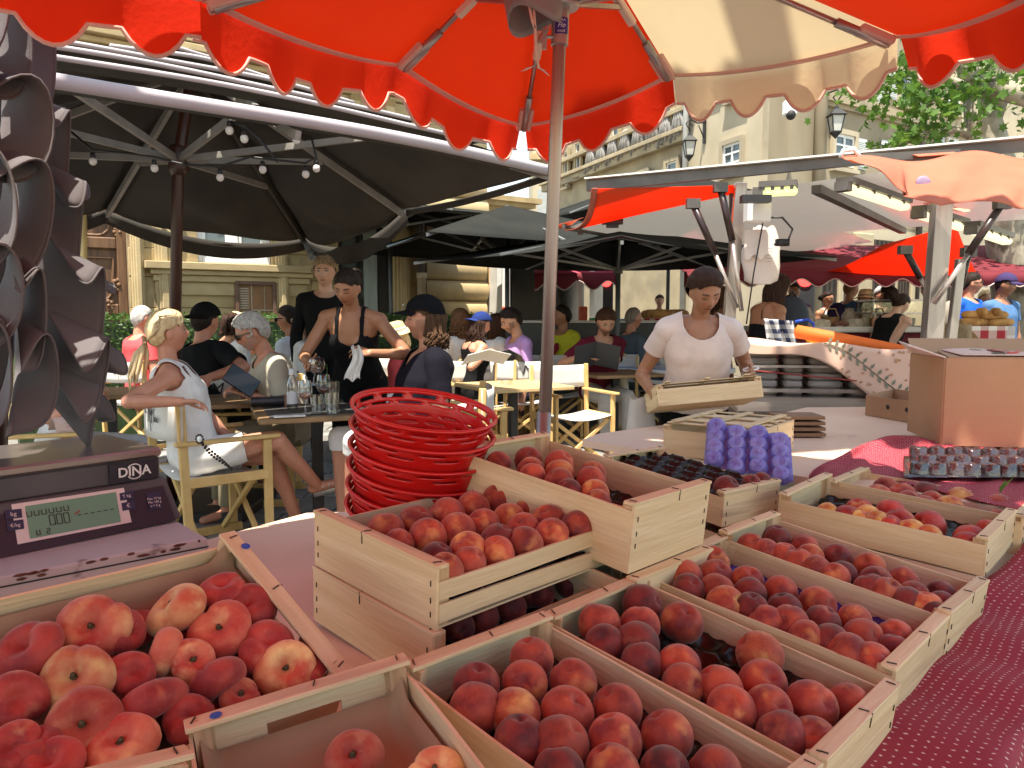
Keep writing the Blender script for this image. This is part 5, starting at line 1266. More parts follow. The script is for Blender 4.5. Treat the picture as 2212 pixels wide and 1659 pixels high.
def counter(label,px0,px1,py,d,depth,h0=0,base=None,th=.06,yaw=0):
 a,b=W(px0,py,d),W(px1,py,d); b.z=a.z; r=thing('market_counter',label,'counter',V(((a.x+b.x)/2,d,0))); M=MB(); M.box(((a.x+b.x)/2,d+depth/2,a.z-th/2),(b.x-a.x,depth,th)); M.build('countertop',m_ctr,r,bevel=.01)
 M=MB(); M.box(((a.x+b.x)/2,d+depth/2+.04,(a.z-th)/2-.001),(b.x-a.x-.06,depth-.1,a.z-th)); M.build('counter_front',base or m_burg,r); return a.z
zc1=counter('long white market counter with a burgundy front, crowded with cheeses and jars',1660,2010,706,8.2,.9)
zc2=counter('market counter with loaves and a checked cloth beyond the bald man',1275,1470,705,10.6,.8,base=pm('dark_front',(.05,.045,.04)))
zc3=counter('market counter of the bread seller at the right edge',2030,2330,757,6.6,.9,base=m_burg)
tag(MB().box((W(1290,720,9.4).x,9.4,.62),(2.4,.06,1.16)).build('terrace_screen',pm('screen_grey',(.075,.072,.068),(.06,.058,.055),rough=.6),None,bevel=.01),'low dark grey terrace screen behind the diners in the middle','screen')
tag(MB().box((W(1290,720,9.4).x,9.4,1.215),(2.44,.08,.03)).build('screen_rail',m_ctr,None),'pale top rail lying along the low dark terrace screen','rail')
def loaf(x,y,z,L,r_,yaw,i,lab,nm='loaf',mat=None,g='loaves and goods on the far counters'):
 M=MB(); u=V((math.cos(yaw),math.sin(yaw),0)); c=V((x,y,z+r_*.8)); M.tube([c-u*L*.5,c-u*L*.42,c-u*L*.2,c+u*L*.2,c+u*L*.42,c+u*L*.5],[.01,r_*.7,r_,r_*1.02,r_*.7,.01],10); return tag(M.build(nm,mat or m_bread,None,True),lab,'bread',g)
for k in range(7):loaf(W(1420+12*(k%5),690,10.7).x,10.8+.1*(k%3),zc2+.10*(k//4),.40,.075,rng.uniform(-.5,.5),k,'brown loaf '+('lowest left','beside the lowest left one','in the middle of the bottom row','right of the middle','far right of the bottom row','on top, left','on top, right')[k]+' of the far loaf pile')
M=MB(); p=W(1352,702,10.62); M.box((p.x,10.75,zc2+.05),(.52,.4,.10)); tag(M.build('blue_crate',pm('blue_plastic',(.03,.22,.60),(.03,.19,.52),rough=.4),None,bevel=.01),'bright blue plastic crate on the far counter by the dark menu reader','crate')
M=MB(); p=W(1320,702,10.62); M.box((p.x-.16,10.7,zc2+.06),(.24,.3,.11)); tag(M.build('green_tub',pm('green_plastic',(.03,.30,.10),(.03,.26,.09),rough=.4),None,bevel=.01),'green plastic tub left of the blue crate on the far counter','tub')
def gingham(name,c1,c2,sc,ang=0):
 if name in MATS:return MATS[name]
 m=bpy.data.materials.new(name); m.use_nodes=True; MATS[name]=m; N=m.node_tree.nodes; L=m.node_tree.links; b=N["Principled BSDF"]; b.inputs["Roughness"].default_value=.8
 tc=N.new("ShaderNodeTexCoord"); sp=N.new("ShaderNodeSeparateXYZ"); L.new(tc.outputs["Object"],sp.inputs[0]); ad=N.new("ShaderNodeMath"); ad.operation='ADD'; L.new(sp.outputs[0],ad.inputs[0]); L.new(sp.outputs[1],ad.inputs[1]); o=[]
 for src in(ad.outputs[0],sp.outputs[2]):
  mu=N.new("ShaderNodeMath"); mu.operation='MULTIPLY'; mu.inputs[1].default_value=sc; L.new(src,mu.inputs[0]); fr=N.new("ShaderNodeMath"); fr.operation='FRACT'; L.new(mu.outputs[0],fr.inputs[0]); g=N.new("ShaderNodeMath"); g.operation='GREATER_THAN'; g.inputs[1].default_value=.5; L.new(fr.outputs[0],g.inputs[0]); o.append(g.outputs[0])
 a=N.new("ShaderNodeMath"); a.operation='ADD'; L.new(o[0],a.inputs[0]); L.new(o[1],a.inputs[1]); h=N.new("ShaderNodeMath"); h.operation='MULTIPLY'; h.inputs[1].default_value=.5; L.new(a.outputs[0],h.inputs[0])
 mx=N.new("ShaderNodeMix"); mx.data_type='RGBA'; L.new(h.outputs[0],mx.inputs[0]); mx.inputs[6].default_value=hexc(c2); mx.inputs[7].default_value=hexc(c1); L.new(mx.outputs[2],b.inputs["Base Color"]); return m
m_gred=gingham('red_gingham',(.36,.02,.03),(.72,.66,.60),7); m_gblue=gingham('blue_gingham',(.03,.04,.10),(.66,.64,.62),14)
M=MB(); M.box((W(1385,690,10.4).x+.25,10.55,zc2+.05),(.5,.3,.11)); tag(M.build('checked_box',m_gred,None),'small box wrapped in red checked cloth between the far loaves','box')
zb=W(2120,750,6.7).z
M=MB(); c=W(2122,726,6.8); M.box((c.x,6.9,zb+.09),(.36,.32,.18)); M2=M.build('checked_display',m_gred,None,bevel=.004); tag(M2,'box covered in red and white checked cloth holding long loaves at the right','display box')
M=MB(); M.box((W(2172,728,6.8).x,6.9,zb+.09),(.10,.3,.18)); tag(M.build('checked_display',gingham('grey_gingham',(.30,.28,.28),(.70,.66,.62),5),None),'white side of the display box with pale grey checks','display box')
for k,(px,z,yw,L)in enumerate(((2095,.18,.1,.22),(2130,.18,.3,.24),(2162,.18,-.1,.22),(2105,.245,.2,.22),(2145,.245,-.2,.24),(2125,.27,1.3,.22),(2150,.27,1.2,.2))):
 loaf(W(px,700,6.85).x,6.85+.04*(k%2),zb+z,L,.040,yw,k,'golden loaf '+('bottom left','bottom middle','bottom right','upper left','upper right','upright on top, left','upright on top, right')[k]+' on the red checked display box',g='loaves on the checked display')
M=MB(); M.lathe([(.02,0),(.07,.0),(.10,.06),(.105,.065),(.095,.06),(.06,.01)],W(2195,748,6.7),16); tag(M.build('orange_bowl',pm('orange_glaze',(.62,.12,.03),(.55,.10,.03),rough=.3),None,True),'orange ceramic bowl right of the checked display box','bowl')
M=MB()
for k in range(6):M.tube([W(2045+5*k,700-2*k,6.6),W(2065+9*k,715+3*k,6.6),W(2095+9*k,742+3*k,6.6)],.013,6)
M.tube([W(2050,745,6.6),W(2075,690,6.6),W(2100,745,6.6)],.012,6); tag(M.build('wicker_stand',m_wick,None,True),'brown wicker rack leaning beside the thick silver post','rack')
M=MB(); M.grid(lambda s,t:W(2040+50*s,700+55*t,6.5)+V((0,.12*math.sin(s*6.28),0)),12,6); tag(M.build('burlap_sack',pm('burlap',(.36,.27,.16),(.28,.20,.12),scale=20,bump=.4),None,True,solid=.01),'burlap sack hanging on the brown wicker rack','sack')
GC=('wrapped cheese','stone jar','sausage bundle','wicker basket','glass jar','paper parcel')
COLG=((.42,.36,.28),(.30,.25,.20),(.20,.08,.05),(.36,.20,.08),(.38,.34,.24),(.55,.46,.34))
for k in range(26):
 kind=(k*5+k//6)%6; px=1668+12.6*k+rng.uniform(-3,3); y=8.35+.32*(k%2)+rng.uniform(-.04,.04); x=W(px,700,y).x; s_=rng.uniform(.8,1.2); c=V((x,y,zc1)); M=MB(); mt=pm('goods_%d'%kind,COLG[kind],tuple(a*.65 for a in COLG[kind]),scale=20,rough=.7,bump=.2,rand=.25)
 if kind==0:M.lathe([(.01,.0),(.085*s_,0),(.09*s_,.03),(.085*s_,.07*s_),(.01,.075*s_)],c,14)
 elif kind==1:M.lathe([(.01,0),(.05,0),(.075*s_,.06),(.07*s_,.12),(.045,.15*s_),(.05,.17*s_),(.01,.172*s_)],c,14)
 elif kind==2:
  for q in range(3):M.tube([c+V((-.11,(q-1)*.04,.025)),c+V((0,(q-1)*.045,.04)),c+V((.11,(q-1)*.04,.025))],[.01,.028,.01],8)
 elif kind==3:M.lathe([(.06,0),(.09*s_,.09*s_),(.098*s_,.10*s_),(.085*s_,.09*s_),(.05,.02)],c,14); M.tube([c+V((-.09*s_,0,.09)),c+V((-.05,0,.19)),c+V((.05,0,.19)),c+V((.09*s_,0,.09))],.008,6)
 elif kind==4:M.lathe([(.01,0),(.042,0),(.045,.09),(.03,.105),(.033,.11),(.033,.13),(.01,.131)],c,12)
 else:M.ring([[c+V((a*sx,.6*a*sy,z))for sx,sy in((-1,-1),(1,-1),(1,1),(-1,1))]for a,z in((.10,0),(.11,.03),(.10,.07),(.03,.085))])
 tag(M.build(GC[kind].replace(' ','_'),mt,None,True,auto=40),'%s on the long burgundy fronted counter, %s from its left end'%(GC[kind],ORD[k]if k<20 else 'twenty-'+ORD[k-20]),GC[kind].split()[-1],'goods on the long counter')
M=MB(); c=W(1975,700,8.25); M.box((c.x-.10,8.5,zc1+.14),(.62,.4,.26)); M.k=1; M.box((c.x-.10,8.5,zc1+.28),(.66,.44,.02)); M.box((c.x-.10,8.5,zc1+.14),(.66,.43,.02)); tag(M.build('glass_case',[glass_mat('case_glass',(.7,.75,.72),.75),m_alu],None),'glass display case on the long counter beside the thick silver post','display case')
M=MB(); M.grid(lambda s,t:W(1650+70*s+8*t,688+6*s+55*t,6.3)+V((0,.06*math.sin(s*14),0)),20,8); tag(M.build('checked_cloth',m_gblue,None,True,solid=.003),'dark blue and white checked cloth hanging beside the dark haired woman','cloth')
M=MB(); M.tube([W(1718,695,6.2),W(1745,690,6.2),W(1758,700,6.2),W(1756,712,6.2),W(1730,712,6.2)],.012,8); tag(M.build('basket_grip',pm('blue_handle',(.02,.08,.55),(.02,.07,.48),rough=.4),None,True),'bright blue plastic basket grip behind the checked cloth','basket')
bp=W(1708,690,7.2); M=MB(); M.ell(bp+V((0,0,.02)),(.17,.11,.20),None,14,10); b_=M.build('backpack',pm('navy_fabric',(.015,.02,.035),(.022,.028,.045),rough=.7),None,True); tag(b_,'navy backpack standing on the near end of the long counter','backpack'); M=MB(); M.tube([bp+V((-.05,-.02,.19)),bp+V((0,-.02,.26)),bp+V((.05,-.02,.19))],.012,6); M.build('strap',m_iron,b_,True)
vn=thing('van','white delivery van with open rear and red tail lamps behind the terrace','van',W(1180,760,12))
vc=W(1178,680,12.2); vw,vh=1.86,2.35; vx0=W(1085,680,12.2).x; vx1=W(1262,680,12.2).x; M=MB()
for a,b in((vx0,vx0+.12),(vx1-.12,vx1)):M.box(((a+b)/2,14.2,1.25),(b-a,4.0,2.1))
M.box(((vx0+vx1)/2,14.2,2.34),(vx1-vx0,4.0,.10)); M.box(((vx0+vx1)/2,16.1,1.3),(vx1-vx0-.24,.1,2.0)); M.box(((vx0+vx1)/2,14.2,.42),(vx1-vx0-.24,4,.1)); M.build('body',m_white,vn,bevel=.03)
for sx,x in((-1,vx0),(1,vx1)):
 M=MB(); M.bar((x,12.18,.45),(x-sx*-.02+sx*.25,11.5,.45),.01,.01); M.box((x+sx*.14,11.75,1.35),(.07,.95,1.85),Mx.Rotation(D2R(sx*-14),3,'Z')); M.build('rear_door',m_white,vn,bevel=.02)
 M=MB(); M.box((x-sx*.02,12.17,1.15),(.13,.06,.55)); M.build('tail_lamp',pm('tail_red',(.42,.03,.02),(.5,.10,.03),rough=.25),vn,bevel=.015)
 M=MB(); M.lathe([(.1,-.1),(.33,-.1),(.35,0),(.33,.1),(.1,.1)],(x-sx*.15,13.2,.34),18,(1,0,0)); M.build('wheel',m_iron,vn,True)
M=MB(); M.box(((vx0+vx1)/2,12.12,.45),(vx1-vx0,.10,.16)); M.build('bumper',m_iron,vn,bevel=.02)
for k,(dx,z,w,h)in enumerate(((-.3,.62,.5,.3),(.25,.6,.45,.26),(-.1,.9,.5,.24))):
 M=MB(); M.box(((vx0+vx1)/2+dx,12.9+.2*k,z),(w,.4,h)); tag(M.build('carton',pm('carton',(.40,.26,.14),(.34,.21,.11),rough=.8),None,bevel=.005),('left carton','right carton','upper carton')[k]+' in the open rear of the white van','box','cartons in the van')
M=MB(); M.ring([[W(x,y,11.9)for x,y in((1040,575),(1062,570),(1070,720),(1010,740),(1000,690))],[W(x,y,12.1)for x,y in((1040,575),(1062,570),(1070,720),(1010,740),(1000,690))]]); tag(M.build('tarpaulin',pm('cream_tarp',(.72,.64,.50),(.66,.58,.44),scale=2,bump=.3,bscale=5),None),'cream tarpaulin hanging from a stall left of the white van','tarpaulin')
M=MB(); M.ring([[W(x,y,11.8)for x,y in((1055,578),(1070,590),(1076,705),(1060,735))],[W(x,y,11.9)for x,y in((1055,578),(1070,590),(1076,705),(1060,735))]]); tag(M.build('board',pm('ochre_board',(.62,.36,.12),(.55,.30,.10)),None),'ochre board between the cream tarpaulin and the white van','board')
def signal(px,py,d,lab,w=.24,stripes=True):
 c=W(px,py,d); r=thing('pedestrian_signal',lab,'traffic light',V((c.x,d,0))); M=MB(); M.box((c.x,d,(c.z-.45)/2),(w*.9,.16,c.z-.45)); M.build('post',pm('signal_grey',(.10,.11,.13),(.08,.09,.10)),r,bevel=.01)
 M=MB(); M.box((c.x,d,c.z),(w,.2,.86)); hd_=M.build('housing',pm('signal_black',(.03,.032,.036),(.025,.026,.03)),r,bevel=.015)
 M=MB(); M.lathe([(.001,.0),(w*.36,.0),(w*.36,-.02),(.001,-.03)],(c.x,d-.105,c.z+.18),16,(0,1,0)); M.build('red_lamp',emit_mat('red_signal',(1,.035,.03),2.2),hd_,True)
 if stripes:
  M=MB(); M.box((c.x,d,c.z+.50),(w*1.1,.22,.12)); M.build('yellow_cap',pm('signal_yellow',(.70,.42,.02),(.62,.36,.02)),r); M=MB(); M.box((c.x,d-.09,c.z-.75),(w*.95,.02,.55)); M.build('notice',m_white,r)
signal(1308,632,13.5,'pedestrian signal with lit red lamp on a yellow capped post behind the menu reader'); signal(1733,628,12.5,'pedestrian signal with a lit red lamp above the shoppers at the long counter',.34,False)
for k,(a,b,y,d)in enumerate(((2090,2160,598,14),(2150,2212,604,15),(2205,2290,610,14),(1990,2060,600,16))):
 p,q=W(a,y,d),W(b,y,d); M=MB(); M.grid(lambda s,t:p.lerp(q,s)+V((-.5*t,.8*t,.42*t)),4,3); M.grid(lambda s,t:p.lerp(q,s)+V((0,0,-.14*t)),4,1); r=M.build('stall_roof',pm('white_canvas',(.74,.70,.64),(.68,.64,.58),trl=.3),None,True,solid=.01)
 tag(r,('white canvas stall roof above the man in the blue polo','white canvas stall roof above the man in the cap','white canvas stall roof at the far right edge','white canvas stall roof behind the thick silver post')[k],'stall roof','white stall roofs far off')
 # fruit stall: tables and cloth
def wood(axis):
 st_={'x':(.35,5,5),'y':(5,.35,5),'z':(5,5,.35)}[axis]
 return pm('poplar_'+axis,(.75,.585,.36),(.60,.43,.23),scale=7,rough=.68,stretch=st_,bump=.22,bscale=30,rand=.10,lo=.3,hi=.72,c3=(.52,.37,.23),s3=3.2,t3=.62,dist=.6)
m_wx,m_wy,m_wz=wood('x'),wood('y'),wood('z')
m_end=pm('pine_post',(.66,.45,.27),(.46,.28,.14),scale=16,rough=.7,stretch=(3,3,.25),bump=.25,rand=.10,lo=.38,hi=.62)
m_stpl=pm('staple_wire',(.05,.042,.035),(.07,.055,.04),rough=.4,metal=.6)
m_wtab=pm('white_board',(.78,.57,.43),(.70,.49,.36),scale=2.5,rough=.45,bump=.08,c3=(.42,.33,.27),s3=5,t3=.66)  # white boards, the pink of reflected light put into the base tone
wt=thing('trestle_table','long white board table behind the crates carrying boxes and the lidded crate','table',(1.2,3.4,0))
M=MB(); pts=[G(*p,.765)for p in((1258,950),(1292,937),(1430,918),(1640,904),(1742,880))]+[V((3.6,4.6,.765)),V((3.6,1.9,.765)),V((1.45,2.05,.765)),V((.98,2.52,.765))]
M.ring([[p-V((0,0,.03))for p in pts],pts]); M.build('tabletop',m_wtab,wt)
for x,y in((.55,3.3),(1.3,4.0),(2.9,4.2),(1.6,2.4),(2.9,2.3)):M=MB(); M.box((x,y,.366),(.05,.05,.732)); M.build('leg',m_end,wt)
lt=thing('trestle_table','pale pink washed board table under the scale and the flat peaches','table',(-.5,1.4,0))
M=MB(); pts=[G(440,1168,.66),G(662,1108,.66),V((.05,2.55,.66)),V((.30,2.20,.66)),V((-.05,1.0,.66)),V((-.15,.35,.66)),V((-1.6,.35,.66)),V((-1.6,1.6,.66))]
M.ring([[p-V((0,0,.028))for p in pts],pts]); M.build('tabletop',m_wtab,lt)
for x,y in((-1.4,.5),(-.25,.5),(-.8,2.1),(0,2.2)):M=MB(); M.box((x,y,.316),(.05,.05,.632)); M.build('leg',m_end,lt)
def crate(label,c,yaw,pit=0,rol=0,L=.5,Wd=.3,H=.105,drop=.018,slats=1,handle=False,lid=False,cat='crate',group='wooden peach crates'):
 """thin poplar crate: solid ends with a lath on top, corner posts, thin sides, base, wire staples"""
 r=thing('fruit_crate',label,cat,(0,0,0),group)
 for sx in(-1,1):
  M=MB()
  if handle:
   y0,y1,z0,z1=-Wd*.17,Wd*.17,-.062,-.036; a=Wd/2-.004
   for(ya,yb,za,zb)in((-a,a,z1,-.006),(-a,a,-H,z0),(-a,y0,z0,z1),(y1,a,z0,z1)):M.box((sx*(L/2-.004),(ya+yb)/2,(za+zb)/2),(.008,yb-ya,zb-za))
  else:M.box((sx*(L/2-.003),0,-H/2-.003),(.006,Wd-.008,H-.006))
  M.build('end_board',m_wy,r)
  M=MB(); lw=.026 if not handle else.030; M.box((sx*(L/2-lw/2+.001),0,-.003+rng.uniform(-.0006,.0006)),(lw,Wd,.007)); M.build('top_lath',m_wy,r,bevel=.0012)
  for sy in(-1,1):
   M=MB(); a=.026; x,y=sx*(L/2-.006),sy*(Wd/2-.009)
   M.ring([[V((x,y,z)),V((x-sx*a,y,z)),V((x-sx*a*.55,y-sy*a*.8,z)),V((x,y-sy*a,z))]for z in(-H+.002,-.0065)]); M.build('corner_post',m_end,r)
 for sy in(-1,1):
  hs=(H-drop)/slats
  for q in range(slats):
   z1=-drop-q*hs; z0=z1-hs+(.010 if slats>1 else 0)
   M=MB(); M.grid(lambda s,t:V(((s-.5)*(L-.012),sy*(Wd/2-.0055+.002*math.sin(s*6+q)),z0+(z1-z0)*t+.003*math.sin(s*4.4+q*2+sy)*(q>0))),8,1); M.build('side_slat',m_wx,r,solid=.005)
 for k in range(3):
  M=MB(); w3=(Wd-.012)/3; M.box((0,(k-1)*w3,-H+.002),(L-.014,w3-.004,.004)); M.build('base_slat',m_wx,r)
 M=MB()
 for sx in(-1,1):
  for y,ang in((-Wd*.46,.6),(Wd*.46,-.5),(Wd*.06,.2)):
   M.bar((sx*(L/2-.018),y-.004,.0014),(sx*(L/2-.004),y+.004*ang,.0014),.0016,.0016)
  M.bar((sx*(L/2+.0006),Wd*.062,.001),(sx*(L/2+.0006),Wd*.060,-.022),.0016,.0016)
  for z in(-.03,-.06,-.085):
   for sy in(-1,1):M.bar((sx*(L/2+.0008),sy*(Wd/2-.018),z),(sx*(L/2+.0008),sy*(Wd/2-.018),z-.010),.0016,.0016)
 st_=M.build('staple',m_stpl,r); st_['kind']='stuff'
 if lid:
  for k in range(6):M=MB(); M.box((0,(k-2.5)*(Wd-.03)/5.6,.0065+.0045*(k%2)),(L-.01,.030 if k in(0,5)else.042,.003)); M.build('lid_slat',m_wx,r)
  for k in range(3):M=MB(); M.box(((k-1)*(L*.38),0,.016),(.026,Wd-.01,.006)); M.build('lid_batten',m_wy,r)
 r.location=c; r.rotation_euler=(D2R(rol),D2R(pit),D2R(yaw))
 mat=Mx.LocRotScale(V(c),r.rotation_euler.to_quaternion(),None); r['_m']=0; del r['_m']
 return r,mat,L,Wd,H
 # ---- peaches
def peach_mesh(kind,seed):
 M=MB(); rg=random.Random(seed); nu,nv=28,20; rows=[]
 f1,f2,f3=rg.uniform(.94,1.05),rg.uniform(.93,1.03),rg.uniform(0,6)
 for i in range(nv+1):
  t=PI*(i/nv*.985+.0075); row=[]
  for j in range(nu):
   a=2*PI*j/nu; da=math.atan2(math.sin(a),math.cos(a))
   g=.075*math.exp(-(da/.20)**2)*math.sin(t)**.6*(1 if t>.5 else.6)
   if kind=='round':
    R=1-g+.015*math.sin(2*a+f3)*math.sin(t); p=V((R*math.sin(t)*math.cos(a)*f1,R*math.sin(t)*math.sin(a),-R*math.cos(t)*f2))
    rr=math.hypot(p.x,p.y); 
    if p.z>0:p.z-=.26*math.exp(-(rr/.22)**2)
    else:p.z-=.06*math.exp(-(rr/.12)**2)
   else:
    R=1-g*1.2+.045*math.sin(2*a+f3)*math.sin(t)+.03*math.sin(3*a+f3); p=V((R*math.sin(t)**.8*math.cos(a),R*math.sin(t)**.8*math.sin(a),-math.cos(t)*.62*(1+.08*math.cos(a+f3)))); rr=math.hypot(p.x,p.y)
    p.z-=math.copysign(1,p.z)*(.46*math.exp(-(rr/.34)**2))+(.13*math.exp(-(da/.20)**2)*min(1,rr*1.5)if p.z>0 else 0)
   row.append(p)
  rows.append(row)
 M.ring(rows); o=M.build('peach',None,None,True); o.data.materials.clear(); me=o.data; me.transform(Mx.Translation(o.location)); bpy.data.objects.remove(o); return me
def peach_mat(name,red,dark,yel,ty,fuzz=.35,rough=.62):
 if name in MATS:return MATS[name]
 m=bpy.data.materials.new(name); m.use_nodes=True; MATS[name]=m; N=m.node_tree.nodes; L=m.node_tree.links; b=N["Principled BSDF"]
 tc=N.new("ShaderNodeTexCoord"); oi=N.new("ShaderNodeObjectInfo"); sc=N.new("ShaderNodeVectorMath"); sc.operation='SCALE'; sc.inputs[0].default_value=(13,29,47); L.new(oi.outputs["Random"],sc.inputs["Scale"])
 ad=N.new("ShaderNodeVectorMath"); ad.operation='ADD'; L.new(tc.outputs["Object"],ad.inputs[0]); L.new(sc.outputs[0],ad.inputs[1])
 def no(s,d,v=None):n=N.new("ShaderNodeTexNoise"); n.inputs["Scale"].default_value=s; n.inputs["Detail"].default_value=d; L.new(v or ad.outputs[0],n.inputs["Vector"]); return n.outputs[0]
 def ramp(i,a,c0,b_,c1):r=N.new("ShaderNodeValToRGB"); r.color_ramp.elements[0].position=a; r.color_ramp.elements[1].position=b_; r.color_ramp.elements[0].color=hexc(c0); r.color_ramp.elements[1].color=hexc(c1); L.new(i,r.inputs[0]); return r.outputs[0]
 base=ramp(no(1.1,4),.36,dark,.62,red)
 mx=N.new("ShaderNodeMix"); mx.data_type='RGBA'; L.new(ramp(no(.85,3),ty,(0,0,0),ty+.16,(1,1,1)),mx.inputs[0]); L.new(base,mx.inputs[6]); mx.inputs[7].default_value=hexc(yel)
 st=N.new("ShaderNodeMapping"); st.inputs["Scale"].default_value=(7,7,.9); L.new(ad.outputs[0],st.inputs[0])
 m2=N.new("ShaderNodeMix"); m2.data_type='RGBA'; L.new(ramp(no(1.0,5,st.outputs[0]),.60,(0,0,0),.78,(.45,.45,.45)),m2.inputs[0]); L.new(mx.outputs[2],m2.inputs[6]); m2.inputs[7].default_value=hexc(tuple(min(1,a*.5+b2*.5+.02)for a,b2 in zip(yel,red)))
 m3=N.new("ShaderNodeMix"); m3.data_type='RGBA'; L.new(ramp(no(22,6),.55,(0,0,0),.80,(.35,.35,.35)),m3.inputs[0]); L.new(m2.outputs[2],m3.inputs[6]); m3.inputs[7].default_value=hexc(tuple(c*.55 for c in dark))
 hs=N.new("ShaderNodeHueSaturation"); mr=N.new("ShaderNodeMapRange"); L.new(oi.outputs["Random"],mr.inputs[0]); mr.inputs[3].default_value=.78; mr.inputs[4].default_value=1.22; L.new(mr.outputs[0],hs.inputs["Value"]); L.new(m3.outputs[2],hs.inputs["Color"])
 L.new(hs.outputs[0],b.inputs["Base Color"]); b.inputs["Roughness"].default_value=rough; b.inputs["Specular IOR Level"].default_value=.35
 b.inputs["Sheen Weight"].default_value=fuzz; b.inputs["Sheen Roughness"].default_value=.45; b.inputs["Sheen Tint"].default_value=(1,.82,.70,1)
 b.inputs["Subsurface Weight"].default_value=.06; b.inputs["Subsurface Radius"].default_value=(.02,.006,.003)
 bp=N.new("ShaderNodeBump"); bp.inputs["Strength"].default_value=.12; bp.inputs["Distance"].default_value=.02; L.new(no(45,3),bp.inputs["Height"]); L.new(bp.outputs[0],b.inputs["Normal"]); return m
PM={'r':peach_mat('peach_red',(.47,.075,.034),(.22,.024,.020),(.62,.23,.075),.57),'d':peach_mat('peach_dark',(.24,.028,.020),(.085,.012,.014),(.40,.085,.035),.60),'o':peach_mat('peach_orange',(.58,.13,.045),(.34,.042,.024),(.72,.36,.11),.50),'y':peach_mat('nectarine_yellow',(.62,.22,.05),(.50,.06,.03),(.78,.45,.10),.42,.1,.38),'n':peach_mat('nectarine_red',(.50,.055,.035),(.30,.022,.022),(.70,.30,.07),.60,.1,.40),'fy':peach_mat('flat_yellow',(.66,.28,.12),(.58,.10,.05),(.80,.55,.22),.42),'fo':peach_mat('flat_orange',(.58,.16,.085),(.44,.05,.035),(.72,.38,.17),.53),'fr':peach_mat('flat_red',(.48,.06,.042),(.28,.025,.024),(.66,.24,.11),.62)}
RM=[peach_mesh('round',k)for k in range(5)]; FM=[peach_mesh('flat',k+20)for k in range(4)]
for q,me in enumerate(RM+FM):
 pass
SH={'r':'red','d':'dark maroon','o':'orange red','y':'yellow blushed','n':'glossy red','fy':'pale yellow flat','fo':'orange flat','fr':'red flat'}
def ordw(n):
 if n<20:return ORD[n]
 return 'twenty-'+ORD[n-20]if n<29 else('thirtieth' if n==29 else 'thirty-'+ORD[n-30])
CROP={7:(0,1175),8:(800,1175),9:(1600,1175),5:(800,600),6:(1600,600)}
mesh_cache={}
def put_peaches(lst,mat,off,crop,where,group,kindd='r',flat=False,rcap=(.030,.043),nz=None,key=None):
 bx=next((v[2:4]for v in CR.values()if v and v[1]==mat),None)
 n=(mat.to_3x3()@V((0,0,1))).normalized(); p0=mat@V((0,0,off)); res=[]
 for e in lst:
  x,y,rp=e[:3]; k=e[3]if len(e)>3 else kindd; ox,oy=CROP[crop]
  px,py=(ox+x/2.37)*.8848,(oy+y/2.37)*.8848; c=hit(px,py,p0+n*(e[4]if len(e)>4 and not isinstance(e[4],tuple)else 0),n)
  R=min(rcap[1],max(rcap[0],rp/2.37*.8848/FPX*zc(c)))
  if bx:
   lc=mat.inverted()@c; g=.012+R*(.97 if not flat else.88); lc.x=max(-bx[0]/2+g,min(bx[0]/2-g,lc.x)); lc.y=max(-bx[1]/2+g-.004,min(bx[1]/2-g+.004,lc.y)); c=mat@lc
  res.append((c,R,k,e))
 res.sort(key=lambda t:(mat.inverted()@t[0]).x)
 for i,(c,R,k,e)in enumerate(res):
  key=(k,rng.randrange(len(FM)if flat else len(RM)))
  if key not in mesh_cache:
   me=(FM if flat else RM)[key[1]].copy(); me.materials.append(PM[k]); mesh_cache[key]=me
  o=bpy.data.objects.new('peach' if k not in 'yn' else 'nectarine',mesh_cache[key]); COL.objects.link(o); o.location=c; o.scale=(R*rng.uniform(.97,1.03),)*3
  ax=e[4]if len(e)>4 and isinstance(e[4],tuple)else None
  if flat:
   d=V(ax if ax else(rng.uniform(-.5,.5),rng.uniform(-.8,-.2),1)).normalized(); q=d.to_track_quat('Z','Y'); o.rotation_euler=(q@Mx.Rotation(rng.uniform(0,6.28),3,'Z').to_quaternion()).to_euler()
   if ax and(k in('fy','fo')or len(e)>5):
    M=MB(); z_=d; s0=c+z_*R*.20; M.tube([s0,s0+z_*R*.10,s0+z_*R*.2+V((.002,0,0))],[.0045,.0035,.003],6); M.ell(s0-z_*R*.02,(.006,.006,.003)); WL[o]=V((0,0,0)); stm=M.build('stem',pm('stem_brown',(.10,.085,.03),(.06,.05,.02)),None,True); stm.parent=o; stm.matrix_parent_inverse=Mx.LocRotScale(o.location,o.rotation_euler.to_quaternion(),o.scale).inverted()
  else:
   d=V((rng.gauss(0,.75),rng.gauss(-.25,.75),1)).normalized(); q=d.to_track_quat('Z','Y'); o.rotation_euler=(q@Mx.Rotation(rng.uniform(0,6.28),3,'Z').to_quaternion()).to_euler()
  tag(o,'%s %s in the %s, %s from its left end'%(SH[k],'nectarine' if k in 'yn' else 'peach',where,ordw(i)),'nectarine' if k in 'yn' else 'peach',group)
m_blkpl=pm('black_plastic',(.010,.008,.007),(.018,.014,.012),scale=5,rough=.27,spec=.4); m_violet=pm('violet_plastic',(.24,.20,.60),(.36,.31,.72),scale=14,rough=.28,trl=.2,trc=(.35,.28,.85),coat=.3,bump=.5,bscale=35); m_navypl=pm('indigo_plastic',(.035,.025,.20),(.05,.03,.26),scale=4,rough=.25)
def cups(L,Wd,nx,ny,depth,phase=0):
 def f(s,t):
  u,v=s*nx,t*ny; b_=9
  for j in range(int(v)-1,int(v)+2):
   for i in range(int(u)-1,int(u)+3):
    cx=i+(.5 if j%2 else 0); d=math.hypot((u-cx),(v-j-.5)*1.0); b_=min(b_,d)
  q=min(1,b_/.54); return-depth*(1-q**3)
 return f
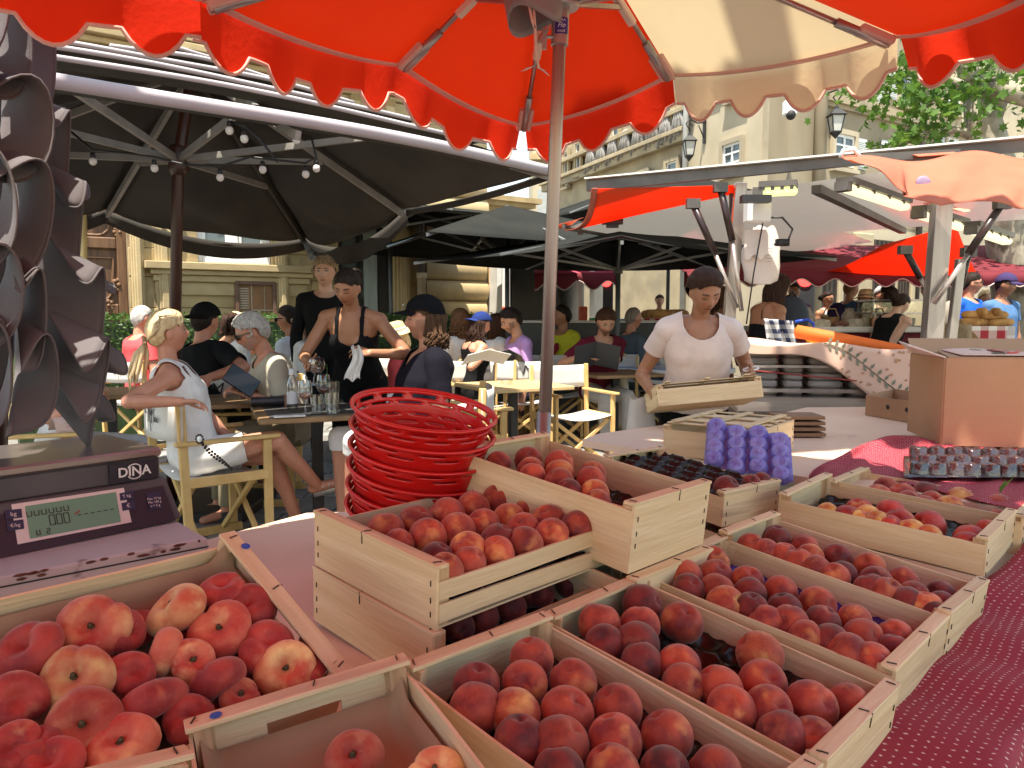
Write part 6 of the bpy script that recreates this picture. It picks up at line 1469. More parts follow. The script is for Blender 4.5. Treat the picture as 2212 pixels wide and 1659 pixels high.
def tray(lab,mat,L,Wd,z,m,nx=7,ny=4,depth=.022,group='fruit tray liners'):
 f=cups(L,Wd,nx,ny,depth); M=MB(); M.grid(lambda s,t:mat@V(((s-.5)*L,(t-.5)*Wd,z+f(s,t))),nx*11,ny*11)
 return tag(M.build('tray_liner',m,None,True,solid=.0012),lab,'tray',group)
CR={}
def std(key,lab,c,yaw,pit,rol,Wd,H=.105,**k):
 CR[key]=crate(lab,c,yaw,pit,rol,.5,Wd,H,**k); return CR[key]
std('A','light wooden crate of red peaches nearest the camera in the slanted row',(.117,1.018,.764),-46.9,6.5,-.2,.293)
std('B','second light wooden crate of the slanted row, a few cups of its black tray empty',(.336,1.250,.751),-43.9,7.6,.4,.290)
std('C','third light wooden crate of the slanted row, tightly filled with dark red peaches',(.556,1.505,.757),-43.8,6.5,1.0,.318)
std('D','fourth light wooden crate of the slanted row, partly under the nectarine crate',(.752,1.700,.767),-45.2,6.9,-.2,.262)
std('E','wooden crate of yellow and red nectarines at the right end of the row',(1.021,2.037,.805),-42.9,3.3,1.5,.32,H=.093)
std('F','wooden crate of peaches with leaves farthest right, beside the pink cloth',(1.235,2.245,.793),-42.2,2.5,-.5,.305)
std('M','tall wooden crate behind the stacked crates, half emptied down to its dark tray',(.159,1.749,.965),-44.3,6.4,.1,.29,H=.145)
std('M2','wooden crate underneath the tall half emptied crate',(.165,1.745,.815),-44.3,6.4,.1,.29,H=.135)
CR['K']=crate('wooden crate with an almost empty black cup tray before the violet tray',(.54,2.35,.837),-53,4.4,0,.475,.265,.10)
CR['K2']=crate('wooden crate below the almost empty black cup tray',(.55,2.34,.73),-53,4.4,0,.475,.27,.09)
CR['T']=crate('upper wooden crate of the stack beside the red baskets, full of big peaches',(-.08,1.58,.90),44.3,-1.2,3.4,.51,.40,.115,drop=.030,slats=2)
CR['T2']=crate('lower wooden crate of the stack beside the red baskets',(-.083,1.583,.782),43.5,-1.0,3.0,.515,.405,.115,drop=.034,slats=2)
def axes_crate(key,lab,origin_c,ax,ay,L,Wd,H,**k):
 ax=V(ax).normalized(); ay=V(ay); ay=(ay-ax*ay.dot(ax)).normalized(); az=ax.cross(ay); R3=Mx((ax,ay,az)).transposed(); e=R3.to_euler()
 CR[key]=crate(lab,origin_c,math.degrees(e.z),math.degrees(e.y),math.degrees(e.x),L,Wd,H,**k); return CR[key]
rf,rbk=W(752,1434,1.135),W(512,1152,1.345); sl_=(rbk-rf); Lx=V((.67,.742,0)); Lx=(Lx-sl_.normalized()*Lx.dot(sl_.normalized())).normalized()
axes_crate('L','tilted wooden crate full of flat peaches with a blue dot, lower left',(rf+rbk)/2-Lx*.27,Lx,sl_,.54,sl_.length+.02,.12,handle=True,drop=.026)
P2c=V((-.195,.881,.763))*.93+V((0,0,CAMH))*.07
CR['P']=crate('wooden crate with hand hole and kraft paper lining, two flat peaches inside',V((-.19,.80,.800)),28,0,0,.30,.46,.125,handle=True,drop=.022)if False else None
pl,pr=W(395,1542,.955),W(872,1398,1.09); ux=(pr-pl); uy=V((ux.y,-ux.x,0)).normalized()
axes_crate('P','wooden crate with hand hole and kraft paper lining, two flat peaches inside',(pl+pr)/2+uy*.235+V((0,0,-.008)),uy,ux,.47,ux.length,.125,handle=True,drop=.022)
ql,qr=W(150,1662,.72),W(402,1603,.80); vx=(qr-ql).normalized()
axes_crate('Q','corner of another wooden crate cut off by the lower left edge',qr-vx*.15+V((vx.y,-vx.x,0))*.20+V((0,0,-.004)),V((vx.y,-vx.x,0)),vx,.40,.30,.11)
m_dot=pm('blue_dot',(.03,.10,.42),(.025,.085,.38),rough=.5)
def dot(crk,px,py,d):
 mt=CR[crk][1]; nn=(mt.to_3x3()@V((0,0,1))).normalized(); lc=mt.inverted()@hit(px,py,mt@V((0,0,.0012)),nn); lc.z=.0022; M=MB(); M.lathe([(.0005,0),(.0075,0),(.0075,-.0012)],lc,18); o=M.build('dot_sticker',m_dot,None); o.parent=CR[crk][0]; o.location=(lc.x,lc.y,lc.z-.0012)
dot('L',531,1180,1.33); dot('P',466,1545,.985)
A_=CR['A'][1]; B_=CR['B'][1]; C_=CR['C'][1]; D_=CR['D'][1]; E_=CR['E'][1]; F_=CR['F'][1]; T_=CR['T'][1]; M_=CR['M'][1]; K_=CR['K'][1]; L_=CR['L'][1]; P_=CR['P'][1]
tray('black cup tray under the peaches of the nearest crate',A_,.45,.265,-.058,m_blkpl); tray('black cup tray with empty cups in the second crate of the row',B_,.45,.262,-.055,m_blkpl); tray('indigo cup tray under the dark peaches of the third crate',C_,.45,.29,-.056,m_navypl,8,5); tray('indigo cup tray under the peaches of the fourth crate',D_,.45,.235,-.056,m_navypl,8,4)
tray('black cup tray under the nectarines',E_,.45,.29,-.06,m_blkpl); tray('black cup tray in the farthest right crate',F_,.45,.275,-.058,m_blkpl); tray('dark cup tray in the tall half emptied crate',M_,.45,.26,-.085,m_blkpl); tray('almost empty glossy black cup tray before the violet tray',K_,.45,.25,-.012,m_blkpl,6,4,.034); tray('dark cup tray under the big peaches by the red baskets',T_,.47,.36,-.075,m_blkpl,6,5)
tray('dark cup tray in the lower crate by the red baskets',CR['T2'][1],.47,.36,-.085,m_blkpl,6,5)
G1='peaches in the wooden crates'
put_peaches([(1180,1030,130),(860,1182,143,'d'),(1140,1170,141),(1420,1165,138),(765,1360,150),(1085,1345,152,'o'),(1385,1345,155),(1675,1320,145),(1020,1560,155,'d'),(1340,1535,170),(1660,1510,160),(1960,1480,150),(1285,1720,148,'d'),(1650,1690,165),(1950,1690,148,'d'),(2240,1690,155),(1850,1890,160),(2160,1900,160)],A_,-.030,8,'nearest crate of the slanted row',G1)
put_peaches([(1820,715,118,'d'),(1572,830,125),(1805,840,118),(2050,820,120),(1545,970,120,'d'),(1790,945,130,'d'),(1778,1075,125,'d'),(2030,1070,130),(2010,1210,128)]+[(x+1896,y,r,*k)for x,y,r,*k in((605,1005,138,'o'),(620,1172,142),(375,1200,135),(400,1355,142),(650,1330,145),(900,1300,150),(1120,1290,122),(690,1510,150,'d'),(940,1510,135))],B_,-.028,8,'second crate of the slanted row',G1)
put_peaches([(335,470,100),(165,555,108),(345,550,97),(530,580,95),(160,645,98,'d'),(355,635,107),(545,650,100,'d'),(725,640,100),(370,735,112,'o'),(555,745,100,'d'),(745,745,102,'d'),(935,720,108),(590,850,103),(775,830,115),(965,825,108,'d'),(1150,810,105),(815,955,110),(1010,935,118,'d'),(1200,912,115),(1385,905,112),(1060,1050,122),(1260,1050,115),(1425,1000,95,'d'),(1290,1135,105)],C_,-.030,9,'third crate of the slanted row',G1)
put_peaches([(700,340,88,'d'),(555,390,90),(570,445,88),(860,385,83),(740,440,90),(895,440,80,'o'),(1050,445,87,'d'),(760,520,100),(925,520,95),(1085,545,85,'d'),(1240,505,95,'o'),(950,610,95),(1275,590,100,'d'),(1435,580,85),(1165,690,105,'d'),(1325,660,108),(1495,675,95),(1650,660,85,'d'),(1390,770,110,'d'),(1560,745,103,'o'),(1700,735,75,'d'),(1575,830,72,'d')],D_,-.032,9,'fourth crate of the slanted row',G1)
put_peaches([(920,240,78,'y'),(1180,178,85,'n'),(1070,242,85,'n'),(1225,218,85,'y'),(1360,190,85,'n'),(1115,282,80,'y'),(1260,278,90,'y'),(1415,248,90,'n'),(1300,312,85,'n'),(1465,312,90,'y'),(1585,258,90,'n'),(1525,375,85,'y'),(1820,345,90,'n'),(1770,430,95,'n'),(1862,390,58,'n'),(1930,290,52,'n')],E_,-.044,9,'nectarine crate',G1)
put_peaches([(1275,108,85),(1330,40,70),(1425,88,88),(1460,128,75),(1565,75,75,'d'),(1600,122,70),(1555,158,75),(1700,158,80,'o'),(1760,115,80,'o'),(1990,152,80),(1990,225,60),(1755,200,70)],F_,-.040,9,'farthest right crate',G1)
put_peaches([(335,290,115),(510,245,105),(690,200,110),(840,158,97),(985,112,97),(1185,150,97,'o'),(410,362,92),(580,325,112),(750,292,105),(900,258,100),(1050,222,95,'o'),(1275,238,105),(1135,282,105),(985,352,112,'d'),(1375,342,105),(1500,288,100,'d'),(1225,398,110),(1060,450,110),(815,412,125,'o'),(630,450,105,'d'),(905,512,105),(745,552,107)],T_,-.032,8,'upper stacked crate',G1)
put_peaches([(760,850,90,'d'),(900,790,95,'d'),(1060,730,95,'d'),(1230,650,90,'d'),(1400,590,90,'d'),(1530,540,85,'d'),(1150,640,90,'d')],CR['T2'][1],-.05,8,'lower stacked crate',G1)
put_peaches([(990,1258,68),(1160,1242,82),(1175,1302,80),(1340,1265,82),(1340,1322,88,'o'),(1185,1335,66),(1530,1325,85),(1525,1360,92),(1340,1372,90),(1545,1438,90,'o'),(1395,1425,80,'d'),(1560,1490,66)],M_,-.040,5,'tall half emptied crate',G1)
put_peaches([(1730,1555,62),(985,1340,70,'d')],CR['M2'][1],-.045,5,'crate under the tall one',G1)
put_peaches([(530,1442,75,'d'),(740,1390,50,'d'),(680,1415,50,'d')],K_,-.012,6,'almost empty crate',G1)
put_peaches([(375,182,70),(372,222,70),(40,60,50)],CR['K2'][1],-.045,9,'crate below the empty black tray',G1)
U=lambda*a:tuple(a)
put_peaches([(170,980,190,'fr',(-.3,-.75,.75)),(540,848,200,'fo',(.1,-.8,.6)),(445,1145,210,'fy',(.05,-.72,.72)),(720,870,130,'fr',(.8,-.4,.4),-1),(1020,745,175,'fy',(-.5,-.3,.85)),(1275,862,180,'fo',(.05,-.72,.72)),(1290,640,140,'fr',(.1,-.2,1)),(1465,722,155,'fr',(.2,-.5,.8)),(950,985,150,'fo',(-.9,-.2,.35)),(1545,962,170,'fr',(.3,-.5,.8)),(1655,1090,168,'fy',(.2,-.75,.65)),(1260,1150,170,'fr',(-.55,.35,.75)),(890,1282,190,'fr',(-.5,.4,.75)),(760,1115,135,'fr',(.6,-.5,.6)),(480,1420,225,'fo',(.25,-.7,.7)),(90,1270,170,'fr',(.6,-.7,.4)),(80,1540,150,'fr',(.2,-.6,.8)),(700,1530,200,'fo',(.2,-.5,.85)),(300,1640,180,'fr',(0,-.5,.85)),(1090,1375,150,'fr',(.3,-.4,.85)),(1390,1250,105,'fo',(.2,-.3,.9)),(1850,1070,90,'fr',(0,-.3,1)),(210,1530,100,'fr',(0,-.2,1)),(1110,1040,130,'fo',(.5,-.6,.6),-1)],L_,-.030,7,'tilted flat peach crate','flat peaches','fr',True,(.030,.050))
put_peaches([(150,1600,165,'fo',(0,-.55,.85)),(860,1610,180,'fy',(-.1,-.25,.95))],P_,-.055,8,'paper lined crate','flat peaches','fo',True,(.030,.046))
rg=random.Random(3)
for k in range(14):
 key=('fr',k%4); o=bpy.data.objects.new('peach',mesh_cache.get(key)or mesh_cache[[q for q in mesh_cache if q[0]=='fr'][0]]); COL.objects.link(o); o.location=L_@V((-.21+.07*(k%7),-.10+.16*(k//7)+.03*(k%2),-.075)); o.scale=(.040,)*3; o.rotation_euler=(rg.uniform(-.4,.4),rg.uniform(-.4,.4),rg.uniform(0,6)); tag(o,'red flat peach of the bottom layer in the tilted crate, %s of the %s row'%(ORD[k%7],('front','rear')[k//7]),'peach','flat peaches')
m_kraft=pm('kraft_paper',(.37,.26,.15),(.31,.21,.115),scale=5,rough=.75,bump=.25,bscale=10)
def liner(mt,L,Wd,z,lab):
 M=MB(); M.grid(lambda s,t:mt@V(((s-.5)*L,(t-.5)*Wd,z+.05*max(0,abs(2*s-1)-.86)/.14+.05*max(0,abs(2*t-1)-.86)/.14+.004*math.sin(s*9)*math.cos(t*8))),30,26); tag(M.build('paper_liner',m_kraft,None,True,solid=.0008),lab,'paper')
liner(P_,.44,ux.length-.03,-.098,'brown kraft paper lining the crate at the bottom'); liner(L_,.51,sl_.length-.02,-.095,'brown kraft paper lining the tilted flat peach crate')
M=MB(); c=W(2015,1222,1.55)if False else F_@V((.17,-.02,.02))
for a,b in((.3,.035),(1.2,.03)):M.add([c,c+V((b*.5,-.004,b*.5+.01)),c+V((b*math.cos(a),-.006,b+.012)),c+V((-b*.1,-.004,b*.6))],[(0,1,2,3)])
M.build('leaf',m_leaf,None)if False else tag(M.build('peach_leaf',m_leaf,None),'two small green leaves on a peach in the farthest right crate','leaf')
dbm=Mx.LocRotScale(V((.47,1.40,.640)),__import__('mathutils').Euler((0,D2R(6.8),D2R(-44.5))).to_quaternion(),None)
M=MB(); M.ring([[dbm@V((x,y,z))for x,y in((-.25,-.60),(.24,-.60),(.24,.62),(-.25,.62))]for z in(-.024,-.002)]); M.ring([[dbm@V((x,y,z))for x,y in((-.2,-.5),(.2,-.5),(.2,.5),(-.2,.5))]for z in(-.60,-.026)]); tag(M.build('display_ramp',m_wtab,None),'slanting white board under the row of peach crates','display stand')
bs=CR['E'][1]; M=MB(); M.ring([[bs@V((x,y,z))for x,y in((-.24,-.15),(.24,-.15),(.24,.44),(-.24,.44))]for z in(-.70,-.099)]); tag(M.build('display_stand',m_wtab,None),'white stand under the nectarine crate','display stand')
M=MB(); ks=K_; M.ring([[ks@V((x,y,z))for x,y in((-.23,-.13),(.23,-.13),(.23,.13),(-.23,.13))]for z in(-.82,-.202)]); tag(M.build('display_stand',m_wtab,None),'white stand under the almost empty black cup tray','display stand')
def dotmat(name,c1,c2,cd,stripes=0):
 m=bpy.data.materials.new(name); m.use_nodes=True; N=m.node_tree.nodes; L=m.node_tree.links; b=N["Principled BSDF"]; b.inputs["Roughness"].default_value=.75
 uv=N.new("ShaderNodeUVMap"); nz=N.new("ShaderNodeTexNoise"); nz.inputs["Scale"].default_value=40; L.new(uv.outputs[0],nz.inputs["Vector"]); nv=N.new("ShaderNodeVectorMath"); nv.operation='SCALE'; nv.inputs["Scale"].default_value=.014; L.new(nz.outputs[1],nv.inputs[0]); av=N.new("ShaderNodeVectorMath"); L.new(uv.outputs[0],av.inputs[0]); L.new(nv.outputs[0],av.inputs[1]); sp=N.new("ShaderNodeSeparateXYZ"); L.new(av.outputs[0],sp.inputs[0])
 def mth(op,a,bb=None,v=None):
  n=N.new("ShaderNodeMath"); n.operation=op; L.new(a,n.inputs[0])
  if bb is not None:L.new(bb,n.inputs[1])
  if v is not None:n.inputs[1].default_value=v
  return n.outputs[0]
 v=mth('MULTIPLY',sp.outputs[1],v=60); row=mth('MULTIPLY',mth('MODULO',mth('FLOOR',v),v=2.0),v=.5); u=mth('ADD',mth('MULTIPLY',sp.outputs[0],v=60),row)
 du=mth('ABSOLUTE',mth('SUBTRACT',mth('FRACT',u),v=.5)); dv=mth('ABSOLUTE',mth('SUBTRACT',mth('FRACT',v),v=.5)); d=mth('ADD',mth('MULTIPLY',du,v=1.6),mth('MULTIPLY',dv,v=1.0)); k=mth('LESS_THAN',d,v=.19)
 no=N.new("ShaderNodeTexNoise"); no.inputs["Scale"].default_value=9; rp=N.new("ShaderNodeValToRGB"); rp.color_ramp.elements[0].color=hexc(c1); rp.color_ramp.elements[1].color=hexc(c2); L.new(no.outputs[0],rp.inputs[0])
 mx=N.new("ShaderNodeMix"); mx.data_type='RGBA'; L.new(k,mx.inputs[0]); L.new(rp.outputs[0],mx.inputs[6]); mx.inputs[7].default_value=hexc(cd); L.new(mx.outputs[2],b.inputs["Base Color"]); return m
m_cloth=dotmat('burgundy_dot_cloth',(.34,.018,.040),(.25,.012,.028),(.72,.55,.47))
def uvgrid(fn,nu,nv,su,sv,name,m,par):
 M=MB(); M.grid(fn,nu,nv); o=M.build(name,m,par,True,solid=.002); me=o.data; uvl=me.uv_layers.new(name='UVMap')
 for lp_ in me.loops:
  i=lp_.vertex_index; uvl.data[lp_.index].uv=((i%(nu+1))/nu*su,(i//(nu+1))/nv*sv)
 return o
tcl=thing('dotted_tablecloth','burgundy tablecloth with small white dots hanging over the right edge of the stall','tablecloth',(1.0,1.4,.6))
er=[V((.20,.42,.625)),V((.40,.72,.635)),V((.56,.95,.632)),V((.78,1.20,.640)),V((.97,1.38,.650)),V((1.14,1.58,.665)),V((1.42,1.82,.705)),V((1.62,2.05,.72)),V((2.1,2.5,.74))]
def poly(pts,s):
 x=s*(len(pts)-1); i=min(int(x),len(pts)-2); return pts[i].lerp(pts[i+1],x-i)
o1=V((.735,-.678,0))
def dropf(s,t):
 p=poly(er,s); L=.62*t; fo=.5+.5*math.sin(s*46+.8*math.sin(s*13))*.9; p=p-o1*.17
 if L<.20:q=p+o1*L; q.z+=.004*math.sin(s*60)
 else:
  k=(L-.20); q=p+o1*(.20+k*.62*(.75+.35*fo)); q.z-=k*(.78)+.0; q=q+V((0,0,.012*math.sin(s*46+1)*min(1,k*6)))
 return q
uvgrid(dropf,170,40,2.6,.62,'cloth_drop',m_cloth,tcl)
def topf(s,t):
 px=1748+720*s; yT=1032-80*min(1,s*3.4)**.6+6*math.sin(s*21)*(1-t)-3*s; yB=1036 if px<1800 else(1036-(px-1800)*.25 if px<1862 else 1021+(px-1862)*.242); py=yT+(yB-yT)*t
 p=G(px,py,.772+.004*math.sin(s*60+t*9)); h=math.exp(-((t-.08)/.10)**2)*(.5+.5*math.sin(s*9-.5))*.035+.010*math.exp(-((t-.3)/.2)**2)*math.sin(s*33)**2
 return V((p.x,p.y,p.z+h*min(1,t*14)))
uvgrid(topf,90,40,1.5,1.2,'cloth_top',m_cloth,tcl)
bt_=thing('upturned_cup_tray','shiny upturned tray of black fruit cups lying on the burgundy cloth','tray',G(2090,1000,.785)); m_foil=pm('black_glossy_film',(.020,.008,.009),(.035,.014,.015),scale=30,rough=.10,spec=1.0,coat=.6,bump=.5,bscale=60)
M=MB(); M.grid(lambda s,t:G(1952+330*s,985+46*t+14*s*(1-t),.788+.003*math.sin(s*30)*math.cos(t*9)),24,6); M.build('tray_sheet',m_foil,bt_,True,solid=.001)
for j in range(3):
 for i in range(8):
  px=1985+38*i+(j%2)*17+rng.uniform(-2,2); c=G(px,985+18*j+2.0*i*(.5),.788); M=MB(); n=14; w=rng.uniform(0,6)
  M.ring([[c+V((r_*math.cos(a)*(1+.06*math.sin(3*a+w)),r_*math.sin(a),z+.003*math.sin(2*a+w)*(z>.02)))for a in[2*PI*q/n for q in range(n)]]for r_,z in((.034,0),(.031,.026),(.026,.034),(.012,.035),(.002,.031))],True,True); M.build('cup',m_foil,bt_,True,auto=50)
CR['lid']=crate('lidded wooden crate with woven slat top on the white table behind the violet tray',(.846,2.99,.885),-37.6,0,0,.35,.44,.115,lid=True)
vt=thing('violet_cup_tray','shiny violet plastic cup tray standing upright against the lidded crate','tray',W(1618,1040,2.65)); TLv,TRv,BRv,BLv=W(1528,912,2.74),W(1708,944,2.60),W(1714,1042,2.50),W(1520,1006,2.64); nv_=(TRv-TLv).cross(TLv-BLv).normalized(); nv_=nv_ if nv_.y<0 else-nv_
def vtp(s,t):return(BLv.lerp(BRv,s)).lerp(TLv.lerp(TRv,s),t)
M=MB(); M.grid(lambda s,t:vtp(s,t)+V((0,0,.006*math.sin(s*25)*(t>.9))),16,12); M.build('tray_sheet',m_violet,vt,True,solid=.0015)
for i in range(4):
 for j in range(4):
  s,t=(i+.5)/4,(j+.62-(.32 if i%2 else 0))/4
  if t>.97 or t<.05:continue
  c=vtp(s,t); u=(TRv-TLv).normalized(); v=nv_.cross(u); w=rng.uniform(0,6); M=MB(); n=10; M.ring([[c+u*(r_*math.cos(a+.2))+v*(r_*math.sin(a+.2)*1.0)+nv_*(z+.003*math.sin(a*2+w))for a in[2*PI*q/n for q in range(n)]]for r_,z in((.035,.001),(.032,.018),(.026,.031),(.018,.035),(.002,.034))]); M.build('cup',m_violet,vt,True,auto=25)
bw=thing('slatted_box','small dark brown slatted box just right of the lidded crate','box',W(1722,950,3.2)); 
for k in range(4):c=G(1690+40,948,.767); M=MB(); M.box(c+V((.02,.12,.012+.024*k)),(.20,.18-.01*k,.014)); M.build('slat',pm('brown_slat',(.26,.14,.07),(.18,.09,.045),scale=6,stretch=(1,5,5)),bw)
m_card=pm('cardboard',(.40,.225,.125),(.36,.20,.11),scale=2,rough=.75,bump=.1,bscale=60,c3=(.33,.18,.10),s3=2,t3=.6); m_cardw=pm('white_cardboard',(.70,.58,.52),(.66,.54,.48),scale=3,rough=.6)
cbx=thing('cardboard_box','large brown cardboard box with open flaps and rose printed wrapping paper on the burgundy cloth','box',(2.1,3.1,.78)); bl=G(2034,962,.785); ub=V((.985,-.17,0)).normalized(); nb_=V((.17,.985,0)).normalized(); hb=.345
def bq(M,a,b,c,d,t=.005):n=(b-a).cross(d-a).normalized(); return M.ring([[a,b,c,d],[p+n*t for p in(a,b,c,d)]])
Z_=V((0,0,hb)); c1,c2,c3,c4=bl,bl+ub*.62,bl+ub*.62+nb_*.40,bl+nb_*.40
for a,b in((c1,c2),(c2,c3),(c3,c4),(c4,c1)):M=MB(); bq(M,a,b,b+Z_,a+Z_); M.build('side_panel',m_card,cbx)
M=MB(); bq(M,c1+V((0,0,.004)),c2+V((0,0,.004)),c3+V((0,0,.004)),c4+V((0,0,.004))); M.build('bottom_panel',m_card,cbx)
M=MB(); bq(M,c1+Z_,c4+Z_,c4+Z_+V((-.06,.0,.05)),c1+Z_+V((-.10,.10,.045))); M.build('flap',m_cardw,cbx); M=MB(); bq(M,c4+Z_,c3+Z_,c3+Z_+V((0,.08,.06)),c4+Z_+V((0.02,.08,.06))); M.build('flap',m_card,cbx); M=MB(); bq(M,c1+Z_+ub*.01,c2+Z_,c2+Z_+nb_*.24+V((0,0,.015)),c1+Z_+ub*.05+nb_*.24+V((0,0,.015))); M.build('flap',m_card,cbx)
M=MB(); fl_=lambda s,t:c1+Z_+ub*(.06+.5*s)+nb_*(.01+.24*t)+V((0,0,.012+.012*t+.006*math.sin(s*7)*t)); M.grid(fl_,20,8); wp_=M.build('wrapping_paper',pm('wrapping',(.66,.44,.36),(.60,.39,.31),scale=3,rough=.7),cbx,True,solid=.001)
M=MB()
for k in range(7):a=k*.9; c=fl_(.36+.025*math.cos(a),.55+.20*math.sin(a))+V((0,0,.003)); M.add([c+V((.017*math.cos(q),.026*math.sin(q),.001*k))for q in[j*PI/4 for j in range(8)]],[tuple(range(8))])
M.tube([fl_(.38,.25)+V((0,0,.004)),fl_(.45,.32)+V((0,0,.004)),fl_(.53,.6)+V((0,0,.004))],.005,5); M.build('rose_print',pm('rose_red',(.60,.10,.09),(.50,.08,.07)),wp_)
M=MB()
for s,t in((.22,.75),(.25,.7),(.30,.30),(.33,.2),(.28,.2),(.44,.7),(.48,.75)):c=fl_(s,t)+V((0,0,.0035)); M.add([c+V((.016,0,.0)),c+V((0,.02,.0)),c+V((-.016,.004,0)),c+V((0,-.016,0))],[(0,1,2,3)])
M.build('leaf_print',pm('print_green',(.10,.24,.07),(.08,.20,.06)),wp_)
sb=thing('cardboard_tray','shallow open cardboard box on the white table left of the large box','box',G(1950,905,.77)); a1,a2,a3=G(1871,896,.768),G(1998,918,.768),G(2032,905,.768); a4=a1+(a3-a2)*1.6; a3=a2+(a3-a2)*1.6; zz=V((0,0,.105))
for a,b in((a1,a2),(a2,a3),(a3,a4),(a4,a1)):M=MB(); bq(M,a,b,b+zz,a+zz); M.build('side_panel',m_card,sb)
M=MB(); bq(M,a1+V((0,0,.003)),a2+V((0,0,.003)),a3+V((0,0,.003)),a4+V((0,0,.003))); M.build('bottom_panel',m_card,sb)
for f in(.40,.72):M=MB(); nn=(a2-a1).cross(V((0,0,1))).normalized(); M.lathe([(.0005,.0),(.011,.0),(.012,.001)],a1.lerp(a2,f)+V((0,0,.06))+nn*.0065,14,tuple(nn)); M.build('hole',m_dark,sb)
m_redpl=pm('red_plastic',(.66,.014,.012),(.60,.012,.010),scale=4,rough=.28,spec=.5,coat=.15,trl=.12)
def basket(k,c,R3,lab):
 r=thing('plastic_basket',lab,'basket',c,'red plastic baskets stacked together'); H=.125; nu,nv=84,26; M=MB()
 def P(a,v):rx=.172-.030*(1-v)**1.0-.004*math.sin(PI*v); return V(c)+R3@V((rx*math.cos(a),rx*.86*math.sin(a),-H*(1-v)))
 vs=[[P(2*PI*i/nu,j/nv)for i in range(nu)]for j in range(nv+1)]; b0=len(M.v); flat=[p for row in vs for p in row]; fs=[]
 for j in range(nv):
  for i in range(nu):
   slot=False
   if j>=nv-9:jj=j-(nv-9); slot=(jj in(2,5,6)and(i+3*(jj>3))%7 not in(0,1))if k==0 else(jj in(3,6)and(i+3*(jj>3))%9 not in(0,1,2,3))
   elif 2<=j<nv-10:slot=(j%4==1)and((i+3*(j//4%2))%7)not in(0,1,2)
   if not slot:ii=(i+1)%nu; fs.append((j*nu+i,j*nu+ii,(j+1)*nu+ii,(j+1)*nu+i))
 M.add(flat,fs); M.build('wall',m_redpl,r,True,solid=.0028)
 M=MB(); M.tube([P(2*PI*i/nu,1.0)+R3@V((.003*math.cos(2*PI*i/nu),.003*math.sin(2*PI*i/nu),0))for i in range(nu+1)],.0046,8); M.build('rim',m_redpl,r,True)
 M=MB(); M.ring([[V(c)+R3@V((rx*math.cos(a),rx*.86*math.sin(a),-H))for a in[2*PI*i/40 for i in range(40)]]for rx in(.142,.10,.05,.004)],True,False); M.build('base',m_redpl,r,True,solid=.003)
BR=Mx.Rotation(D2R(8.5),3,'Y')@Mx.Rotation(D2R(11),3,'X')
for k in range(6):
 c=W(917-3.2*k,884+42.5*k,1.87+.004*k); basket(k,c,BR,'red plastic basket, '+('topmost','second from the top','third from the top','fourth from the top','fifth from the top','lowest')[k]+' of the leaning stack')
 # scale on its box
m_body=pm('scale_grey',(.085,.075,.080),(.065,.058,.062),scale=6,rough=.55,bump=.08,bscale=80); m_panel=pm('scale_panel',(.016,.014,.022),(.022,.02,.03),scale=4,rough=.35); m_plat=pm('scale_platter',(.42,.36,.34),(.32,.27,.255),scale=3,rough=.32,metal=.85,c3=(.25,.17,.13),s3=5,t3=.60,bump=.05)
m_lcd=pm('lcd',(.15,.31,.21),(.135,.285,.19),scale=2,rough=.25); m_lcdt=pm('lcd_digit',(.035,.045,.04),(.035,.045,.04)); m_bez=pm('bezel_pink',(.70,.58,.54),(.64,.52,.48),rough=.5); m_key=pm('key_navy',(.02,.024,.06),(.02,.024,.06),rough=.4)
sc_=thing('market_scale','grey electronic market scale with steel platter and greenish display','scale',(-1.1,1.9,.757)); fR=G(350,966,.95); e1=V((.656,.755,0)); no_=V((.755,-.656,0)); fL=fR-e1*.58
def sbox(M,u0,u1,o0,o1,z0,z1):c=fL+e1*((u0+u1)/2)+no_*((o0+o1)/2); c.z=(z0+z1)/2; return M.box(c,(u1-u0,o1-o0,z1-z0),Mx((e1,-no_,V((0,0,1)))).transposed())
WLs=.58
M=MB(); sbox(M,0,WLs,-.36,.0,.926,.95); M.build('platter',m_plat,sc_,bevel=.006)
M=MB(); sbox(M,.02,WLs-.004,-.34,-.008,.868,.925); sbox(M,.0,WLs+.004,-.36,-.002,.785,.868); M.build('body',m_body,sc_,bevel=.004)
pT=lambda u,v:fL+e1*(u)+no_*(.0+.05*v)+V((0,0,.868-.95-.105*v))
M=MB(); q=[pT(-.02,0),pT(WLs+.006,0),pT(WLs+.022,1),pT(-.02,1)]; bk_=[p-no_*.10 for p in q]; M.ring([bk_,q]); M.build('front_panel',m_body,sc_,bevel=.003)
pn=(q[1]-q[0]).cross(q[3]-q[0]).normalized(); pn=pn if pn.dot(no_)>0 else-pn
def onp(px,py,lift=.001):return hit(px,py,pT(.3,.5)+pn*lift,pn)
def pquad(pts,lift,m,nm,t=.0012):a=[onp(x,y,lift)for x,y in pts]; M=MB(); M.ring([a,[p+pn*t for p in a]]); return M.build(nm,m,sc_)
pquad(((-40,1118),(352,1049),(380,1124),(-40,1215)),.0004,m_panel,'control_panel'); pquad(((24,1090),(267,1054),(284,1128),(38,1176)),.002,m_bez,'bezel'); pquad(((54,1094),(250,1063),(261,1127),(65,1164)),.0036,m_lcd,'display')
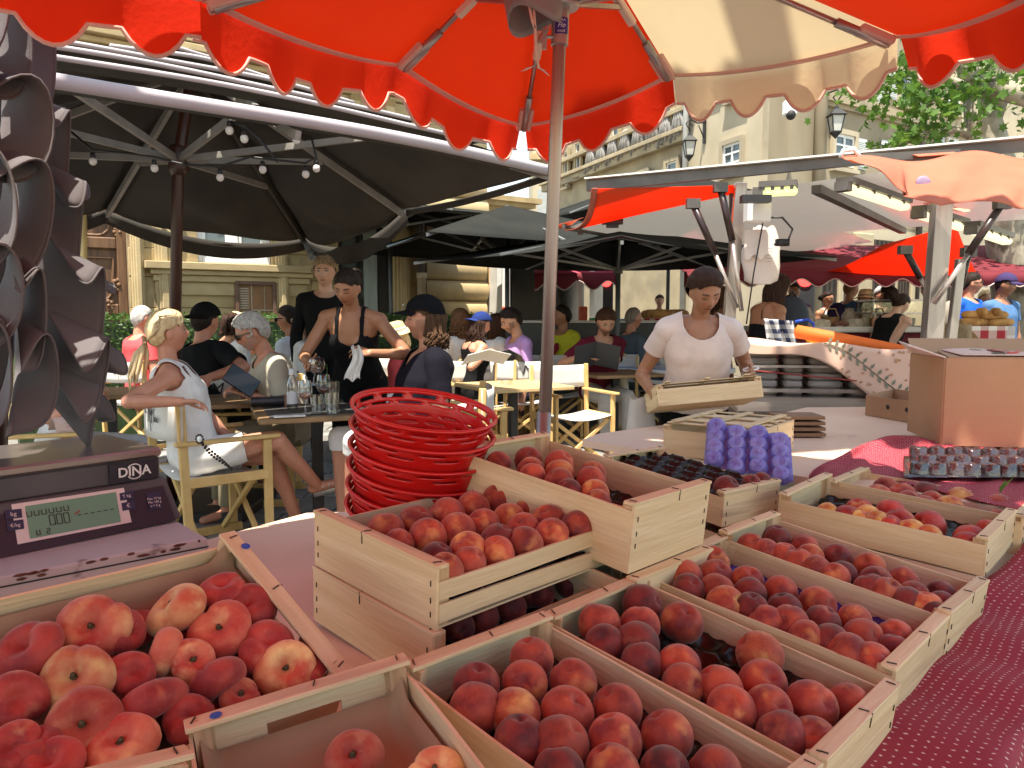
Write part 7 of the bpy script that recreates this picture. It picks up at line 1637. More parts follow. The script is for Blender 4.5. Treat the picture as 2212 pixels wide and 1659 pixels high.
for nm,pts,tx in(('key',((10,1103),(46,1099),(48,1118),(12,1122)),'kg'),('key',((14,1127),(50,1122),(52,1142),(16,1148)),'€/kg'),('key',((258,1066),(287,1060),(289,1077),(260,1082)),'T kg'),('key',((262,1087),(291,1081),(293,1098),(265,1104)),'€'),('spec_plate',((316,1066),(346,1062),(350,1097),(322,1101)),None)):
 ko=pquad(pts,.0036,m_key,nm,.0015); xd=(onp(*pts[1])-onp(*pts[0])).normalized(); yd=pn.cross(xd); cc=onp(sum(p[0]for p in pts)/4,sum(p[1]for p in pts)/4,.0056)
 if tx:text_obj('lettering',tx,.014 if len(tx)<3 else.011,m_bez,cc,xd,yd,ko,.0002)
 else:
  for k,s_ in enumerate(('Max 15 kg','Min 100 g','e = 5 g')):text_obj('lettering',s_,.0085,m_bez,cc+yd*(.006-.0095*k),xd,yd,ko,.0002)
xd=(onp(250,1063)-onp(54,1094)).normalized(); yd=pn.cross(xd)
def seg(ch,px,py,h,w=.55,sk=.0):
 """seven segment digit"""
 S={'0':'abcdef','U':'bcdef','-':'g','V':'bcdef','2':'abged','.':''}[ch]; o=onp(px,py,.0056); M=MB(); hw=h*w/2; P_s={'a':((-hw,h/2),(hw,h/2)),'g':((-hw,0),(hw,0)),'d':((-hw,-h/2),(hw,-h/2)),'f':((-hw,h/2),(-hw,0)),'b':((hw,h/2),(hw,0)),'e':((-hw,0),(-hw,-h/2)),'c':((hw,0),(hw,-h/2))}
 for c in S:
  (x0,y0),(x1,y1)=P_s[c]; M.bar(o+xd*x0+yd*y0,o+xd*x1+yd*y1,.0022,.0006,tuple(pn))
 if M.v:M.build('digit',m_lcdt,sc_)
def lcdrow(s,x0,y0,dx,dy,h,**k):
 for i,ch in enumerate(s):seg(ch,x0+dx*i,y0+dy*i,h,**k)
lcdrow('UUUUUU',63,1110,16,-2.5,.012,w=.8); lcdrow('000',113,1123,15.5,-2.4,.024,w=.46); M=MB(); M.box(onp(120,1131,.0056),(.003,.003,.003)); M.build('decimal_point',m_lcdt,sc_); lcdrow('------',172,1112,14,-2.4,.01,w=.8); lcdrow('V2',83,1150,22,-3.5,.012)
M=MB(); c=onp(168,1107,.0056); M.bar(c-xd*.006-yd*.003,c+xd*.005+yd*.004,.004,.0006,tuple(pn)); M.build('red_mark',pm('lcd_red',(.25,.06,.04),(.25,.06,.04)),sc_)
bd=[Lp(0,0)]; cB=fL+e1*(WLs-.075)+no_*.0035; cB.z=.897
M=MB(); sbox(M,WLs-.135,WLs-.012,-.0075,-.001,.872,.921); bg_=M.build('badge',m_panel,sc_); zz=V((0,0,1)); text_obj('lettering','DINA',.034,m_white,cB+V((0,0,0)),e1,zz,bg_,.0006,bold=.0006)
M=MB()
for sg in(-1,1):M.tube([cB+e1*(.020*math.cos(a))+zz*(sg*.019*math.sin(a))for a in[PI*(.2+.6*k/8)for k in range(9)]],.0016,4)
M.build('logo_arc',m_white,bg_)
text_obj('lettering','Rexwal',.012,m_bez,onp(225,1052,.002),xd,yd,sc_,.0002,shear=.3)if False else None
for u in(.05,WLs-.05):M=MB(); c=fL+e1*u-no_*.02; M.lathe([(.018,.756),(.022,.762),(.022,.785)],(c.x,c.y,0),12); M.build('foot',m_iron,sc_)
rc=thing('receipt','curled pink receipt paper standing on the scale platter','receipt',G(150,925,.951)); ra,rbb_=G(103,938,.951),G(205,928,.951); rbq=G(62,928,.951)
ur=(rbb_-G(122,936,.951)); vr=V((-ur.y,ur.x,0)).normalized(); M=MB(); w_=ur.length; c0=G(122,936,.951)
M.grid(lambda s,t:c0+ur*t+vr*(.085*s)+V((0,0,.042*math.sin(PI*s)**.8*(1-.1*t))),18,6); rp_=M.build('paper',pm('pink_paper',(.80,.64,.58),(.76,.60,.54),scale=5,rough=.8,trl=.2),rc,True,solid=.0004)
for k,tx in enumerate(('MARCHE 3 x 1,20','TOTAL 3,60 EUR')):text_obj('lettering',tx,.008,pm('receipt_ink',(.42,.28,.28),(.40,.27,.27)),c0+ur*.55+vr*(.012-.006*k)+V((0,0,.0255-.010*k)),ur,V((0,0,1))+vr*.5,rp_,.0002)
m_box=pm('painted_tin',(.50,.45,.43),(.42,.37,.355),scale=2,rough=.5,c3=(.10,.045,.03),s3=9,t3=.68); sbx=thing('scale_box','worn pale grey painted box with chipped rusty edges under the scale','box',(-1.0,1.6,.66)); kR,kL=G(449,1162,.755),G(0,1247,.755); uk=(kR-kL).normalized(); nk=V((uk.y,-uk.x,0)); 
M=MB(); q=[kR,kR-uk*.9,kR-uk*.9-nk*.42,kR-nk*.42]; M.ring([[p-V((0,0,.094))for p in q],[p-V((0,0,.012))for p in q],[p for p in q]]); M.build('casing',m_box,sbx,bevel=.004)
M=MB(); M.bar(kR-V((0,0,.021))+nk*.002,kR-uk*.9-V((0,0,.021))+nk*.002,.002,.003); M.build('seam',m_iron,sbx)
m_rust=pm('rust',(.14,.05,.03),(.08,.03,.02),scale=30,rough=.9)
for k in range(16):
 s=rng.uniform(.0,.42); M=MB(); c=kR-uk*s+nk*.0012-V((0,0,rng.choice((.003,.004,.012)))); w=rng.uniform(.003,.016); M.ring([[c+uk*(w*math.cos(a)*rng.uniform(.6,1.2))+V((0,0,.0035*math.sin(a)))+nk*o for a in[j*PI/4 for j in range(8)]]for o in(0,.0012)]); M.build('rust_chip',m_rust,sbx)
 # people of the terrace and the market
def cm(name,c,c2=None,**k):return pm('cloth_'+name,c,c2 or tuple(x*.82 for x in c),scale=k.pop('scale',9),rough=.9,bump=.15,bscale=60,spec=.15,**k)
c_wht=cm('white',(.76,.74,.72)); c_pnkw=cm('pinkish_white',(.74,.60,.545)); c_blk=cm('black',(.008,.008,.009)); c_navy=cm('navy',(.007,.006,.012)); c_beige=cm('beige',(.52,.46,.36)); c_pink=cm('coral',(.70,.10,.11)); c_grey=cm('grey_top',(.46,.44,.40)); c_purp=cm('lilac',(.46,.27,.55)); c_yel=cm('yellow',(.62,.58,.04)); c_mar=cm('maroon',(.13,.012,.025)); c_navt=cm('dark_indigo',(.045,.032,.10)); c_slate=cm('slate_blue',(.10,.125,.15)); c_blue=cm('royal_blue',(.015,.10,.52)); c_tee=cm('denim_blue',(.08,.17,.34)); c_jean=cm('jeans',(.06,.085,.13)); c_khk=cm('khaki',(.28,.23,.15)); c_grn=cm('green',(.02,.12,.05)); c_lav=cm('lavender',(.38,.26,.42)); c_cap=cm('cap_blue',(.018,.035,.16)); m_blkp=pm('dark_lens',(.008,.007,.007),(.012,.01,.01),rough=.12); m_straw=pm('straw',(.62,.48,.26),(.52,.39,.19),scale=40,rough=.8,bump=.3); m_gold=pm('gold',(.55,.33,.08),(.45,.26,.06),rough=.3,metal=.8)
SK={'f':(.50,.255,.155),'t':(.36,.165,.09),'r':(.52,.235,.15),'p':(.54,.31,.21),'d':(.26,.115,.065)}
DK,BR,BL_,GR,LB=(.014,.009,.007),(.050,.026,.014),(.56,.40,.21),(.34,.32,.30),(.16,.09,.04)
def at(px,y):return((px-CXP)/FPX*y*1.0,y)
def toloc(O,yaw,p):return Mx.Rotation(-D2R(yaw),3,'Z')@(V(p)-V((O[0],O[1],0)))
# ---- blonde woman in the near chair
O=(-1.74,4.20); yw=-64
kn={'r':toloc(O,yw,W(652,940,4.28)),'l':toloc(O,yw,W(630,985,4.46))}; ft={'r':toloc(O,yw,W(705,1070,4.58)),'l':toloc(O,yw,W(648,1140,4.55))}
b=person('blonde woman in a white sleeveless dress lounging sideways in the near director chair',O,yw,1.66,sit=.47,lean=-11,twist=-8,head=(4,8,4),rh=W(392,868,3.80),rpole=(.55,-1,-.35),rcurl=.5,rn=(.4,-.2,-.9),lh=W(560,1028,4.42),lpole=(-.8,-.3,-.6),lcurl=.25,fem=True,skin=SK['r'],knees=kn,feet=ft,vox=.0058,bust=1.15,brow=(.20,.12,.06),fat=1.08,clothes=[('tank',c_wht,'dress',dict(strap=.085,sw=.030,scoop=.80,back=.88,armz=.84,low=.62,fold=.010,off=.013))],hair=dict(col=(.50,.34,.17),col2=(.78,.60,.36),style='pony',off=.020,n=44,length=.26,line=.06,lockr=.009,seed=2,tie=(.0,-.125,-.035)))
glasses(b,pm('tortoise',(.16,.09,.05),(.06,.035,.02),scale=40,rough=.2),'sunglasses',up=.088,fwd=-.045)
R,hc,hs=b['Rh'],b['hc'],b['hs']
M=MB()
for k in range(8):a=k*PI/4; M.ell(hc+R@(V((.028*math.cos(a),-.13,-.035+.028*math.sin(a)))*hs),(.010,)*3,None,7,5)
M.build('hair_tie',pm('bead_tan',(.45,.28,.16),(.35,.2,.11)),b['root'],True)
nk,Rt=b['neck'],b['Rt']; M=MB()
for k in range(30):u=k/29*2-1; M.ell(nk+Rt@V((.105*math.sin(u*1.9),.075+.035*math.cos(u*1.9),-.02-.13*math.cos(u*1.57))),(.008,)*3,None,6,5)
M.build('necklace',pm('bead_red',(.20,.07,.04),(.12,.04,.03),rough=.3),b['root'],True)
M=MB(); wR=b['wr']['r']; p0=W(432,950,3.83); 
for k in range(26):u=k/25; M.ell(p0+V((.005+.10*u+.012*math.sin(k*3.0),.14*u,-.005-.17*u**.8+(.0 if u<.8 else.0))),(.0075,)*3,None,7,5)
for k in range(10):a=k*PI/5; M.ell(p0+V((.018*math.cos(a),-.005,.004+.022*math.sin(a))),(.006,)*3,None,6,5)
M.build('bead_chain',pm('bead_black',(.022,.014,.012),(.03,.02,.017),rough=.25),b['root'],True); M=MB(); M.ell(p0+V((0,-.006,.004)),(.014,.006,.016)); M.build('pendant',m_white,b['root'],True)
f0,dn,fo=b['ftr']; M=MB()
for k in range(3):c=f0+dn*.045+fo*(.03+.035*k); M.tube([c+V((0,-.04,.0)),c+V((.0,0,.035)),c+V((0,.04,0))],.006,6)
M.tube([f0+dn*.075-fo*.05,f0+dn*.082+fo*.17],[.03,.035],8); M.build('sandal',pm('silver_leather',(.55,.52,.50),(.42,.40,.38),rough=.35,metal=.4),b['root'],True)
M=MB(); ctr=W(300,955,3.9); M.ell(ctr,(.001,.001,.001))if False else None
# ---- waitress
w=person('waitress in a black tank top leaning over the table to pour wine',at(776,5.02),180,1.66,lean=27,twist=-6,head=(-14,-24,-6),rh=W(664,782,4.52),rpole=(.5,-.2,-.6),rcurl=.85,lh=W(800,762,4.62),lpole=(-1,-.3,-.5),lcurl=.6,ln=(.2,.6,-.4),fem=True,skin=SK['t'],vox=.0058,bust=1.12,brow=(.02,.012,.01),eyes_closed=True,clothes=[('tank',c_blk,None,dict(strap=.078,sw=.017,scoop=.66,back=.78,armz=.74)),('trousers',c_blk)],hair=dict(col=DK,style='bun',off=.010,line=.066,tie=.03,rough=.002))
wg=w['wr']['r']
M=MB(); q=W(772,772,4.46); M.grid(lambda s,t:q+V((-.035+(.05+.04*t)*s+.015*math.sin(t*5)-.03*t,.014*math.sin(s*12+t*3),.06-.19*t+.012*math.sin(s*9))),16,14); tag(M.build('napkin',c_wht,None,True,solid=.004),'white cloth napkin held in the left hand of the waitress','napkin')
M=MB(); M.tube([b['wr']['r']+V((0,0,0))]*2,.001,3)if False else None
# ---- man in the black cap
O=(-.54,4.58); yw=112
kn={'r':toloc(O,yw,W(712,945,4.45)),'l':toloc(O,yw,W(770,955,4.2))}; ft={'r':toloc(O,yw,W(742,1095,4.5)),'l':toloc(O,yw,W(760,1110,4.3))}
m=person('man in a black cap and dark V neck shirt seated behind the red baskets',O,yw,1.80,sit=.47,lean=-4,head=(-14,3,0),skin=SK['r'],vox=.006,fat=1.2,beard=.38,brow=(.05,.028,.018),knees=kn,feet=ft,eyes_closed=True,clothes=[('vneck',c_navy,None,dict(v=.80,sleeve=.72,fold=.010,off=.014)),('trousers',c_wht,'shorts',dict(shorts=1.0,fold=.006))],hair=dict(col=(.055,.028,.015),col2=(.12,.065,.034),style='long',n=150,length=.10,lockr=.0065,curl=1.1,hatted=True,off=.012,seed=8))
cp=cap_hat(m,pm('cap_black',(.006,.006,.008),(.009,.009,.011),rough=.9,spec=.1)); R,hc,hs=m['Rh'],m['hc'],m['hs']
text_obj('cap_lettering','surf',.026,m_white,hc+R@(V((.020,.120,.075))*hs),R@V((-1,-.15,0)),R@V((0,-.35,1)),m['root'],.0006,shear=.3)
# ---- grey haired man in polo shirt
O=at(628,5.12); g=person('grey haired man with sunglasses and a pale polo shirt reading a black booklet',O,122,1.70,sit=.47,lean=20,head=(-6,-20,0),rh=W(545,845,4.92),lh=W(528,850,4.78),rcurl=.9,lcurl=.7,skin=SK['r'],vox=.007,beard=.35,brow=(.30,.28,.26),fat=1.1,clothes=[('shirt',c_beige,'polo_shirt',dict(sleeve=.8,neck=.96,fold=.011,off=.014)),('trousers',c_khk)],hair=dict(col=GR,col2=(.55,.53,.50),style='wavy',off=.022,n=90,lockr=.010,line=.066,seed=4))
glasses(g,m_blkp); M=MB(); c=W(522,822,4.74); M.box(c,(.20,.014,.13),Mx.Rotation(D2R(25),3,'Y')@Mx.Rotation(D2R(-40),3,'X')@Mx.Rotation(D2R(20),3,'Z')); tag(M.build('booklet',m_blkp,None,bevel=.003),'black booklet in the hands of the grey haired man','booklet')
M=MB(); c=g['wr']['l']; M.lathe([(.031,-.012),(.033,0),(.031,.012)],c,14,(-.6,-.7,.1)); M.build('wristwatch',m_blkp,g['root'],True)
# ---- man in black T-shirt seen from behind
k_=person('broad man in black T-shirt and black cap seen from behind by the brown parasol pole',at(432,5.55),-28,1.80,sit=.47,lean=12,side=-10,head=(6,-4,0),rh=W(455,815,5.2),rpole=(1,-.2,-.4),fat=1.22,skin=SK['r'],vox=.009,clothes=[('tee',c_blk,None,dict(sleeve=.85,fold=.014,off=.016)),('trousers',c_blk)],hair=dict(col=DK,style='short',off=.01)); cap_hat(k_,c_blk,front=-1)
# ---- other diners
V9=.010
person('man with grey hair in a coral shirt beside the hedge, mostly hidden',at(306,7.5),-35,1.78,sit=.47,head=(0,0,0),vox=.012,skin=SK['r'],fat=1.1,clothes=[('tee',c_pink),('trousers',c_jean)],hair=dict(col=GR,style='buzz'))
person('woman with a dark bob and white lace blouse, her back to the camera',at(487,7.05),-28,1.64,sit=.47,lean=8,fem=True,vox=V9,skin=SK['f'],clothes=[('tee',c_wht,'blouse',dict(sleeve=.9,fold=.012,off=.016)),('skirt',c_wht)],hair=dict(col=(.028,.014,.010),style='long',n=90,length=.035,lockr=.011,seed=3,curl=.5))
person('blonde woman with a fringe and grey top facing the camera, hands clasped',at(520,7.85),168,1.66,sit=.47,lean=6,head=(8,-4,0),rh=W(497,722,7.5),lh=W(503,722,7.5),rpole=(1,0,-.8),lpole=(-1,0,-.8),rcurl=1.2,lcurl=1.2,fem=True,vox=V9,skin=SK['r'],clothes=[('tank',c_grey,None,dict(scoop=.72,strap=.08,sw=.03)),('skirt',c_grey)],hair=dict(col=BL_,style='long',n=60,length=.04,line=.03,lockr=.009))
q=person('man with dark hair and wraparound sunglasses looking left by the hedge',at(628,7.3),78,1.76,sit=.47,head=(0,-2,0),vox=V9,skin=SK['t'],clothes=[('shirt',cm('striped_white',(.66,.70,.76))),('trousers',c_jean)],hair=dict(col=DK,style='short',line=.075)); glasses(q,m_blkp)
q=person('man in a white shirt with spectacles facing left, just behind the waitress',at(664,6.85),84,1.74,sit=.47,head=(0,0,0),vox=V9,skin=SK['f'],clothes=[('shirt',c_wht,None,dict(sleeve=.9)),('trousers',c_jean)],hair=dict(col=DK,style='short',off=.02,line=.07)); glasses(q,pm('clear_lens',(.35,.28,.24),(.3,.24,.2),rough=.2),'spectacles')
person('smiling waiter in black with light curly hair standing behind the waitress',at(706,6.75),190,1.80,head=(-8,-4,0),vox=.009,skin=SK['p'],clothes=[('shirt',c_blk,'jacket',dict(long=.95,sleeve=2)),('trousers',c_blk)],hair=dict(col=(.13,.085,.045),col2=(.45,.34,.20),style='wavy',off=.02,n=90,lockr=.012,seed=7))
q=person('person in a straw sun hat and red top looking down at the table',at(866,6.95),120,1.42,sit=.47,head=(0,-14,0),vox=V9,skin=SK['p'],fem=True,bust=.5,clothes=[('tee',c_pink),('skirt',c_wht)],hair=dict(col=BL_,style='long',n=50,length=.08)); straw_hat(q,m_straw,c_wht,.19)
q=person('woman in a blue cap with long dark curls, bare shoulder towards the camera',at(1012,7.5),-62,1.66,sit=.47,lean=10,head=(0,-12,0),rh=W(1052,765,7.35),rpole=(.3,-1,-.5),fem=True,vox=V9,skin=SK['r'],clothes=[('tank',c_blk,None,dict(scoop=.72,sw=.010)),('skirt',c_blk)],hair=dict(col=(.025,.014,.010),style='long',n=130,length=.24,lockr=.009,curl=1.6,hatted=True,seed=5)); cap_hat(q,c_cap,front=-1)
person('woman with bushy brown curls in white, behind the blue cap',at(996,8.5),40,1.70,sit=.47,fem=True,vox=.012,skin=SK['f'],clothes=[('shirt',c_wht),('skirt',c_wht)],hair=dict(col=(.085,.042,.02),style='long',n=120,length=.12,lockr=.012,curl=2.2,off=.035,seed=6))
person('woman with straight long brown hair in a loose white shirt left of the lilac shirt',at(1062,8.45),-55,1.64,sit=.47,lean=6,head=(0,-8,0),fem=True,vox=.011,skin=SK['f'],clothes=[('shirt',c_wht,None,dict(long=.8,sleeve=2)),('skirt',c_wht)],hair=dict(col=(.040,.018,.010),style='long',n=110,length=.26,lockr=.010,seed=9))
person('man with black hair and beard in a lilac shirt looking down at a menu',at(1134,7.95),112,1.76,sit=.47,lean=10,head=(0,-20,0),vox=V9,skin=SK['f'],beard=.6,brow=(.02,.014,.012),clothes=[('shirt',c_purp,None,dict(sleeve=2,long=.6,fold=.012)),('trousers',c_jean)],hair=dict(col=DK,style='short',off=.024,line=.066))
q=person('young man in a yellow T-shirt with a dark red heart behind the metal pole',at(1214,9.2),140,1.74,sit=.50,head=(-40,6,0),vox=.011,skin=SK['t'],clothes=[('tee',c_yel),('trousers',c_jean)],hair=dict(col=DK,style='short',off=.016,line=.07))
hp=[(.0,-.11),(.09,.0),(.085,.07),(.04,.085),(0,.05),(-.04,.085),(-.085,.07),(-.09,0)]; fwd=Mx.Rotation(D2R(140),3,'Z')@V((0,1,0)); cc=q['neck']+fwd*.155+V((0,0,-.19)); xr=fwd.cross(V((0,0,1))); M=MB(); M.prism([(a*.8,b_*.8)for a,b_ in hp],cc,xr,V((0,0,1)),fwd,.006); M.build('heart_print',cm('heart_red',(.26,.02,.03)),q['root'])
q=person('bearded man in a maroon and indigo polo reading a large dark menu',at(1292,7.75),196,1.78,sit=.47,lean=14,head=(-6,-26,0),rh=W(1248,772,7.35),lh=W(1292,778,7.3),rpole=(1,-.2,-.8),lpole=(-1,-.2,-.8),rcurl=.9,lcurl=.9,vox=.008,skin=SK['f'],beard=.55,brow=(.05,.028,.016),clothes=[('shirt',c_mar,'polo_shirt',dict(sleeve=.75,fold=.012,off=.013)),('trousers',c_grey)],hair=dict(col=(.045,.024,.012),style='short',off=.026,line=.066))
mb_=W(1286,763,7.22); m_menu=pm('menu_cover',(.035,.038,.044),(.028,.03,.035),rough=.5)
def book(lab,c,w,h,yawd,tilt,m,open_=24):
 r=thing('menu',lab,'menu',c); R0=Mx.Rotation(D2R(yawd),3,'Z')@Mx.Rotation(D2R(tilt),3,'X')
 for sx in(-1,1):
  R1=R0@Mx.Rotation(D2R(-sx*open_),3,'Z'); M=MB(); M.box(c+R1@V((sx*w/4,0,0)),(w/2,.006,h),R1); cv=M.build('cover',m,r,bevel=.002)
  M=MB(); M.box(c+R1@V((sx*w/4,.005,0)),(w/2-.02,.003,h-.02),R1); M.build('page',m_white,r)
 return r
r_=book('open dark menu held up by the bearded man in maroon',mb_,.46,.25,4,28,m_menu); text_obj('lettering','M',.07,m_greyrib,mb_+V((.14,-.045,.0)),V((1,0,0)),V((0,-.45,.9)),r_,shear=.25)
book('open white menu lying before the woman with the blue cap',W(1048,766,7.0),.42,.24,20,65,m_white,14)
book('dark menu held by the man in the lilac shirt',W(1108,768,7.5),.34,.2,-30,50,m_menu)
person('balding man with cropped hair in a slate blue shirt turned away to the right',at(1352,8.9),-62,1.78,sit=.47,lean=8,vox=.011,skin=SK['r'],clothes=[('shirt',c_slate,None,dict(sleeve=2,long=.8)),('trousers',c_jean)],hair=dict(col=(.16,.13,.11),style='buzz',line=.09))
q=person('person in white hidden behind the grey ruffles, one bent arm with gold bracelets showing',(-2.62,4.45),-72,1.62,sit=.46,lean=8,rh=W(196,868,4.18),rpole=(.5,-.4,-1),lh=W(205,852,4.3),rcurl=1.1,lcurl=1.1,fem=True,vox=.009,skin=SK['r'],clothes=[('tee',c_wht),('trousers',c_wht)],hair=dict(col=BR,style='short'))
d_=V((1,.1,.35)).normalized()
for k in range(3):M=MB(); c=q['wr']['r']-V((.03+.012*k,0,.012)); x,y,z=frame_z(d_); M.tube([c+x*(.035*math.cos(a))+y*(.035*math.sin(a))for a in[j*PI/8 for j in range(17)]],.004,5); M.build('bracelet',m_gold,q['root'],True)
# ---- market people
s_=person('market woman in a pale pink T-shirt looking down at the crate she carries',at(1500,4.02),176,1.57,lean=19,head=(14,-27,4),rh=W(1404,842,3.78),rpole=(.35,-.8,-.55),lh=W(1622,806,3.80),lpole=(-.40,-.8,-.55),rcurl=.8,lcurl=.55,rn=(1,0,0),ln=(-1,-.2,0),fem=True,skin=SK['t'],vox=.0055,bust=.95,fat=1.1,brow=(.03,.018,.014),eyes_closed=True,armlen=1.08,clothes=[('tee',c_pnkw,'t_shirt',dict(sleeve=.50,fold=.014,off=.020,hem=.02,scoop=.17,low=.0)),('trousers',c_blk,None,dict(waist=.16))],hair=dict(col=(.030,.011,.009),style='bun',off=.026,line=.076,tie=.0,rough=.006,side=-.03))
M=MB(); c=s_['wr']['l']; x,y,z=frame_z(V((.2,.1,-1))); M.tube([c+x*(.036*math.cos(a))+y*(.036*math.sin(a))+V((0,0,.02))for a in[j*PI/8 for j in range(17)]],.0045,5); M.build('bracelet',m_white,s_['root'],True)
hcx=W(1513,834,3.74); CR['H']=crate('closed wooden crate carried in both hands by the market woman',hcx,2,-5,-14,.49,.31,.095,lid=True)
q=person('dark haired woman in a black strappy top at the counter behind the market woman',at(1632,6.85),-72,1.70,lean=16,head=(-6,-24,0),rh=W(1705,722,6.9),fem=True,vox=.009,skin=SK['t'],clothes=[('tank',c_blk,None,dict(scoop=.66,back=.62,sw=.008,armz=.66)),('trousers',c_blk)],hair=dict(col=(.030,.014,.010),style='long',n=110,length=.30,lockr=.010,seed=4))
for(lab,px,y,yw,h,kw)in(('woman with sunglasses and a white sleeveless top walking far off left of the market woman',1423,14.0,175,1.66,dict(fem=True,skin=SK['f'],clothes=[('tank',c_wht,None,dict(scoop=.82)),('skirt',c_mar)],hair=dict(col=BR,style='short'))),('woman with brown ponytail and bare shoulders between the market woman and the trailer post',1552,9.6,-60,1.66,dict(fem=True,skin=SK['t'],clothes=[('tank',c_khk,None,dict(scoop=.7))],hair=dict(col=(.05,.025,.014),style='long',n=60,length=.3))),('shopper in a lavender shirt beside the red signal at the far counter',1712,11.2,150,1.76,dict(skin=SK['f'],clothes=[('shirt',c_lav)],hair=dict(col=BR,style='short'))),('shopper with reddish brown hair bending over the near end of the far counter',1728,10.0,120,1.60,dict(lean=25,fem=True,skin=SK['f'],clothes=[('tee',c_mar)],hair=dict(col=(.10,.022,.012),style='long',n=60,length=.08))),('woman with dark sunglasses and a ponytail beyond the far counter',1782,12.0,210,1.66,dict(fem=True,skin=SK['t'],clothes=[('tank',c_wht)],hair=dict(col=DK,style='bun',tie=.02),gl=1)),('man in a blue T-shirt carrying a dark backpack, facing right',1832,10.8,-75,1.78,dict(skin=SK['f'],clothes=[('tee',c_tee),('trousers',c_jean)],hair=dict(col=LB,style='short'),pack=1)),('woman in a tan straw hat leaning over the far counter',1868,10.2,150,1.62,dict(fem=True,lean=14,skin=SK['t'],clothes=[('tee',c_khk)],hair=dict(col=BR,style='long',n=40,length=.06),hat=1)),('grey haired shopper in a brown top behind the straw hat',1898,12.0,190,1.72,dict(skin=SK['r'],clothes=[('tee',c_khk)],hair=dict(col=GR,style='short',off=.03))),('woman with bushy dark curls and bare shoulders beyond the glass case',1938,9.9,60,1.66,dict(fem=True,lean=12,skin=SK['t'],clothes=[('tank',c_pink,None,dict(scoop=.7))],hair=dict(col=DK,style='long',n=90,length=.07,curl=2,off=.04,lockr=.013))),('man in a khaki cap and green shirt half hidden by the thick silver post',1998,10.8,150,1.76,dict(skin=SK['t'],clothes=[('tee',c_grn)],hair=dict(col=BR,style='short'),cap=c_khk)),('man with sunglasses in a bright royal blue polo shirt standing by the bread',2088,8.9,-150,1.78,dict(skin=SK['r'],beard=.4,head=(40,0,0),clothes=[('shirt',c_blue,None,dict(sleeve=.8)),('trousers',c_khk)],hair=dict(col=DK,style='short',off=.01),gl=1,pack=1)),('man in a white and navy cap and faded blue T-shirt by the bread',2158,8.9,-165,1.76,dict(skin=SK['d'],head=(30,-6,0),clothes=[('tee',c_tee),('trousers',c_khk)],hair=dict(col=DK,style='buzz'),cap=c_navt)),('fair haired shopper in cream between the two men in blue',2122,11.5,190,1.66,dict(fem=True,skin=SK['p'],clothes=[('tee',c_khk)],hair=dict(col=BL_,style='short',off=.03)))):
 kw=dict(kw); gl,pk,ht,ca=kw.pop('gl',0),kw.pop('pack',0),kw.pop('hat',0),kw.pop('cap',None)
 q=person(lab,at(px,y),yw,h,vox=.014 if y>9.5 else.010,hands=y<9.5,**kw)
 if gl:glasses(q,m_blkp)
 if ht:straw_hat(q,m_straw,c_khk,.17)
 if ca:cap_hat(q,ca)
 if pk:
  M=MB(); c=q['neck']+q['Rt']@V((0,-.20,-.22)); M.ell(c,(.15,.10,.22),None,14,10); M.build('backpack',cm('pack_grey',(.30,.27,.23))if px>2000 else c_navt,q['root'],True)
q=person('woman in a black dress bending over the long counter with the cheeses',at(1893,7.95),-60,1.64,lean=34,head=(0,-30,0),rh=W(1925,715,8.1),fem=True,vox=.010,skin=SK['p'],clothes=[('tank',c_blk,'dress',dict(scoop=.78,low=.8,strap=.09,sw=.04))],hair=dict(col=(.022,.012,.008),style='bun',tie=.0))
hx=W(2192,800,2.98)
person('person outside the picture whose hand reaches over the large cardboard box',(2.70,3.02),92,1.68,lean=14,rh=hx+V((.17,.01,-.02)),rpole=(.4,-.6,-.4),rcurl=.35,rn=(0,-.2,-1),lh=hx+V((.19,-.10,.04)),lpole=(-.5,-.4,-.6),lcurl=.5,ln=(0,-.2,-1),fem=True,vox=.006,skin=SK['r'],clothes=[('tee',c_wht),('trousers',c_jean)],hair=dict(col=BR,style='short'))
# things on the tables
m_gl=glass_mat('clear_glass',(.93,.95,.94),.90); m_rose=glass_mat('rose_wine',(.88,.52,.36),.92); m_red=glass_mat('red_wine',(.20,.02,.02),.95); m_btl=glass_mat('green_glass',(.55,.65,.52),.85); m_lab=pm('label_white',(.70,.68,.68),(.64,.62,.62)); m_corkb=pm('bottle_cap',(.55,.52,.55),(.5,.47,.5),rough=.4)
def wineglass(lab,c,h=.20,r=.040,fill=None,tilt=None):
 g_=thing('wine_glass',lab,'glass',c); ax=tilt or V((0,0,1)); x,y,z=frame_z(ax)if tilt else(V((1,0,0)),V((0,1,0)),V((0,0,1)))
 def L_(M,prof,n=20):M.ring([[V(c)+x*(rr*math.cos(a))+y*(rr*math.sin(a))+z*hh for a in[2*PI*j/n for j in range(n)]]for rr,hh in prof],True,False)
 M=MB(); L_(M,[(.001,.002),(.034,.003),(.034,.005),(.006,.010),(.0035,.05),(.005,h*.42),(r*.7,h*.50),(r,h*.66),(r*.93,h*.85),(r*.80,h)]); M.build('bowl',m_gl,g_,True)
 if fill:M=MB(); L_(M,[(.004,h*.44),(r*.66,h*.50),(r*.93,h*.62),(.001,h*.625)]); M.build('wine',fill,g_,True)
 return g_
def tumbler(lab,c,h=.105,r=.036,water=.5):
 g_=thing('tumbler',lab,'glass',c); M=MB(); M.lathe([(.001,.004),(r*.85,.004),(r*.88,.0),(r,h),(r*.94,h),(r*.82,.012),(.001,.012)],c,20); M.build('glass_wall',m_gl,g_,True,auto=40)
 M=MB(); M.lathe([(r*.80,.014),(r*(.82+.12*water),h*water),(.001,h*water)],c,20); M.build('water',glass_mat('water',(.90,.93,.94),.93),g_,True); return g_
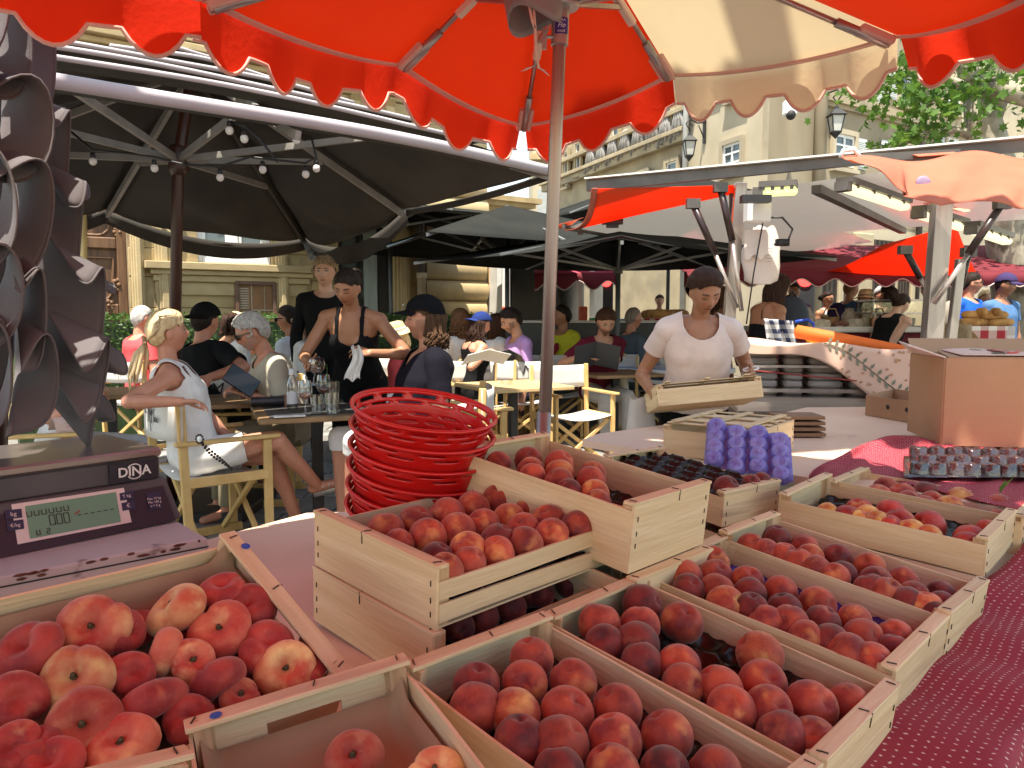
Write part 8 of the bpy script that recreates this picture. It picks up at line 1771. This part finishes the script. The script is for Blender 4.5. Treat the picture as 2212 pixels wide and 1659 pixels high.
def bottle(lab,c,h=.27,r=.033,m=None,label=True,cap=None):
 b_=thing('bottle',lab,'bottle',c); M=MB(); M.lathe([(.001,.003),(r,.003),(r,h*.60),(r*.8,h*.70),(.014,h*.80),(.013,h*.93),(.016,h*.94),(.016,h)],c,18); M.build('glass_body',m or m_btl,b_,True)
 if label:M=MB(); M.lathe([(r+.0012,h*.16),(r+.0012,h*.46)],c,18); M.build('label',m_lab,b_,True)
 M=MB(); M.lathe([(.0165,h*.86),(.0165,h*1.005),(.001,h*1.006)],c,12); M.build('cap',cap or m_corkb,b_,True); return b_
zt=.745
def tp(px,py,z=.746):return G(px,py,z)
bottle('clear bottle with a white label standing on the table beside the blonde woman',tp(632,886),.24,.030,m_gl,True,m_lab)
wineglass('wine glass with rose wine on the table, left of the tumblers',tp(660,895),.19,.042,m_rose); wineglass('second wine glass of rose wine behind the tumblers',tp(700,882),.20,.044,m_rose)
wineglass('wine glass tipped in the right hand of the waitress over the table',W(676,830,4.50),.16,.052,m_rose,V((.25,-.2,1)).normalized())
tumbler('left water tumbler on the table by the folded napkin',tp(685,893),.105,.037,.45); tumbler('right water tumbler on the table by the red baskets',tp(717,893),.115,.040,.42); tumbler('tall empty tumbler behind the two water tumblers',tp(722,878),.15,.036,.2)
M=MB(); c=tp(625,900); u=V((.93,.37,0)); M.box(c+V((0,0,.004)),(.17,.07,.008),Mx.Rotation(D2R(22),3,'Z')); nb=M.build('folded_napkin',c_wht,None,bevel=.003); tag(nb,'folded white napkin lying on the table edge near the blonde woman','napkin'); M=MB(); M.bar(c+V((-.06,-.005,.010)),c+V((.07,.03,.010)),.010,.003); M.build('cutlery',m_alu,nb)
M=MB(); c=tp(578,878); M.tube([c+V((-.09,-.03,.03)),c+V((.09,.04,.03))],.030,14); tag(M.build('glasses_case',pm('case_black',(.02,.02,.024),(.03,.03,.035),rough=.3),None,True,auto=40),'black rounded spectacle case lying on the table','case')
cu=G(428,848,.746); cup_=thing('coffee_cup','white coffee cup on a saucer behind the blonde woman','cup',cu); M=MB(); M.lathe([(.001,.004),(.07,.010),(.072,.014),(.02,.010)],cu,20); M.build('saucer',m_white,cup_,True); M=MB(); M.lathe([(.02,.012),(.036,.035),(.04,.072),(.037,.072),(.02,.018)],cu,20); M.tube([cu+V((.038,0,.06)),cu+V((.058,0,.055)),cu+V((.055,0,.032)),cu+V((.034,0,.028))],.005,6); M.build('cup_body',m_white,cup_,True)
ash=T5+V((-.05,-.06,.742-T5.z)); ash.z=.742; M=MB(); M.lathe([(.001,.004),(.045,.004),(.052,.035),(.046,.035),(.038,.012),(.001,.012)],ash,18); tag(M.build('ashtray',m_gl,None,True,auto=40),'round glass ashtray on the empty beech table','ashtray')
BT=('green wine bottle on the crowded table, at the back left','clear water bottle on the crowded table, in the middle','small dark oil bottle on the crowded table','vinegar bottle right of the oil bottle on the crowded table')
for k,(px,py,h,m_)in enumerate(((197,780,.30,m_btl),(212,786,.28,m_gl),(248,786,.20,pm('oil_dark',(.03,.018,.008),(.04,.025,.01),rough=.1)),(262,785,.20,m_btl))):bottle(BT[k],G(px,py,.746),h,.034 if k<2 else.025,m_,k==0,m_iron)
wineglass('glass of red wine on the crowded table by the ruffles',G(232,788,.746),.20,.042,m_red); wineglass('empty wine glass at the near edge of the crowded table',G(222,800,.746),.18,.038); tumbler('tumbler right of the bottles on the crowded table',G(292,792,.746),.10,.036,.3); tumbler('tumbler at the right end of the crowded table',G(310,790,.746),.10,.036,.5)
wineglass('left wine glass between the dark bob and the grey polo',W(545,752,7.3)*1.0-V((0,0,.0)),.19,.042); wineglass('right wine glass between the dark bob and the grey polo',W(560,754,7.25),.19,.042); bottle('water carafe on the table of the two women by the hedge',W(532,758,7.35),.22,.04,m_gl,False)
M=MB(); c=W(1385,925,3.95); M.grid(lambda s,t:c+V((.085*math.cos(s*2*PI)*(1-.3*t),.05*math.sin(s*2*PI),-.10+.26*t+.01*math.sin(s*18)*t)),22,8,True); pb=M.build('plastic_bag',pm('bag_plastic',(.66,.62,.58),(.58,.54,.50),scale=8,rough=.4,bump=.3,trl=.2),None,True); tag(pb,'pale plastic bag hanging beside the market woman','bag'); M=MB(); M.grid(lambda s,t:c+V((-.08+.14*s,-.053-.004*math.sin(PI*s),-.075+.03*t)),8,1); M.build('blue_band',pm('band_blue',(.05,.30,.48),(.05,.27,.44)),pb,True)
M=MB(); c=W(1345,870,7.6); M.grid(lambda s,t:c+V((.10*math.cos(s*2*PI)*(1-.55*t),.05*math.sin(s*2*PI),-.22+.48*t)),18,8,True); tag(M.build('cloth_bag',pm('bag_cotton',(.62,.56,.44),(.54,.48,.37),bump=.2),None,True),'off white cotton bag hanging from the blue topped table','bag')
